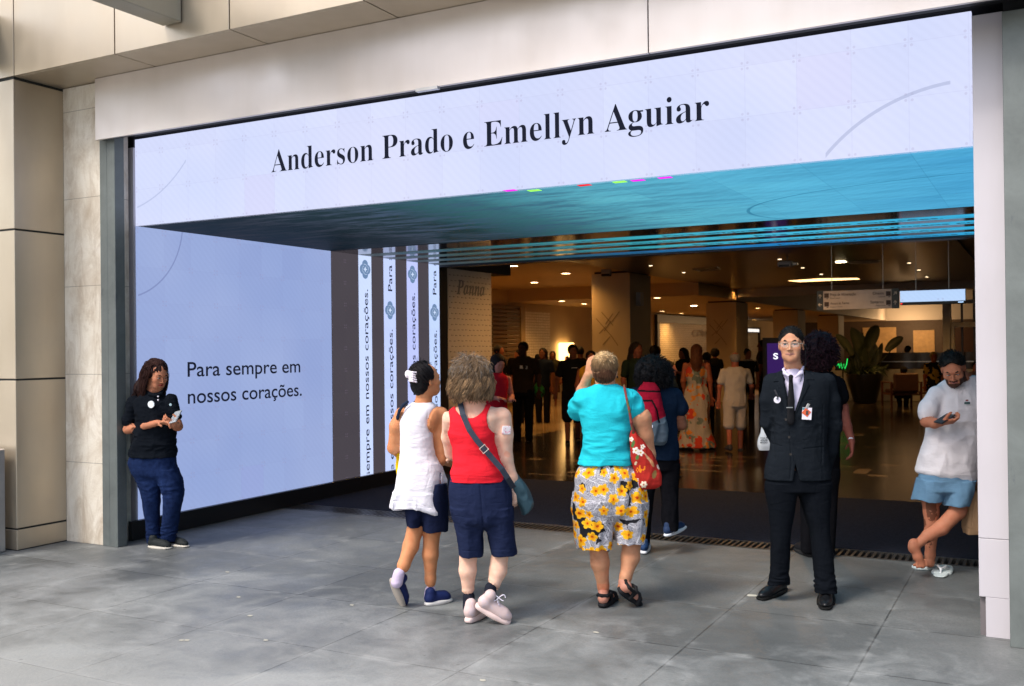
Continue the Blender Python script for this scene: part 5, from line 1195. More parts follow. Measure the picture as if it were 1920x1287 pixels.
join_hair(g, hw, (.006, .006, .007), [strands(ctr, Rh, np.array((.086, .094, .09))*s_, 700, .15, 9, 1, .002, 20, .0018, lambda d: (d[:, 1] < .45) & (d[:, 2] > -.75), target=tgt, colA=(.004, .004, .005), colB=(.02, .018, .02), m=12),
     strands(J(789, 685, 0), np.eye(3), (.034, .034, .024), 120, .045, 4, .2, .006, 60, .0016, None, colA=(.004, .004, .005), colB=(.02, .018, .02), m=9, out=.25)])
cl = Field(.003); p0 = J(769, 706, -.085)
cl.ell(J(765, 702, -.06), (.020, .02, .026)); 
for k in range(5): cl.chain([p0+np.array([-.004, .0, .028-.014*k]), p0+np.array([.018, -.022, .026-.014*k]), p0+np.array([.040, -.014, .024-.015*k]), p0+np.array([.05, .01, .022-.015*k])], [.006, .006, .0055, .003], .003)
cl.cap(p0+np.array([-.002, 0, .03]), p0+np.array([-.002, 0, -.03]), .007, .007, .004); g.make('claw_clip', cl, SMM, (.85, .78, .85))
f = Field(.004)
f.loft(g.rows([(950, 737, 806, .125, -.015), (935, 738, 824, .14, 0), (905, 744, 836, .14, 0), (880, 748, 830, .132, 0), (850, 751, 816, .112, 0), (815, 751, 813, .115, 0), (790, 750, 812, .112, 0), (772, 757, 816, .095, 0), (761, 764, 818, .070, 0), (755, 773, 812, .056, 0)]), .02)
f.loft(g.rows([(966, 814, 824, .035, -.09), (960, 802, 824.5, .06, -.08), (948, 780, 825.5, .09, -.05), (925, 760, 827, .12, -.02)]), .02); f.loft(g.rows([(948, 734, 742, .04, -.04), (925, 739, 760, .06, -.05)]), .02)
f.loft(g.rows([(936, 826, 842, .05, .08), (900, 815, 840, .07, .05)]), .02)
cu = J(838, 800, 0); f.ell(J(832, 792, -.02), (.068, .2, .125), None, .008, 0, 's'); f.ell(J(738, 800, 0), (.045, .2, .13), None, .008, 0, 's')
f.fold(.006, 8, 21, (1, 1, .3), lambda P: np.clip((J(0, 860)[2]-P[:, 2])*5+.5, .3, 1.3)); f.fold(.004, 16, 3, (.6, .6, 1.2), lambda P: np.exp(-((P[:, 2]-J(0, 855)[2])/.1)**2)); f.fold(.010, 14, 31, (1, 1, .1), lambda P: np.exp(-((P[:, 2]-J(0, 955)[2])/.06)**2)); f.solve()
emboss(g, f, [('line', [(826, 888), (823, 966)], 1.2, -.02), ('line', [(735, 940), (775, 940), (822, 960)], 1.0, -.003), ('line', [(802, 775), (800, 795), (806, 812)], 1.1, -.003)])
g.make('tunic', f, CLM, (.80, .79, .86))
f = Field(.0045)
f.loft(g.rows([(985, 764, 791, .10, .0), (950, 760, 800, .12, .0), (920, 760, 805, .12, 0)]), .012); f.loft(g.rows([(994, 792, 840, .115, .0), (950, 792, 840, .125, .0), (905, 800, 838, .12, 0)]), .012); f.fold(.004, 10, 3, (1, 1, .4))
g.make('shorts', f, CLM, (.010, .014, .038))
f = Field(.004); f.chain([J(748, 1076, -.11), J(744, 1092, -.115)], [.036, .038], .01); g.make('sock', f, CLM, (.62, .52, .68)); f = Field(.004); f.chain([J(807, 1108, .03), J(806, 1120, .03)], [.036, .04], .01); g.make('sock', f, CLM, (.62, .52, .68))
hl = J(731, 1088, -.13); te = J(749, 1131, -.02); up_ = np.array([.75, .62, .1]); shoe(g, J(746, 1092, -.1), hl, te+ (te-hl)*.25, (.012, .022, .10), (.50, .44, .38), .040, hgt=.06, sole=.026, up=up_)
shoe(g, J(806, 1118, .02), G(g, 797, 1137), G(g, 846, 1127), (.012, .022, .10), (.70, .68, .66), .042, hgt=.06, sole=.026)
# strap and yellow thing
yb = Fig('shoulder_bag', 6.50, (750, 1134), 'yellow bag on a navy strap at the side of the woman in white', 'bag')
f = Field(.004); f.loft(yb.rows([(892, 746, 757, .05, .04), (875, 743, 760, .07, .04), (850, 744, 760, .07, .04), (828, 749, 760, .05, .04)]), .01); f.fold(.005, 20, 3, (1, 1, .4)); yb.make('bag_body', f, CLM, (.82, .55, .01))
f = Field(.004); f.chain([yb.J(764, 754, -.14), yb.J(756, 760, -.14), yb.J(749, 770, -.145), yb.J(745.5, 783, -.13), yb.J(746, 800, -.05), yb.J(750, 830, .04)], [.010]*6, .006); yb.make('strap', f, CLM, (.02, .03, .055))
# ================================================================== woman in red tank top
g = Fig('person', 6.03, (890, 1168), 'woman in red tank top and navy knee shorts with curly greying hair', 'person'); g.o[2] = 0; J = g.J
Rh = frame(5, 4, 0); s_ = .98; hc = J(884, 714, .01)
b = Field(.0045); T = head(b, hc, Rh, s_, J(888, 762, 0), .062, True, False)
b.loft(g.rows([(905, 848, 950, .125, 0), (880, 850, 944, .13, 0), (850, 850, 934, .12, 0), (820, 846, 930, .12, 0), (795, 842, 936, .115, 0), (778, 842, 944, .10, .0), (766, 851, 930, .075, 0), (757, 868, 908, .062, .0)]), .03)
b.chain([J(940, 783, 0), J(945, 815, .0), J(948, 858, .02), J(960, 895, .03), J(967, 917, .04)], [.062, .054, .042, .032, .026], .02)
b.chain([J(847, 785, 0), J(842, 820, .08), J(846, 850, .15)], [.058, .045, .04], .02)
hand(b, J(967, 918, .04), (.05, .05, -1), (1, -.25, .05), -1, .75, .165); hand(b, J(852, 858, .28), (.2, 1, 0), (0, 0, 1), -1, .6, .165); b.chain([J(846, 850, .15), J(852, 858, .28)], [.036, .027], .01)
b.chain([J(876, 960, 0), J(878, 1030, 0), J(877, 1070, .0), J(878, 1110, .02), J(879, 1130, .02)], [.07, .056, .051, .034, .031], .02)
b.chain([J(932, 960, 0), J(938, 1030, 0), J(934, 1070, -.02), J(923, 1105, -.05), J(917, 1125, -.06)], [.07, .056, .051, .035, .031], .02)
b.chain([J(879, 1130, .02), J(888, 1145, .1)], [.032, .026], .02); b.chain([J(917, 1125, -.06), J(936, 1150, -.03)], [.032, .026], .02)
def pt(V, N_, X, C):
    C[(dist_poly(X, [(878, 757), (900, 757)]) < 22)] *= (1.0, .9, .88); C[dist_poly(X, [(950, 851), (952, 853)]) < 5] *= (1, .8, .75)
    q = dist_poly(X, [(916, 757), (908, 790)]); C[(q < 1.7) & (V[:, 1] < .05)] = (.01, .01, .012)
g.make('body', b, SKM, [(236, 196, 172), (205, 120, 110)], pt)
hw = Field(.005); ctr = hc+Rh @ np.array([0, -.02, .030]); hw.ell(ctr, np.array((.092, .102, .092))*s_, Rh); hw.ell(J(882, 726, -.02), (.112, .095, .058), None, .03); hw.ell(J(888, 738, -.01), (.10, .085, .045), None, .02); hw.fold(.011, 34, 13, (1, 1, .6)); hw.fold(.004, 70, 5)
reg = lambda d: (d[:, 1] < .5) & (d[:, 2] > -.2)
def hp_(V, N_, X, C):
    t = np.clip((X[:, 1]-680)/55, 0, 1)[:, None]; C[:] = (1-t)*np.array((.08, .066, .055))+t*np.array((.11, .062, .03)); C *= (1+.5*fbm(V.astype(np.float32), 60, 4)[:, None]).clip(.4, 1.7)
kw = dict(region=reg, colA=(.04, .024, .015), colB=(.36, .24, .14))
prt = [strands(ctr, Rh, np.array((.095, .104, .095))*s_, 2600, .135, 11, .7, .015, 62, .0017, clump=14, m=28, out=.35, lift=.012, **kw), strands(ctr+np.array([0, 0, -.02]), Rh, np.array((.102, .104, .096))*s_, 1800, .10, 12, .5, .017, 66, .0017, clump=14, m=24, out=.5, region=lambda d: (d[:, 2] < .45) & (d[:, 1] < .5) & (d[:, 2] > -.45), colA=(.035, .02, .012), colB=(.50, .31, .16)),
       strands(ctr, Rh, np.array((.097, .105, .096))*s_, 500, .09, 15, .5, .006, 40, .0014, m=12, out=.3, region=lambda d: (d[:, 2] > .5), colA=(.08, .07, .06), colB=(.34, .30, .26))]
join_hair(g, hw, (.2, .12, .06), prt, paint=hp_)
f = Field(.004)
f.loft(g.rows([(901, 843, 951, .148, 0), (885, 845, 947, .15, 0), (862, 847, 939, .14, 0), (840, 846, 932, .132, 0), (815, 840, 930, .135, 0), (795, 839, 934, .13, 0), (778, 838, 940, .112, 0), (766, 846, 930, .088, 0), (758, 858, 916, .07, 0)]), .02)
f.ell(J(939, 784, -.02), (.088, .25, .098), None, .006, 0, 's'); f.ell(J(830, 790, 0), (.050, .25, .088), None, .006, 0, 's'); f.ell(J(881, 752, -.03), (.098, .3, .102), None, .006, 0, 's')
f.fold(.005, 9, 5, (.35, .35, 1.5), lambda P: .3+1.1*np.exp(-((P[:, 2]-J(0, 862)[2])/.11)**2)); f.solve()
emboss(g, f, [('line', [(843, 893), (952, 896)], 1.1, -.003), ('line', [(846, 790), (850, 775), (858, 768)], 1.0, -.003), ('line', [(905, 787), (915, 800), (928, 815)], 1.2, -.003), ('line', [(858, 778), (880, 787), (902, 780)], 1.2, -.003)])
g.make('tank_top', f, CLM, (.78, .022, .036))
f = Field(.0045)
f.loft(g.rows([(893, 846, 951, .135, 0), (915, 843, 958, .15, 0), (945, 844, 962, .155, 0), (975, 849, 964, .145, 0)]), .03, tb=.06)
f.loft(g.rows([(950, 844, 908, .14, 0), (1000, 855, 908, .115, 0), (1040, 860, 907, .105, 0)]), .012); f.loft(g.rows([(950, 903, 962, .14, 0), (1000, 914, 966, .115, 0), (1038, 922, 969, .105, 0)]), .012)
f.ell(J(908, 1015, -.1), (.012, .2, .11), None, .02, 0, 's'); f.fold(.005, 8, 5, (1, 1, .4)); f.fold(.004, 18, 9, (.7, .7, 1), lambda P: np.exp(-((P[:, 2]-J(0, 985)[2])/.1)**2)); f.solve()
emboss(g, f, [('line', [(900, 905), (906, 985)], 1.2, -.004), ('line', [(860, 1033), (908, 1034)], 1, -.002), ('line', [(923, 1031), (968, 1031)], 1, -.002), ('line', [(858, 915), (888, 915), (888, 945), (858, 943)], 1, -.002), ('line', [(918, 915), (950, 915), (950, 943), (918, 945)], 1, -.002)])
g.make('shorts', f, CLM, (.014, .020, .052))
for a_, b_ in ((J(879, 1119, .02), J(880, 1140, .02)), (J(920, 1103, -.05), J(917, 1124, -.055))): f = Field(.004); f.chain([a_, b_], [.036, .04], .01); g.make('sock', f, CLM, (.018, .02, .03))
def lc(V, N_, X, C):
    q = fbm(V.astype(np.float32), 40, 3); C[q > .35] = (.62, .50, .52)
o, T2 = shoe(g, J(880, 1145, .02), G(g, 876, 1171), G(g, 912, 1150), (.62, .47, .45), (.80, .62, .58), .045, hgt=.085, sole=.04, laces=lc)
hl = J(889, 1138, -.07); te = J(955, 1171, -.05); o, T2 = shoe(g, J(917, 1124, -.055), hl, te, (.64, .49, .47), (.78, .60, .56), .045, hgt=.08, sole=.036, up=(.35, -.3, .9), laces=lc, rise=.045)
for k in range(5):
    p, q = T2(-.022, .42+.06*k, .108-.012*k), T2(.022, .44+.06*k, .108-.012*k); MB().tube([p, (p+q)/2+np.array([0, -.0, .005]), q], .003, 6).build('lace', wm_, o, True)
p = T2(0, .44, .118); MB().tube([p+np.array([.02*math.cos(t)*2, -.01, .012+.018*math.sin(t*2)]) for t in np.linspace(0, 5.5, 18)], .0028, 6).build('lace', wm_, o, True)
pp = J(949.5, 807, -.055); pr = np.array(Euler((0, math.radians(4), math.radians(18))).to_matrix())
def pt(V, N_, X, C): C[fbm(V.astype(np.float32), 110, 3) > .45] = (.7, .3, .4)
f = Field(.002); f.ell(pp, (.028, .006, .026), pr, .004, 0, 'u', 6); g.make('arm_plaster', f, SMM, (.80, .74, .76), pt)
cb = Fig('crossbody_bag', 6.05, (975, 1168), 'dark teal crossbody bag hanging at the right hip of the woman in red', 'bag')
f = Field(.004); f.loft(cb.rows([(966, 979, 984, .05, .06), (952, 974, 998, .06, .06), (930, 962, 996, .07, .06), (900, 958, 978, .06, .05), (893, 960, 972, .04, .05)]), .01, n=3); f.fold(.004, 14, 3); cb.make('bag_body', f, SMM, (.04, .085, .11))
pts = [(863, 756, -.06), (868, 778, -.125), (880, 806, -.152), (894, 826, -.163), (907.6, 842, -.168), (925, 862, -.175), (941, 880, -.178), (952, 897, -.165), (963, 915, -.08)]
L3 = [cb.J(x, y, d-.014) for x, y, d in pts]; L3 = [L3[0]+np.array([0, .05, .01])]+L3; V = []; 
for i, p in enumerate(L3):
    t = L3[min(i+1, len(L3)-1)]-L3[max(i-1, 0)]; t /= np.linalg.norm(t); w_ = np.cross(t, [0, -1, 0]); w_ /= np.linalg.norm(w_); n_ = np.cross(t, w_)*.002
    for sgn, m_ in ((-1, -1), (1, -1), (1, 1), (-1, 1)): V.append(p+w_*.0165*sgn+n_*m_)
F = [(i*4+k, i*4+(k+1) % 4, i*4+4+(k+1) % 4, i*4+4+k) for i in range(len(L3)-1) for k in range(4)]+[(0, 1, 2, 3), (len(V)-1, len(V)-2, len(V)-3, len(V)-4)]
strp = mesh_obj('strap', V, F, plain('webbing_navy', (.014, .022, .042), .7, bump=.3, scale=60), cb.e)
c_ = cb.J(907.6, 842, -.194); ang = math.atan2(-(L3[6]-L3[4])[2], (L3[6]-L3[4])[0]); Rb = np.array(Matrix.Rotation(ang, 3, 'Y')); pts = [c_+Rb @ np.array([x, -.008, z]) for x, z in ((-.018, -.02), (.018, -.02), (.018, .02), (-.018, .02))]
MB().tube(pts, .0032, 6, True).build('buckle', plain('buckle_metal', (.8, .7, .62), .3, .6), strp)
# ================================================================== woman in turquoise
g = Fig('person', 6.37, (1155, 1136), 'woman in turquoise T-shirt and flowered knee shorts holding a hand to her head', 'person'); g.o[2] = 0; J = g.J
Rh = frame(8, -3, 0); s_ = .98; hc = J(1134, 695, .01)
b = Field(.0045); T = head(b, hc, Rh, s_, J(1136, 735, 0), .062, True, False)
b.loft(g.rows([(880, 1092, 1182, .12, 0), (840, 1098, 1176, .12, 0), (800, 1098, 1176, .12, 0), (760, 1090, 1184, .11, 0), (740, 1088, 1182, .085, 0), (728, 1108, 1162, .07, 0), (722, 1118, 1154, .062, 0)]), .03)
b.chain([J(1090, 752, 0), J(1083, 773, .17), J(1093, 733, .10), J(1103, 703, .03)], [.055, .048, .040, .028], .02); hand(b, J(1104, 702, .03), (.12, -.15, 1), (-.9, -.5, .1), 1, .55, .165)
b.chain([J(1186, 752, 0), J(1203, 785, .0), J(1210, 818, .01), J(1218, 852, .02), J(1222, 872, .03)], [.060, .060, .050, .037, .028], .02); hand(b, J(1222, 872, .03), (.05, -.1, -1), (1, 0, .05), -1, .8, .165)
b.chain([J(1121, 960, 0), J(1121, 1015, 0), J(1125, 1055, .0), J(1131, 1098, .02), J(1132, 1120, .03)], [.07, .062, .058, .036, .033], .02)
b.chain([J(1180, 960, 0), J(1185, 1010, 0), J(1182, 1045, -.02), J(1173, 1082, -.05), J(1169, 1100, -.06)], [.07, .062, .057, .037, .033], .02)
b.chain([J(1131, 1133, .03), J(1140, 1130, .13)], [.030, .026], .02); b.chain([J(1168, 1105, -.055), J(1190, 1121, .0)], [.032, .026], .02)
def pt(V, N_, X, C):
    q = fbm(V.astype(np.float32), 30, 3); C *= (1+.10*q)[:, None]; m = X[:, 1] > 1095; C[m] *= (1.0, .82, .78)
g.make('body', b, SKM, [(198, 146, 112), (190, 110, 100)], pt)
p = T(-.078, -.005, -.040) if False else hc+Rh @ np.array([.080, -.004, -.042]); er = Field(.002); er.ell(p, (.006, .006, .009)); g.make('earring', er, SHM, (.02, .02, .02))
hw = Field(.0045); ctr = hc+Rh @ np.array([0, -.022, .030]); hw.ell(ctr, np.array((.083, .098, .090))*s_, Rh); hw.ell(hc+Rh @ np.array([0, -.055, -.025]), (.066, .05, .062), Rh, .03); hw.ell(J(1135, 673, -.085), (.045, .028, .030), None, .03)
hw.ell(hc+Rh @ np.array([0, .092, -.03]), (.09, .075, .085), Rh, .008, 0, 's'); 
for q in (-1, 1): hw.ell(hc+Rh @ np.array([q*.088, .01, -.035]), (.022, .035, .05), Rh, .01, 0, 's')
hw.fold(.003, 45, 3)
def hp_(V, N_, X, C):
    t = np.clip((X[:, 1]-664)/42, 0, 1)[:, None]; C[:] = (1-t)*np.array((.50, .34, .17))+t*np.array((.12, .055, .03)); C *= (1+.45*fbm(V.astype(np.float32), 70, 4)[:, None]).clip(.4, 1.6)
tgt = Rh.T @ (J(1134, 674, -.12)-ctr)
A1 = strands(ctr, Rh, np.array((.085, .100, .092))*s_, 2000, .16, 9, 1, .0015, 20, .0013, lambda d: (d[:, 1] < .45) & (d[:, 2] > -.8), target=tgt, m=12)
vz = A1[0][:, 2]; z0_, z1_ = J(0, 712)[2], J(0, 668)[2]; t = np.clip((vz-z0_)/(z1_-z0_), 0, 1)[:, None]; rr_ = A1[2][:, :1]*9; A1 = (A1[0], A1[1], (np.array((.10, .045, .028))*(1-t)+np.array((.55, .37, .18))*t)*(.55+rr_*.9))
A2 = strands(J(1135, 672, -.09), np.eye(3), (.042, .026, .028), 160, .04, 4, .3, .004, 50, .0018, None, colA=(.30, .17, .08), colB=(.75, .56, .32), m=10, out=.1)
A4 = strands(hc+Rh @ np.array([0, -.055, -.025]), Rh, np.array((.069, .053, .065))*s_, 900, .10, 19, 1, .0012, 20, .0012, lambda d: (d[:, 1] < .5), target=Rh.T @ (J(1134, 674, -.12)-hc)+np.array([0, .055, .025]), colA=(.06, .028, .016), colB=(.17, .08, .045), m=10)
A3 = strands(ctr, Rh, np.array((.086, .100, .093))*s_, 60, .02, 44, -.4, .004, 60, .001, lambda d: (d[:, 2] > -.1) & (d[:, 1] < .5), colA=(.4, .28, .16), colB=(.7, .55, .35), m=7, out=1.0)
join_hair(g, hw, (.2, .12, .06), [A1, A4, A2, A3], paint=hp_)
f = Field(.0042)
f.loft(g.rows([(869, 1084, 1187, .145, 0), (860, 1087, 1186, .145, 0), (845, 1091, 1183, .138, 0), (820, 1093, 1182, .135, 0), (795, 1091, 1184, .135, 0), (770, 1086, 1188, .132, 0), (750, 1083, 1190, .115, 0), (736, 1087, 1184, .092, 0), (727, 1103, 1167, .078, 0), (721, 1115, 1157, .068, 0)]), .02)
f.chain([J(1092, 748, 0), J(1087, 762, .07), J(1082, 772, .11)], [.062, .062, .058], .025); f.chain([J(1182, 750, 0), J(1192, 765, 0)], [.066, .066], .025)
f.fold(.0055, 9, 5, (.6, .6, 1.3)); f.fold(.005, 13, 8, (.45, .45, 1.8), lambda P: np.exp(-((P[:, 2]-J(0, 848)[2])/.10)**2)); f.fold(.004, 12, 18, (1.3, 1, .4), lambda P: np.exp(-((P[:, 2]-J(0, 760)[2])/.08)**2)); f.solve()
emboss(g, f, [('line', [(1086, 864), (1187, 865)], 1, -.002), ('line', [(1187, 737), (1186, 757), (1184, 772)], 1.2, -.004)])
g.make('t_shirt', f, CLM, (.022, .50, .60))
# flowered shorts
f = Field(.0036)
f.loft(g.rows([(869, 1092, 1180, .125, 0), (885, 1081, 1198, .155, 0), (915, 1078, 1208, .165, 0), (945, 1076, 1211, .165, 0), (960, 1076, 1211, .155, 0)]), .03, tb=.07)
f.loft(g.rows([(940, 1075, 1150, .155, 0), (980, 1077, 1151, .14, 0), (1010, 1080, 1150, .13, 0), (1024, 1084, 1149, .125, 0)]), .012); f.loft(g.rows([(940, 1143, 1213, .155, 0), (980, 1149, 1212, .14, 0), (1013, 1150, 1211, .125, 0)]), .012)
f.fold(.008, 7, 5, (1.2, 1.2, .25), lambda P: np.clip((J(0, 880)[2]-P[:, 2])*4+.4, .3, 1.2)); f.fold(.005, 16, 9, (1, 1, .35))
rs = np.random.RandomState(5); fl_ = [(u, v) for u in np.arange(-.62, .62, .082) for v in np.arange(.30, 1.02, .078)]; fl_ = [(u+rs.uniform(-.024, .024)+(.04 if i % 2 else 0), v+rs.uniform(-.022, .022), rs.uniform(.028, .040), rs.rand()*6) for i, (u, v) in enumerate(fl_) if rs.rand() < .84]
lv_ = [(rs.uniform(-.62, .62), rs.uniform(.3, 1.05), rs.uniform(0, 6.28), rs.uniform(.06, .10)) for _ in range(190)]
def pt(V, N_, X, C):
    ang = np.arctan2(V[:, 0]-J(1145, 940)[0], -(V[:, 1])); u = ang*.19; v = V[:, 2]
    C[:] = (.02, .02, .024)
    for (a, b_, th, L) in lv_:
        dx, dy = u-a, v-b_; x = dx*math.cos(th)+dy*math.sin(th); y = -dx*math.sin(th)+dy*math.cos(th); w_ = .034*np.sqrt(np.clip(1-(x/L)**2, 0, 1)); m = (abs(x) < L) & (abs(y) < w_)
        st = np.sin((x+abs(y)*1.3)*620) > -.25; C[m & st] = (.56, .55, .60); C[m & ~st] = (.10, .10, .12); C[m & (abs(y) < .0018)] = (.75, .74, .78)
    for (a, b_, r, ph) in fl_:
        dx, dy = u-a, v-b_; d = np.hypot(dx, dy); th = np.arctan2(dy, dx)+ph; R_ = r*(.62+.38*abs(np.cos(2.5*th))); m = d < R_
        t = np.clip(d[m]/R_[m], 0, 1)[:, None]; C[m] = (1-t)*np.array((.75, .20, .01))+t*np.array((.90, .50, .02)); C[d < r*.2] = (.42, .05, .01)
g.make('flowered_shorts', f, CLM, (.5, .5, .5), pt)
# sandals
for (a_, hl, te, u_, lift) in ((J(1131, 1108, .03), G(g, 1129, 1141), G(g, 1150, 1120), None, 0), (J(1169, 1092, -.06), J(1158, 1110, -.11), J(1199, 1133, .02), (.3, -.45, .85), 1)):
    hl = np.array(hl); te = np.array(te); d = te-hl; L = np.linalg.norm(d); d /= L; u = np.array(u_ if u_ else (0, 0, 1.0)); u -= d*(u@d); u /= np.linalg.norm(u); r = np.cross(d, u); R = np.stack([r, d, u], 1)
    f = Field(.004); Tq = lambda x, y, z: hl+r*x+d*y*L+u*z
    f.ell(Tq(0, .28, .017), (.037, L*.32, .019), R, .02, n=3); f.ell(Tq(0, .68, .014), (.046, L*.33, .016), R, .02, n=3); sd_ = g.make('sandal', f, SMM, (.012, .012, .014))
    f = Field(.004)
    for (y, z, w_) in ((.10, .075, .036), (.28, .082, .034)): pass
    f.chain([Tq(-.036, .3, .07), Tq(-.030, .05, .078), Tq(0, -.01, .08), Tq(.030, .05, .078), Tq(.036, .3, .07)], [.011]*5, .004); f.chain([Tq(-.034, .3, .07), Tq(-.038, .35, .02)], [.010, .010], .004); f.chain([Tq(.034, .3, .07), Tq(.038, .35, .02)], [.010, .010], .004)
    f.chain([Tq(-.04, .34, .02), Tq(-.03, .38, .075), Tq(0, .38, .088), Tq(.03, .38, .075), Tq(.04, .34, .02)], [.012]*5, .004); f.chain([Tq(-.045, .68, .015), Tq(-.032, .68, .048), Tq(0, .68, .055), Tq(.032, .68, .048), Tq(.045, .68, .015)], [.016]*5, .004)
    g.make('sandal_strap', f, SMM, (.010, .010, .012), None, sd_)
    f = Field(.004); f.ell(Tq(0, .09, .055), (.030, .034, .034), R, .01); f.ell(Tq(0, .55, .035), (.036, L*.28, .024), R, .02); f.cap(Tq(0, .1, .06), a_, .030, .034, .02); f.fold(.0, 1); g.make('foot', f, SKM, (.52, .25, .18))
# red flowered bag
rb = Fig('tote_bag', 6.35, (1215, 1136), 'red fabric shoulder bag with white and orange flowers under the turquoise woman\'s arm', 'bag')
f = Field(.0034); J2 = rb.J
f.loft(rb.rows([(917, 1199, 1226, .025, -.06), (912, 1193, 1237, .045, -.06), (900, 1191, 1239, .060, -.06), (880, 1186, 1236, .060, -.06), (858, 1183, 1227, .055, -.07), (835, 1182, 1212, .05, -.08), (815, 1182, 1196, .03, -.09), (808, 1184, 1192, .02, -.09)]), .01, n=2.2)
f.fold(.005, 12, 3, (1.2, 1, .5)); rs = np.random.RandomState(3)
def pt(V, N_, X, C):
    C[:] = (.40, .028, .022); x, y = X[:, 0], X[:, 1]
    def fl(cx, cy, r, col, col2, pet=5, ph=0):
        d = np.hypot(x-cx, y-cy); th = np.arctan2(y-cy, x-cx)+ph; R_ = r*(.6+.4*abs(np.cos(pet/2*th))); C[d < R_] = col; C[d < r*.25] = col2
    def el(cx, cy, a, b_, th, col):
        dx, dy = x-cx, y-cy; u = dx*math.cos(th)+dy*math.sin(th); v = -dx*math.sin(th)+dy*math.cos(th); C[(u/a)**2+(v/b_)**2 < 1] = col
    el(1187, 833, 3, 7, .3, (.08, .16, .05)); fl(1183.5, 824, 5, (.75, .68, .6), (.5, .3, .05)); fl(1192, 845, 7, (.80, .72, .66), (.5, .3, .05)); fl(1201, 849, 7, (.82, .75, .68), (.6, .35, .06)); fl(1205, 838, 5, (.78, .7, .62), (.5, .3, .05)); el(1195, 858, 3, 5, .2, (.10, .22, .06))
    for k in range(30):
        a_ = rs.uniform(0, 6.28); r_ = rs.uniform(0, 10); el(1202+r_*math.cos(a_), 880+r_*.8*math.sin(a_), 1.4, 1.4, 0, (.85, .25, .02))
    el(1222, 868, 3, 9, -.5, (.50, .22, .10)); el(1216, 860, 2.5, 8, -.7, (.55, .25, .12)); el(1227, 890, 4, 8, .3, (.22, .14, .05)); el(1214, 858, 1.3, 12, -.6, (.6, .35, .2))
    for k in range(5): el(1192, 898+k*3.2, 6, 1.2, .1, (.85, .75, .6))
    fl(1207, 909, 7, (.85, .75, .6), (.4, .1, .05), 6); el(1234, 876, 2, 5, -.4, (.8, .6, .5)); el(1192, 869, 2, 4, .4, (.75, .6, .4))
rb.make('bag_body', f, CLM, (.4, .03, .02), pt)
f = Field(.0035); f.chain([J2(1170, 723, -.03), J2(1171.5, 730, -.09), J2(1175, 748, -.125), J2(1180, 770, -.14), J2(1184, 793, -.14), J2(1188, 812, -.11)], [.0075, .0075, .0075, .008, .009, .012], .004)
def pt(V, N_, X, C): C[:] = (.22, .05, .045); C[fbm(V.astype(np.float32), 50, 3) > .3] = (.10, .14, .05)
rb.make('strap', f, CLM, (.3, .05, .04), pt)
# ================================================================== man at the right jamb
g = Fig('person', 7.11, (1735, 1072), 'man in white T-shirt and blue shorts leaning cross-legged, looking at his phone', 'person'); g.o[2] = 0; J = g.J
Rh = frame(205, -32, 6); s_ = 1.0; hc = J(1787, 692, -.02)
b = Field(.0045); T = head(b, hc, Rh, s_, J(1812, 716, .08), .058)
b.loft(g.rows([(890, 1740, 1815, .11, .05), (850, 1742, 1822, .11, .05), (800, 1752, 1832, .11, .06), (760, 1756, 1838, .11, .07), (735, 1760, 1842, .09, .08), (718, 1776, 1836, .06, .09)]), .03)
b.chain([J(1752, 742, .03), J(1743, 768, .0), J(1737, 790, -.03), J(1752, 794, -.10), J(1764, 793, -.15)], [.050, .046, .040, .034, .027], .02); hand(b, J(1766, 792, -.16), (1, -.2, .10), (-.15, -.4, -1), -1, .9, .175)
b.chain([J(1842, 745, .1), J(1846, 800, .12), J(1836, 850, .1), J(1830, 876, .06)], [.05, .04, .034, .027], .02); hand(b, J(1830, 877, .06), (-.05, -.1, -1), (1, 0, 0), 1, 1.0, .175)
b.chain([J(1800, 920, .05), J(1796, 958, -.03), J(1765, 990, -.06), J(1740, 1005, -.07), J(1719, 1022, -.08)], [.075, .056, .050, .040, .030], .02)   # crossing leg
b.chain([J(1742, 915, .06), J(1746, 960, .05), J(1746, 1000, .06), J(1744, 1040, .08), J(1743, 1055, .08)], [.072, .052, .046, .034, .030], .02)
ft = J(1713, 1018, -.08); b.ell(ft+np.array([-.008, .0, -.03]), (.032, .034, .045), None, .02); b.chain([ft, J(1721, 1045, -.09), J(1729, 1060, -.10)], [.030, .032, .024], .015)
for k in range(5): b.cap(J(1720+k*4, 1053-k*.5, -.10), J(1720+k*4.4, 1064-k*.6, -.115), .012-.0012*k, .009-.001*k, .004)
h1 = G(g, 1744, 1062); b.chain([J(1743, 1055, .08), h1+np.array([-.03, -.06, .045]), G(g, 1726, 1066)+np.array([0, 0, .032])], [.032, .032, .026], .015)
for k in range(4): p = G(g, 1716+k*5, 1066+k*.8)+np.array([0, 0, .030]); b.cap(p+np.array([.02, .02, 0]), p+np.array([-.012, -.012, -.004]), .011, .0095, .004)
def pt(V, N_, X, C):
    H = ((V-hc) @ Rh)/s_; lips(V, C, hc, Rh, s_, (.42, .17, .15))
    m = (H[:, 2] < -.030) & (H[:, 1] > -.01) & (H[:, 1] < .12) & ((H[:, 2] < -.066) | (abs(H[:, 0]) > .036) | ((H[:, 2] > -.052) & (H[:, 2] < -.040) & (abs(H[:, 0]) < .03))) & (np.linalg.norm(H, axis=1) < .14); C[m] = C[m]*.14+np.array((.012, .009, .008))
    q = fbm(V.astype(np.float32), 38, 6); m = ((dist_poly(X, [(1745, 942), (1748, 968)]) < 10) & (q > -.15)) | ((dist_poly(X, [(1742, 1018), (1746, 1026)]) < 4) & (q > -.1)) | ((dist_poly(X, [(1730, 972), (1733, 985)]) < 4) & (q > 0)); C[m] *= .35
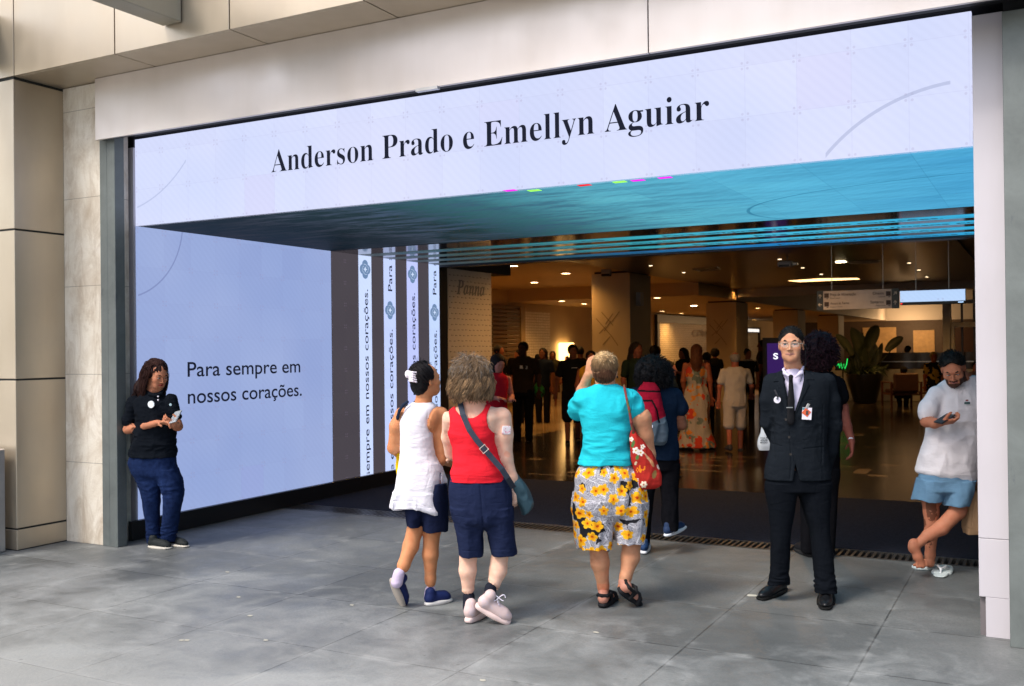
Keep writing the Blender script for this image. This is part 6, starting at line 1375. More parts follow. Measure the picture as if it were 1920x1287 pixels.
g.make('body', b, SKM, [(186, 124, 96), (170, 90, 80)], pt); eyes(g, T, Rh, hc, s_, (0, -.8))
hf = hair_cap(hc, Rh, s_, .009, .95, .020, .0025, 60, 7, .004, ext=lambda f, Tq: f.ell(Tq(0, .02, .075), (.060, .075, .045), Rh, .02))
bf = strands(hc+Rh @ np.array([0, -.008, .038]), Rh, (.080, .098, .092), 700, .02, 5, .2, .001, 10, .0016, lambda d: d[:, 2] > -.1+1.0*d[:, 1], colA=(.006, .005, .005), colB=(.02, .016, .014), m=6, out=.6)
join_hair(g, hf, (.010, .008, .007), [bf])
f = Field(.0042)
f.loft(g.rows([(897, 1742, 1827, .135, .05), (886, 1722, 1829, .15, .05), (870, 1723, 1831, .15, .05), (840, 1731, 1833, .14, .05), (805, 1741, 1838, .135, .06), (770, 1747, 1843, .13, .06), (745, 1748, 1846, .118, .07), (728, 1753, 1845, .095, .08), (714, 1770, 1836, .075, .09), (706, 1786, 1828, .062, .085)]), .02)
f.chain([J(1757, 740, .05), J(1742, 766, .01), J(1738, 775, 0)], [.064, .062, .060], .025); f.chain([J(1842, 745, .1), J(1850, 780, .12)], [.06, .06], .02)
f.fold(.006, 8, 5, (1, .8, .5)); f.fold(.006, 11, 12, (.9, .6, 1), lambda P: np.exp(-((P[:, 2]-J(0, 830)[2])/.14)**2)); f.solve(); emboss(g, f, [('line', [(1768, 712), (1780, 728), (1800, 733), (1820, 722)], 1.2, -.003)])
g.make('t_shirt', f, CLM, (.78, .74, .77))
box_on(g, 'shirt_print', J(1813.5, 756, -.075), np.eye(3), (.020, .002, .008), plain('shirt_print', (.05, .12, .12), .6)); box_on(g, 'shirt_print', J(1813, 751, -.078), np.eye(3), (.009, .002, .005), plain('shirt_print_red', (.25, .04, .04), .6))
f = Field(.0042)
f.loft(g.rows([(880, 1728, 1822, .14, .05), (905, 1722, 1822, .145, .05), (918, 1722, 1824, .145, .04)]), .03, tb=.05)
f.loft(g.rows([(900, 1722, 1778, .14, .05), (920, 1716, 1770, .13, .05), (937, 1713, 1765, .12, .05)]), .012); f.loft(g.rows([(900, 1768, 1824, .14, .03), (925, 1768, 1819, .125, .0), (946, 1770, 1812, .11, -.02)]), .012)
f.fold(.007, 9, 5, (1, 1, .4)); g.make('shorts', f, CLM, (.13, .245, .37))
def flipflop(fig, heel, toe, name, parent=None):
    heel = np.array(heel); toe = np.array(toe); d = toe-heel; L = np.linalg.norm(d); d /= L; u = np.array((0, 0, 1.0)); r = np.cross(d, u); R = np.stack([r, d, u], 1); Tq = lambda x, y, z: heel+r*x+d*y*L+u*z
    f = Field(.004); f.ell(Tq(0, .27, .009), (.038, L*.29, .0095), R, .03, n=3); f.ell(Tq(0, .68, .009), (.048, L*.33, .0095), R, .03, n=3); o = fig.make(name, f, SMM, (.58, .66, .66), None, parent)
    f = Field(.0035); f.chain([Tq(-.036, .36, .02), Tq(-.026, .58, .05), Tq(0, .76, .045), Tq(0, .80, .018)], [.007, .008, .007, .005], .004); f.chain([Tq(.036, .36, .02), Tq(.026, .58, .05), Tq(0, .76, .045)], [.007, .008, .007], .004); fig.make('strap', f, SMM, (.80, .82, .84), None, o)
flipflop(g, G(g, 1749, 1065), G(g, 1711, 1066)+np.array([0, -.03, 0]), 'flip_flop')
ff = Fig('flip_flop', 7.0, (1766, 1075), 'empty white flip-flop lying right of the leaning man\'s foot', 'flip-flop'); ff.o[2] = 0; flipflop(ff, G(ff, 1777, 1066)+np.array([.01, .06, 0]), G(ff, 1759, 1083)+np.array([0, -.02, 0]), 'sole')
ph = Fig('phone', 6.94, (1771, 1072), 'black phone in the hand of the man in the white T-shirt', 'phone'); p = ph.J(1771, 785.5, 0); Rp = np.array(Euler((math.radians(-68), math.radians(6), math.radians(-62))).to_matrix())
box_on(ph, 'case', p, Rp, (.036, .005, .072), M['black'], None, .003)
pb = Fig('paper_bag', 7.12, (1822, 1000), 'brown paper bag hanging from the leaning man\'s hand beside the jamb', 'bag')
f = Field(.004); f.loft(pb.rows([(1001, 1809.5, 1842, .05, .02), (996, 1808.5, 1842, .055, .02), (960, 1811, 1842, .05, .02), (921, 1813, 1842, .03, .02)]), .005, n=8); f.fold(.002, 12, 3); f.solve(); emboss(pb, f, [('line', [(1826, 940), (1823, 985)], .8, -.004), ('line', [(1812, 990), (1832, 994)], .8, -.003)], .1)
pb.make('bag_body', f, CLM, (.48, .30, .17)); MB().tube([pb.J(1818, 922, 0), pb.J(1822, 905, .01), pb.J(1829, 896, .02), pb.J(1836, 905, .01), pb.J(1838, 922, 0)], .003, 6).build('handle', plain('paper_cord', (.38, .3, .15), .8), pb.e, True)
# ================================================================== person with the red backpack
g = Fig('person', 8.0, (1235, 1034), 'person with bushy dark hair in navy T-shirt walking in with a red backpack', 'person'); g.o[2] = 0; J = g.J
Rh = frame(-5, 0, 0); hc = J(1225, 698, 0); s_ = .98
b = Field(.006); T = head(b, hc, Rh, s_, J(1226, 730, 0), .055, False, False)
b.loft(g.rows([(860, 1200, 1265, .10, 0), (800, 1200, 1262, .11, 0), (740, 1192, 1262, .10, 0), (722, 1200, 1250, .06, 0)]), .03)
b.chain([J(1268, 745, 0), J(1274, 775, 0), J(1278, 797, .02), J(1262, 805, .16)], [.05, .046, .040, .03], .02); hand(b, J(1262, 805, .16), (-.6, .6, .1), (0, 0, 1), 1, .6)
b.chain([J(1188, 745, 0), J(1184, 790, .02), J(1200, 805, .16)], [.05, .042, .03], .02)
b.chain([J(1215, 880, 0), J(1212, 950, .0), J(1208, 1020, .02)], [.07, .05, .035], .02); b.chain([J(1252, 880, 0), J(1256, 945, -.05), J(1259, 985, -.1)], [.07, .05, .035], .02)
g.make('body', b, SKM, (150, 98, 74))
hw = Field(.007); hw.ell(J(1222, 698, -.015), (.128, .13, .132)); hw.ell(J(1232, 712, .02), (.115, .11, .12), None, .03); hw.ell(J(1226, 726, -.03), (.115, .07, .065), None, .03); hw.fold(.013, 22, 5)
join_hair(g, hw, (.008, .007, .008), [strands(J(1226, 704, -.015), np.eye(3), (.128, .125, .135), 900, .05, 6, .3, .014, 60, .0035, lambda d: d[:, 2] > -.6, colA=(.005, .005, .006), colB=(.02, .017, .018), m=12, out=1.0)])
f = Field(.005)
f.loft(g.rows([(860, 1196, 1273, .13, 0), (820, 1194, 1270, .13, 0), (780, 1190, 1268, .135, 0), (750, 1184, 1272, .12, 0), (732, 1188, 1266, .09, 0), (722, 1204, 1250, .065, 0)]), .02)
f.chain([J(1265, 742, 0), J(1276, 766, 0)], [.064, .062], .02); f.chain([J(1190, 742, 0), J(1184, 768, 0)], [.062, .058], .02); f.fold(.006, 9, 5, (1, 1, .5)); g.make('t_shirt', f, CLM, (.010, .020, .042))
f = Field(.005); f.loft(g.rows([(850, 1200, 1272, .12, 0), (880, 1200, 1274, .12, 0)]), .03, tb=.05)
f.loft(g.rows([(870, 1234, 1275, .11, 0), (910, 1238, 1272, .09, -.02), (950, 1240, 1272, .08, -.05), (980, 1241, 1273, .075, -.08), (994, 1246, 1272, .07, -.1)]), .012); f.loft(g.rows([(870, 1200, 1240, .11, 0), (930, 1198, 1226, .09, 0), (1018, 1198, 1218, .065, .02)]), .012); f.fold(.004, 12, 4, (1, 1, .4)); g.make('trousers', f, CLM, (.006, .006, .008))
shoe(g, J(1209, 1018, .02), G(g, 1207, 1041), G(g, 1210, 1022), (.02, .05, .13), (.75, .75, .78), .045, hgt=.07, sole=.03); shoe(g, J(1259, 990, -.1), J(1248, 1008, -.16), J(1284, 990, .05), (.02, .04, .10), (.72, .75, .8), .043, hgt=.07, sole=.026, up=(-.35, -.3, .9))
bp = Fig('backpack', 7.86, (1225, 1034), 'red and grey backpack worn by the person with bushy dark hair', 'backpack'); J = bp.J
f = Field(.0045); f.loft(bp.rows([(834, 1222, 1246, .05, .0), (828, 1213, 1250, .08, 0), (805, 1206, 1252, .09, 0), (780, 1200, 1247, .09, 0), (750, 1196, 1240, .085, 0), (728, 1198, 1235, .07, .01), (717, 1207, 1228, .04, .02)]), .02, n=2.6)
f.loft(bp.rows([(828, 1214, 1228, .06, -.05), (795, 1205, 1236, .06, -.06), (770, 1203, 1232, .055, -.06), (757, 1205, 1228, .04, -.05)]), .01, n=3)
f.fold(.003, 14, 4); f.solve(); emboss(bp, f, [('line', [(1200, 733), (1237, 735)], 1.5, -.006), ('line', [(1203, 752), (1223, 752), (1232, 770), (1236, 790)], 1.5, -.006)])
def pt(V, N_, X, C):
    C[:] = (.34, .010, .028); lo = X[:, 1] > 793-(X[:, 0]-1222)*.45; C[lo] = (.12, .155, .19)
    C[(dist_poly(X, [(1198, 733), (1237, 735)]) < 1.6) | (dist_poly(X, [(1203, 752), (1223, 752), (1232, 770), (1236, 792)]) < 1.6)] = (.012, .01, .012)
bp.make('pack_body', f, CLM, (.3, .01, .02), pt); box_on(bp, 'label', J(1221, 800, -.125), np.eye(3), (.014, .003, .010), wm_)
f = Field(.004); f.chain([J(1207, 722, .03), J(1204, 718, .10), J(1202, 728, .17)], [.014]*3, .01); g2 = f; f.chain([J(1235, 724, .03), J(1244, 718, .10), J(1248, 728, .17)], [.014]*3, .01); bp.make('shoulder_straps', f, CLM, (.02, .02, .025))
# ================================================================== big-haired woman behind the guard
g = Fig('person', 7.74, (1545, 1048), 'woman with bushy dark reddish hair in black T-shirt behind the guard', 'person'); g.o[2] = 0; J = g.J
Rh = frame(-10, 0, 0); hc = J(1537, 662, 0); b = Field(.006); T = head(b, hc, Rh, .98, J(1538, 700, 0), .055, True, False)
b.loft(g.rows([(860, 1500, 1570, .10, 0), (800, 1502, 1572, .11, 0), (720, 1500, 1578, .10, 0), (700, 1518, 1562, .06, 0)]), .03)
b.chain([J(1575, 728, 0), J(1580, 765, .0), J(1588, 800, -.02), J(1597, 828, -.04)], [.050, .042, .036, .026], .02); hand(b, J(1597, 829, -.04), (.02, .05, -1), (1, -.2, 0), -1, .45, .175)
b.chain([J(1500, 728, 0), J(1480, 770, .02), J(1450, 795, .05)], [.05, .04, .03], .02); b.chain([J(1518, 880, 0), J(1515, 960, 0), J(1513, 1030, .02)], [.07, .05, .035], .02); b.chain([J(1552, 880, 0), J(1553, 960, 0), J(1553, 1035, -.02)], [.07, .05, .035], .02)
g.make('body', b, SKM, (150, 88, 74))
hw = Field(.007); hw.ell(J(1537, 655, -.02), (.112, .125, .13)); hw.ell(J(1538, 675, .0), (.11, .11, .10), None, .03); hw.fold(.016, 22, 5)
join_hair(g, hw, (.016, .006, .010), [strands(J(1537, 662, -.02), np.eye(3), (.115, .12, .14), 800, .05, 6, .3, .012, 60, .0035, lambda d: d[:, 2] > -.6, colA=(.010, .004, .006), colB=(.05, .016, .024), m=12, out=1.0)])
f = Field(.006); f.loft(g.rows([(880, 1500, 1572, .12, 0), (800, 1502, 1574, .125, 0), (740, 1498, 1578, .11, 0), (712, 1502, 1574, .09, 0), (698, 1520, 1560, .06, 0)]), .02); f.chain([J(1570, 722, 0), J(1578, 745, 0)], [.06, .056], .02); f.fold(.005, 9, 5); g.make('t_shirt', f, CLM, (.006, .006, .008))
f = Field(.006); f.loft(g.rows([(870, 1500, 1572, .12, 0), (900, 1500, 1572, .12, 0), (960, 1502, 1530, .08, 0), (1035, 1502, 1524, .06, .02)]), .02); f.loft(g.rows([(880, 1536, 1572, .1, 0), (960, 1540, 1568, .08, 0), (1035, 1542, 1564, .06, 0)]), .02); g.make('trousers', f, CLM, (.008, .008, .01))
shoe(g, J(1513, 1030, .02), G(g, 1522, 1046), G(g, 1494, 1030), (.012, .012, .014), (.02, .02, .02)); shoe(g, J(1553, 1035, 0), G(g, 1553, 1050), G(g, 1553, 1028), (.012, .012, .014), (.02, .02, .02))
MB().tube([J(1595.5+4.5*math.cos(t), 824+2.5*math.sin(t), -.04+.03*math.sin(t)) for t in np.linspace(0, 6.28, 13)[:-1]], .006, 6, True).build('watch', wm_, g.e, True)
sb = Fig('shopping_bag', 7.6, (1432, 845), 'white shopping bag with small black lettering behind the guard\'s elbow', 'bag'); J = sb.J
f = Field(.005); f.loft(sb.rows([(844, 1424, 1450, .03, 0), (836, 1421.5, 1450, .04, 0), (810, 1427, 1450, .035, 0), (790, 1431, 1450, .02, 0)]), .01, n=3); f.fold(.003, 15, 3); sb.make('bag_body', f, SMM, (.70, .72, .74))
for i, tx in enumerate(('HAS A', 'HOUSE', 'MYCRO')): p = J(1425.5, 823+i*4.4, -.047); text('lettering', tx, M['ink'], p, (1, 0, 0), (0, 0, 1), .055, .012, sb.e, bold=.02)
# ------------------------------------------------------------------ people inside the mall
for fg in FIGS: tuck(fg)
NF = len(FIGS)
def crowd(label, x, yt, yf, yaw=180, skin=(150, 95, 70), hair='short', hc_=(.008, .006, .006), top=(.01, .01, .012), low=(.01, .01, .015), kind='trousers', sleeve=True, wide=1.0, stride=0.0, arms=None, dress_paint=None, shoes=(.01, .01, .012), sit=False, D=None, top_paint=None, h=.012, hairlen=.3, tilt=0):
    hy = 660-(x-960)*.0125; D = D or FPX*1.65/(yf-hy); g = Fig('person', D, (x, yf), label, 'person', 'visitors inside the mall hall'); g.o[2] = 0
    H = (yf-yt)/FPX*D; s_ = H/1.70; up = lambda z: yf-z*s_*FPX/D; sx = lambda m: x+m*s_*FPX/D*wide; J = lambda m, z, dt=0: g.J(sx(m), up(z), dt*s_)
    R = frame(yaw, tilt, 0); fx, fy = math.sin(math.radians(yaw)), math.cos(math.radians(yaw)); side = abs(fx)
    def K(m, z, f_=0): # m sideways in the body's frame, f_ forwards
        return g.J(x+(m*fy*wide+f_*fx)*s_*FPX/D, up(z), (-m*fx+f_*fy)*s_)
    w_ = 1-.28*side; hc = K(0, 1.575, .01 if tilt == 0 else .05); b = Field(h*.75); head(b, hc, R, .98*s_, K(0, 1.42, 0), .055, False, abs(yaw-180) < 60)
    tr = lambda rows, e=0: [((g.J(x, up(z))[2]), g.J(x, up(z))[0], (a*(1-side)+c*side+e)*s_*wide, g.J(x, up(z))[1], (c*(1-side)+a*side+e)*s_) for z, a, c in rows]
    b.loft(tr([(.85, .14, .10), (1.05, .13, .10), (1.25, .16, .11), (1.38, .16, .08), (1.45, .07, .06)]), .03)
    A = arms or ((-1, (.04, 1.12, .0), (.03, .85, .04)), (1, (.04, 1.12, .0), (.03, .85, .04)))
    S_ = []
    for q, e, w in A:
        s0 = K(q*.175, 1.36); e_ = K(q*(.19+e[0]), e[1], e[2]); wr = K(q*(.19+w[0]), w[1], w[2]); b.chain([s0, e_, wr], [.048*s_, .038*s_, .026*s_], .02); dv = wr-e_; hand(b, wr, dv, (fx, fy, .1) if abs(dv[2]) > .15 else (0, 0, 1), q, .5, .17*s_); S_.append((s0, e_, wr))
    L_ = []
    for q in (-1, 1):
        st = stride*q; hp, kn, an = K(q*.085, .88), K(q*.09, .47, st*.5+.03*(st < 0)), K(q*.09, .08+(.06 if st < 0 else 0), st); b.chain([hp, kn, an], [.07*s_, .052*s_, .035*s_], .02); L_.append((hp, kn, an)); 
        a0 = an+np.array([-fx*.05, -fy*.05, -.08*s_]); f = Field(h*.7); f.cap(a0+np.array([fx*.02, fy*.02, .035]), a0+np.array([fx*.2, fy*.2, .03]), .038*s_, .032*s_, .02); f.cap(a0+np.array([fx*.03, fy*.03, .06]), an, .038*s_, .04*s_, .02); g.make('shoe', f, SMM, shoes)
    g.make('body', b, SKM, skin)
    if kind != 'dress':
        f = Field(h*.85); f.loft(tr([(.86, .165, .12), (.95, .162, .12), (1.05, .15, .115), (1.2, .165, .12), (1.33, .185, .11), (1.40, .16, .085), (1.45, .08, .065)], .01), .03)
        if sleeve:
            for s0, e_, wr in S_: f.chain([s0, s0*.35+e_*.65], [.062*s_, .058*s_], .03)
        f.fold(.006, 9, 5, (1, 1, .6)); g.make('top', f, CLM, top, top_paint)
    if kind in ('trousers', 'shorts'):
        f = Field(h*.85); f.loft(tr([(.80, .165, .125), (.90, .165, .125)], .005), .03, tb=.06)
        for hp, kn, an in L_:
            if kind == 'trousers': f.chain([hp, kn, an+np.array([0, 0, .02])], [.09*s_, .072*s_, .062*s_], .02)
            else: f.chain([hp, kn+np.array([0, 0, .02])], [.10*s_, .095*s_], .02)
        f.fold(.005, 9, 5, (1, 1, .4)); g.make(kind, f, CLM, low)
    if kind in ('dress', 'skirt'):
        f = Field(h*.8)
        if kind == 'dress': f.loft(tr([(.10, .30, .26), (.35, .24, .21), (.70, .21, .17), (.95, .18, .14), (1.08, .14, .115), (1.22, .165, .12), (1.32, .15, .10), (1.36, .12, .08)], .005), .02)
        else: f.loft(tr([(.50, .21, .17), (.8, .19, .15), (1.0, .15, .12)], .01), .02)
        f.fold(.014, 7, 5, (1.3, 1.3, .25)); g.make(kind, f, CLM, low, dress_paint)
    hr = np.array((.083, .098, .088))*s_; hb = hc+R @ np.array([0, -.02, .03])*s_
    f = Field(h*.7); f.ell(hb, hr+.004, R)
    f.ell(hc+R @ np.array([0, .095, -.03])*s_, np.array((.09, .075, .09))*s_, R, .008, 0, 's')
    if hair == 'short': f.ell(hc+R @ np.array([0, -.04, -.09])*s_, np.array((.1, .1, .055))*s_, R, .01, 0, 's')
    if hair == 'bald': f.ell(hc+R @ np.array([0, .0, .1])*s_, np.array((.075, .09, .055))*s_, R, .01, 0, 's')
    if hair == 'long':
        f.chain([hc+R @ np.array([0, -.06, .0])*s_, hc+R @ np.array([0, -.085, 0])*s_+np.array([0, 0, -.15*s_]), hc+R @ np.array([0, -.09, 0])*s_+np.array([0, 0, -hairlen*s_])], [.085*s_, .09*s_, .05*s_], .03)
    if hair == 'bushy': f.ell(hb, hr*1.45, R, .02)
    if hair == 'bun': f.ell(hc+R @ np.array([0, -.08, .09])*s_, (.045*s_,)*3, R, .02)
    f.fold(.006 if hair in ('long', 'bushy') else .002, 40, 3, (1, 1, .4)); g.make('hair', f, HRM, hc_)
    g.K = K; g.s_ = s_; tuck(g); return g
def floral(base, blobs, sc=9, seed=0):
    def pt(V, N_, X, C):
        C[:] = base
        for i, (c, t) in enumerate(blobs): C[fbm(V.astype(np.float32), sc*(1+.3*i), seed+i*7) > t] = c
    return pt
crowd('woman in red sleeveless top looking down beside the patterned wall', 931, 664, 900, 150, (190, 130, 115), 'long', top=(.40, .012, .025), sleeve=False, tilt=-25, arms=((-1, (.03, 1.12, .02), (-.09, 1.10, .22)), (1, (.03, 1.12, .02), (-.09, 1.10, .22))), low=(.02, .025, .05))
crowd('man with short hair behind the woman in the red top', 935, 647, 812, 120, (150, 90, 65), 'short', top=(.01, .012, .015))
crowd('woman with tied dark hair half hidden behind the big man', 973, 655, 800, 235, (140, 85, 60), 'bun', top=(.05, .03, .02))
p_ = crowd('big man in dark shirt with white name tag and green bag', 981, 640, 834, 195, (70, 42, 30), 'short', top=(.035, .024, .018), wide=1.12, arms=((-1, (.05, 1.12, 0), (.06, .88, .05)), (1, (.03, 1.13, .0), (.02, 1.05, .2))), low=(.008, .008, .012), hc_=(.006, .005, .005))
J = p_.J; box_on(p_, 'name_tag', J(982, 689, -.155), np.array(Matrix.Rotation(math.radians(6), 3, 'Y')), (.068, .004, .028), plain('tag_white', (.7, .65, .6), .4)); 
gb = Fig('plastic_bag', p_.D-.05, (1012, 745), 'green patterned plastic bag in the big man\'s hand', 'bag'); f = Field(.008); f.loft(gb.rows([(745, 1008, 1016, .03, 0), (738, 1003, 1021, .08, 0), (726, 1002, 1019, .08, 0), (718, 1006, 1010, .03, 0)]), .01); f.fold(.01, 15, 3); gb.make('bag_body', f, SMM, (.06, .30, .05), floral((.05, .28, .05), [((.02, .10, .02), .25)], 14))
p_ = crowd('woman with long curly dark hair carrying a brown handbag', 1036, 658, 768, 185, (120, 75, 55), 'long', hc_=(.015, .008, .006), top=(.03, .03, .02), low=(.09, .045, .025), kind='skirt', hairlen=.32)
hb_ = Fig('handbag', p_.D-.1, (1022, 720), 'brown handbag on the arm of the curly haired woman', 'bag'); f = Field(.015); f.loft(hb_.rows([(718, 1015, 1028, .10, 0), (705, 1016, 1029, .10, 0), (697, 1019, 1027, .06, 0)]), .02); hb_.make('bag_body', f, SMM, (.06, .025, .015)); MB().tube([hb_.J(1019, 698), hb_.J(1022, 680), hb_.J(1026, 698)], .012, 6).build('handle', plain('bag_handle', (.05, .02, .012), .5), hb_.e)
p_ = crowd('young man in dark T-shirt and shorts with sunglasses on his head', 1074, 645, 838, 178, (125, 78, 55), 'short', top=(.012, .012, .012), kind='shorts', low=(.010, .010, .015), stride=.16, arms=((-1, (.07, 1.12, .0), (.08, .9, .06)), (1, (.07, 1.12, 0), (.09, .9, -.04))))
box_on(p_, 'shirt_print', p_.J(1077, 690, -.16), np.eye(3), (.05, .004, .006), plain('print_grey', (.35, .33, .3), .5)); MB().tube([p_.J(1067, 651, -.06), p_.J(1073, 647, -.12), p_.J(1080, 650, -.06)], .012, 6).build('sunglasses', M['black'], p_.e)
crowd('person in yellow top half hidden behind the turquoise woman', 1108, 657, 850, 180, (140, 85, 62), 'short', top=(.5, .27, .03), sleeve=False)
crowd('woman with long dark hair in dark green by the nearest pillar', 1193, 641, 850, 150, (120, 72, 55), 'long', hc_=(.012, .008, .006), top=(.012, .02, .014), hairlen=.45)
crowd('person whose head shows just above the backpacker', 1228, 650, 800, 0, (120, 72, 55), 'bushy', top=(.02, .02, .02))
crowd('person with fair skin just right of the backpacker', 1254, 676, 900, 110, (170, 110, 90), 'short', top=(.012, .02, .03))
crowd('woman in black holding out her hand beside the lettered shopfront', 1281, 652, 800, 235, (130, 80, 58), 'long', top=(.01, .01, .01), arms=((-1, (.0, 1.12, .1), (-.05, 1.2, .36)), (1, (.0, 1.12, .1), (.0, 1.2, .36))))
p_ = crowd('woman with long auburn hair in a long floral dress', 1306, 645, 849, 15, (160, 92, 62), 'long', hc_=(.10, .035, .014), kind='dress', low=(.4, .35, .28), dress_paint=floral((.40, .34, .27), [((.16, .19, .15), .25), ((.55, .06, .03), .42), ((.62, .22, .04), .60)], 7), hairlen=.42, arms=((-1, (.03, 1.12, 0), (.02, .9, .1)), (1, (.03, 1.12, 0), (.03, .86, .05))), shoes=(.15, .05, .03))
hb_ = Fig('handbag', p_.D-.12, (1326, 800), 'flat brown bag hanging beside the floral dress', 'bag'); f = Field(.01); f.loft(hb_.rows([(800, 1310, 1328, .05, 0), (790, 1313, 1330, .06, 0), (765, 1316, 1330, .05, 0), (757, 1319, 1330, .03, 0)]), .01, n=4); hb_.make('bag_body', f, SMM, (.07, .03, .018)); MB().tube([hb_.J(1320, 757), hb_.J(1318, 735), hb_.J(1327, 757)], .008, 6).build('handle', plain('strap_brown', (.06, .03, .02), .6), hb_.e)
crowd('woman in black crop top and pale jeans with tied afro hair', 1340, 655, 768, 340, (120, 72, 52), 'bushy', top=(.01, .01, .01), low=(.12, .14, .17), sleeve=True)
p_ = crowd('elderly man in white short sleeved shirt and pale shorts', 1378, 660, 852, 352, (175, 105, 82), 'bald', hc_=(.3, .26, .22), top=(.52, .47, .42), low=(.50, .44, .38), kind='shorts', wide=1.12, stride=.09, shoes=(.05, .05, .06), arms=((-1, (.04, 1.12, 0), (.05, .88, .02)), (1, (.06, 1.13, .0), (.08, 1.0, .2))))
crowd('woman in dark apron over white shirt beyond the elderly man', 1402, 654, 790, 170, (150, 95, 70), 'bun', top=(.35, .32, .30), top_paint=lambda V, N_, X, C: C.__setitem__((N_[:, 1] < -.5) & (V[:, 2] < 1.3), (.01, .01, .01)), low=(.01, .01, .01))
crowd('man in profile with dark hair left of the purple totem', 1430, 637, 782, 280, (120, 72, 50), 'short', top=(.03, .02, .018), low=(.01, .01, .012))
crowd('blonde woman in yellow and black behind the leaning man', 1751, 660, 790, 190, (175, 95, 50), 'bun', hc_=(.45, .25, .05), top=(.55, .26, .03), top_paint=floral((.02, .015, .01), [((.6, .32, .03), .2)], 9), low=(.01, .01, .01))
crowd('person half hidden between the leaning man and the jamb', 1829, 678, 800, 190, (180, 110, 90), 'short', top=(.3, .2, .18))
crowd('distant person in dark clothes between the big man and the handbag woman', 1008, 664, 765, 20, (110, 70, 50), 'short', top=(.015, .015, .02))
crowd('distant woman in a brown top just left of the nearest pillar', 1063, 668, 758, 200, (130, 80, 60), 'bun', top=(.10, .05, .03))
crowd('person in grey top standing beyond the green-dressed woman', 1166, 662, 790, 30, (120, 75, 55), 'short', top=(.06, .06, .06))
crowd('distant shopper in dark red near the second pillar', 1362, 664, 745, 200, (130, 80, 60), 'long', top=(.12, .02, .02))
crowd('dark clothed shopper between the floral dress and the elderly man', 1325, 660, 820, 25, (110, 70, 50), 'short', top=(.012, .012, .016))
crowd('shopper in dark blue beside the big man', 1018, 652, 800, 200, (120, 75, 55), 'long', top=(.01, .015, .03))
crowd('tall shopper in dark clothes left of the nearest pillar', 1088, 650, 800, 15, (110, 70, 50), 'short', top=(.012, .01, .01))
# barista behind the counter
crowd('barista silhouette behind the counter glass', 1702, 648, 745, 270, (60, 40, 30), 'short', top=(.006, .006, .006), low=(.006, .006, .006))
# ------------------------------------------------------------------ armchair with a sitter
c0 = hit(1692, 762, 2, 0); ac = empty('armchair', tuple(c0), YAW, 'wooden armchair with brown leather seat in front of the white counter', 'armchair')
wd = plain('chair_wood', (.10, .035, .02), .35); lt_ = plain('chair_leather', (.10, .045, .03), .45)
for (x_, y_) in ((-.40, -.3), (.38, -.3), (-.40, .35), (.38, .35)): MB().box(x_-.025, x_+.025, y_-.025, y_+.025, 0, .62, .005).build('leg', wd, ac)
for x_ in (-.40, .38): MB().box(x_-.03, x_+.03, -.33, .38, .62, .655, .008).build('armrest', wd, ac)
MB().box(-.40, .38, -.3, .35, .30, .36, .01).build('seat_frame', wd, ac); MB().box(-.34, .32, -.3, .33, .36, .46, .03).build('seat', lt_, ac); MB().box(-.33, .31, -.34, -.22, .40, .88, .03).build('backrest', lt_, ac)
MB().box(.40, 1.1, -.3, .3, .33, .38, .01).box(1.05, 1.1, -.28, -.22, 0, .33).box(1.05, 1.1, .22, .28, 0, .33).build('side_table', wd, ac)
g = Fig('person', 26.3, (1692, 762), 'dark clothed person sitting in the wooden armchair', 'person'); g.o[2] = 0; J = g.J; b = Field(.012); Rs = frame(-20, -10, 0); hc = J(1694, 696, .1); head(b, hc, Rs, 1.0, J(1692, 712, .05), .055, False, False)
b.loft(g.rows([(745, 1680, 1704, .14, .1), (725, 1679, 1706, .13, .05), (712, 1684, 1702, .09, .05)]), .03); b.chain([J(1685, 742, .1), J(1685, 741, .45), J(1687, 760, .5)], [.08, .06, .04], .02); b.chain([J(1699, 742, .1), J(1700, 741, .45), J(1699, 760, .5)], [.08, .06, .04], .02); b.chain([J(1680, 718, .05), J(1674, 732, .1), J(1676, 738, .3)], [.05, .04, .03], .02); b.chain([J(1705, 718, .05), J(1710, 732, .1), J(1707, 738, .3)], [.05, .04, .03], .02)
g.make('body', b, SKM, (80, 50, 38)); f = Field(.012); f.ell(hc+Rs @ np.array([0, -.02, .03]), (.09, .1, .095), Rs); f.ell(hc+Rs @ np.array([0, .095, -.03]), (.09, .075, .09), Rs, .008, 0, 's'); g.make('hair', f, HRM, (.01, .008, .008))
f = Field(.012); f.loft(g.rows([(747, 1678, 1706, .16, .1), (725, 1677, 1708, .15, .05), (711, 1683, 1703, .1, .05)]), .03); f.chain([J(1680, 718, .05), J(1675, 730, .1)], [.07, .06], .02); f.chain([J(1705, 718, .05), J(1710, 730, .1)], [.07, .06], .02); g.make('top', f, CLM, (.014, .012, .012))
f = Field(.012); f.chain([J(1685, 742, .1), J(1685, 741, .45), J(1687, 758, .5)], [.1, .08, .06], .02); f.chain([J(1699, 742, .1), J(1700, 741, .45), J(1699, 758, .5)], [.1, .08, .06], .02); g.make('trousers', f, CLM, (.012, .012, .016)); tuck(g)
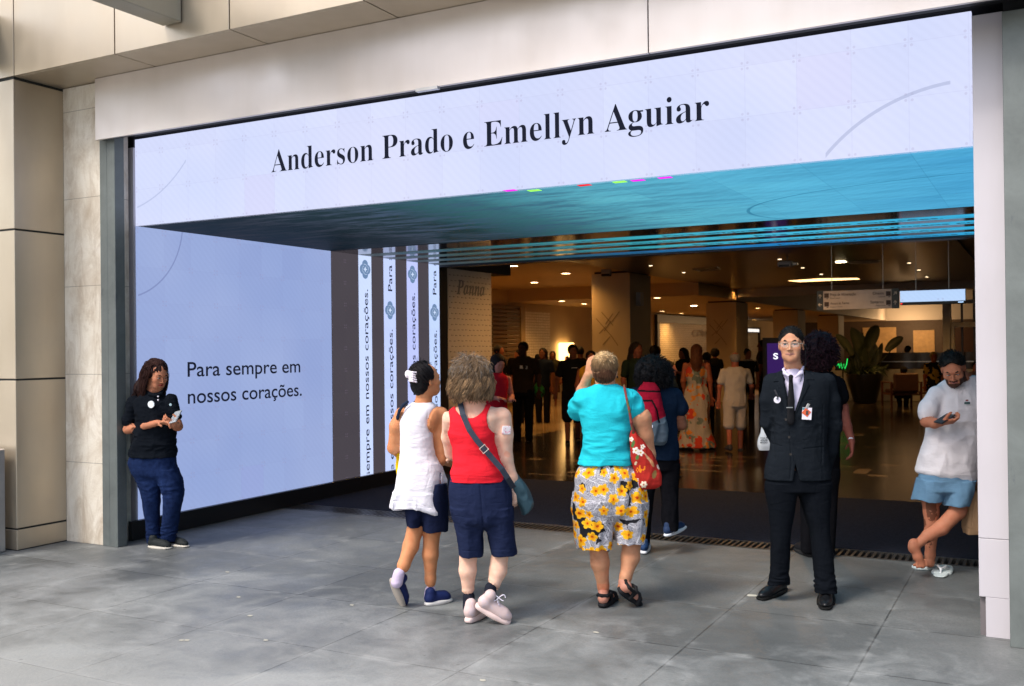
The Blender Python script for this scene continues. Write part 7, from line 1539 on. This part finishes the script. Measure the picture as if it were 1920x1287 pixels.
# ------------------------------------------------------------------ planter
p0 = hit(1622, 756, 2, 0); pl = empty('potted_plant', tuple(p0), YAW, 'tall dark planter with huge dark paddle leaves in the hall', 'potted plant')
MB().lathe([(.26, 0), (.30, .02), (.44, .5), (.50, .78), (.50, .82), (.46, .82), (.44, .74)], 0, 0, 40).build('pot', plain('pot_black', (.012, .012, .014), .3), pl, True)
leafm = plain('dark_leaf', (.018, .026, .014), .4, var=.3, scale=4); leafl = plain('low_leaf', (.03, .05, .02), .5, var=.3, scale=6)
k = 28.2/FPX
def leaf(b, base, mid, tip, w, n=10, twist=0):
    base, mid, tip = map(lambda p: Vector(p), (base, mid, tip)); pts = []
    for i in range(n+1):
        t = i/n; p = base*(1-t)**2+mid*2*t*(1-t)+tip*t*t; pts.append((p, math.sin(math.pi*min(1, t*.93+.07))**.6*w if t < 1 else 0))
    V = []; F = []
    for i, (p, ww) in enumerate(pts):
        d = (pts[min(i+1, n)][0]-pts[max(i-1, 0)][0]).normalized(); s = d.cross(Vector((math.sin(twist), -math.cos(twist), .2))).normalized(); u = s.cross(d)
        V += [p-s*ww+u*ww*.25, p-s*ww*.5+u*ww*.02, p, p+s*ww*.5+u*ww*.02, p+s*ww+u*ww*.25]
    for i in range(n):
        for j in range(4): a_ = i*5+j; F.append((a_, a_+1, a_+6, a_+5))
    b.add(V, F)
X_ = lambda px, py, dt=0: ((px-1622)*k, dt, (756-py)*k)
stems = ((1612, 700, 1600, 640, .0), (1625, 690, 1622, 625, .1), (1605, 700, 1585, 650, -.1), (1640, 695, 1680, 652, .1), (1618, 705, 1635, 660, -.2), (1598, 690, 1606, 668, .2), (1630, 690, 1652, 655, 0))
b = MB()
for x0, y0, x1, y1, dt in stems: b.tube([X_(1622, 706), X_(x0, y0, dt*.5), X_(x1, y1, dt)], [.03, .022, .012], 6)
b.build('stem', leafm, pl, True)
for (a_, m_, t_, w_, tw) in (((1640, 690), (1618, 655), (1600, 614), .24, 0), ((1625, 660), (1635, 625), (1652, 613), .20, .3), ((1600, 668), (1585, 640), (1571, 628), .14, .2), ((1662, 660), (1680, 642), (1697, 634), .13, -.3), ((1625, 700), (1628, 660), (1640, 640), .30, .1), ((1606, 715), (1604, 690), (1608, 660), .26, -.2),
                             ((1630, 700), (1648, 670), (1658, 644), .12, .4), ((1612, 712), (1600, 690), (1606, 664), .22, .5), ((1632, 712), (1636, 690), (1624, 655), .26, .9), ((1618, 705), (1612, 672), (1618, 640), .24, -.6)):
    b = MB(); leaf(b, X_(*a_), X_(*m_, .05), X_(*t_, .1), w_, 12, tw); o = b.build('leaf', leafm, pl, True)
b = MB(); rs_ = random.Random(3)
for i in range(160):
    a_ = rs_.uniform(0, 6.28); r_ = rs_.uniform(.1, .45); z_ = .8; L = rs_.uniform(.15, .35); leaf(b, (r_*math.cos(a_)*.8, r_*math.sin(a_)*.8, z_), (r_*1.1*math.cos(a_), r_*1.1*math.sin(a_), z_+L*.8), ((r_+L*.8)*math.cos(a_+.3), (r_+L*.8)*math.sin(a_+.3), z_+rs_.uniform(-.1, .3)), rs_.uniform(.012, .03), 4)
tag(b.build('undergrowth', leafl, pl), kind='stuff')
# small plants
q = hit(1262, 742, 0, -12.8)
sp_ = empty('potted_plant', (q[0], q[1], 0), 0, 'small spiky plant beside the lettered shopfront', 'potted plant'); MB().lathe([(.2, 0), (.26, .5), (.22, .5)], 0, 0, 20).build('pot', M['blackm'], sp_, True)
b = MB()
for i in range(60): a_ = rs_.uniform(0, 6.28); L = rs_.uniform(.4, .7); leaf(b, (0, 0, .5), (.15*math.cos(a_), .15*math.sin(a_), .8), (L*.7*math.cos(a_), L*.7*math.sin(a_), .5+L), .025, 5)
b.build('leaves', leafl, sp_)
# scattered petals / litter on the pavement
for i, (px, py) in enumerate(((447, 1120), (426, 1073), (469, 1155), (350, 1201), (340, 1201), (498, 1201), (1117, 1186), (1409, 1117), (660, 1135), (905, 1276))):
    q = hit(px, py, 2, .002); r_ = .022 if px != 1409 else .05
    o = mesh_obj('litter_scrap', [(q[0]+r_*math.cos(t)*random.Random(i*9+j).uniform(.6, 1), q[1]+r_*.8*math.sin(t)*random.Random(i*7+j).uniform(.6, 1), .003+.0015*(j % 2)) for j, t in enumerate(np.linspace(0, 2*math.pi, 8)[:-1])], [tuple(range(7))], plain('scrap', (.5, .48, .4), .8))
    where = ['near the left screen', 'in front of the leaning woman', 'in the middle left', 'at the lower left', 'beside another scrap lower left', 'below the lifted blue shoe', 'below the black sandals', 'beside the guard\'s left shoe tip', 'between screen and walkers', 'at the bottom edge'][i]
    tag(o, 'small pale scrap on the pavement '+where, 'litter', 'pale scraps on the pavement')
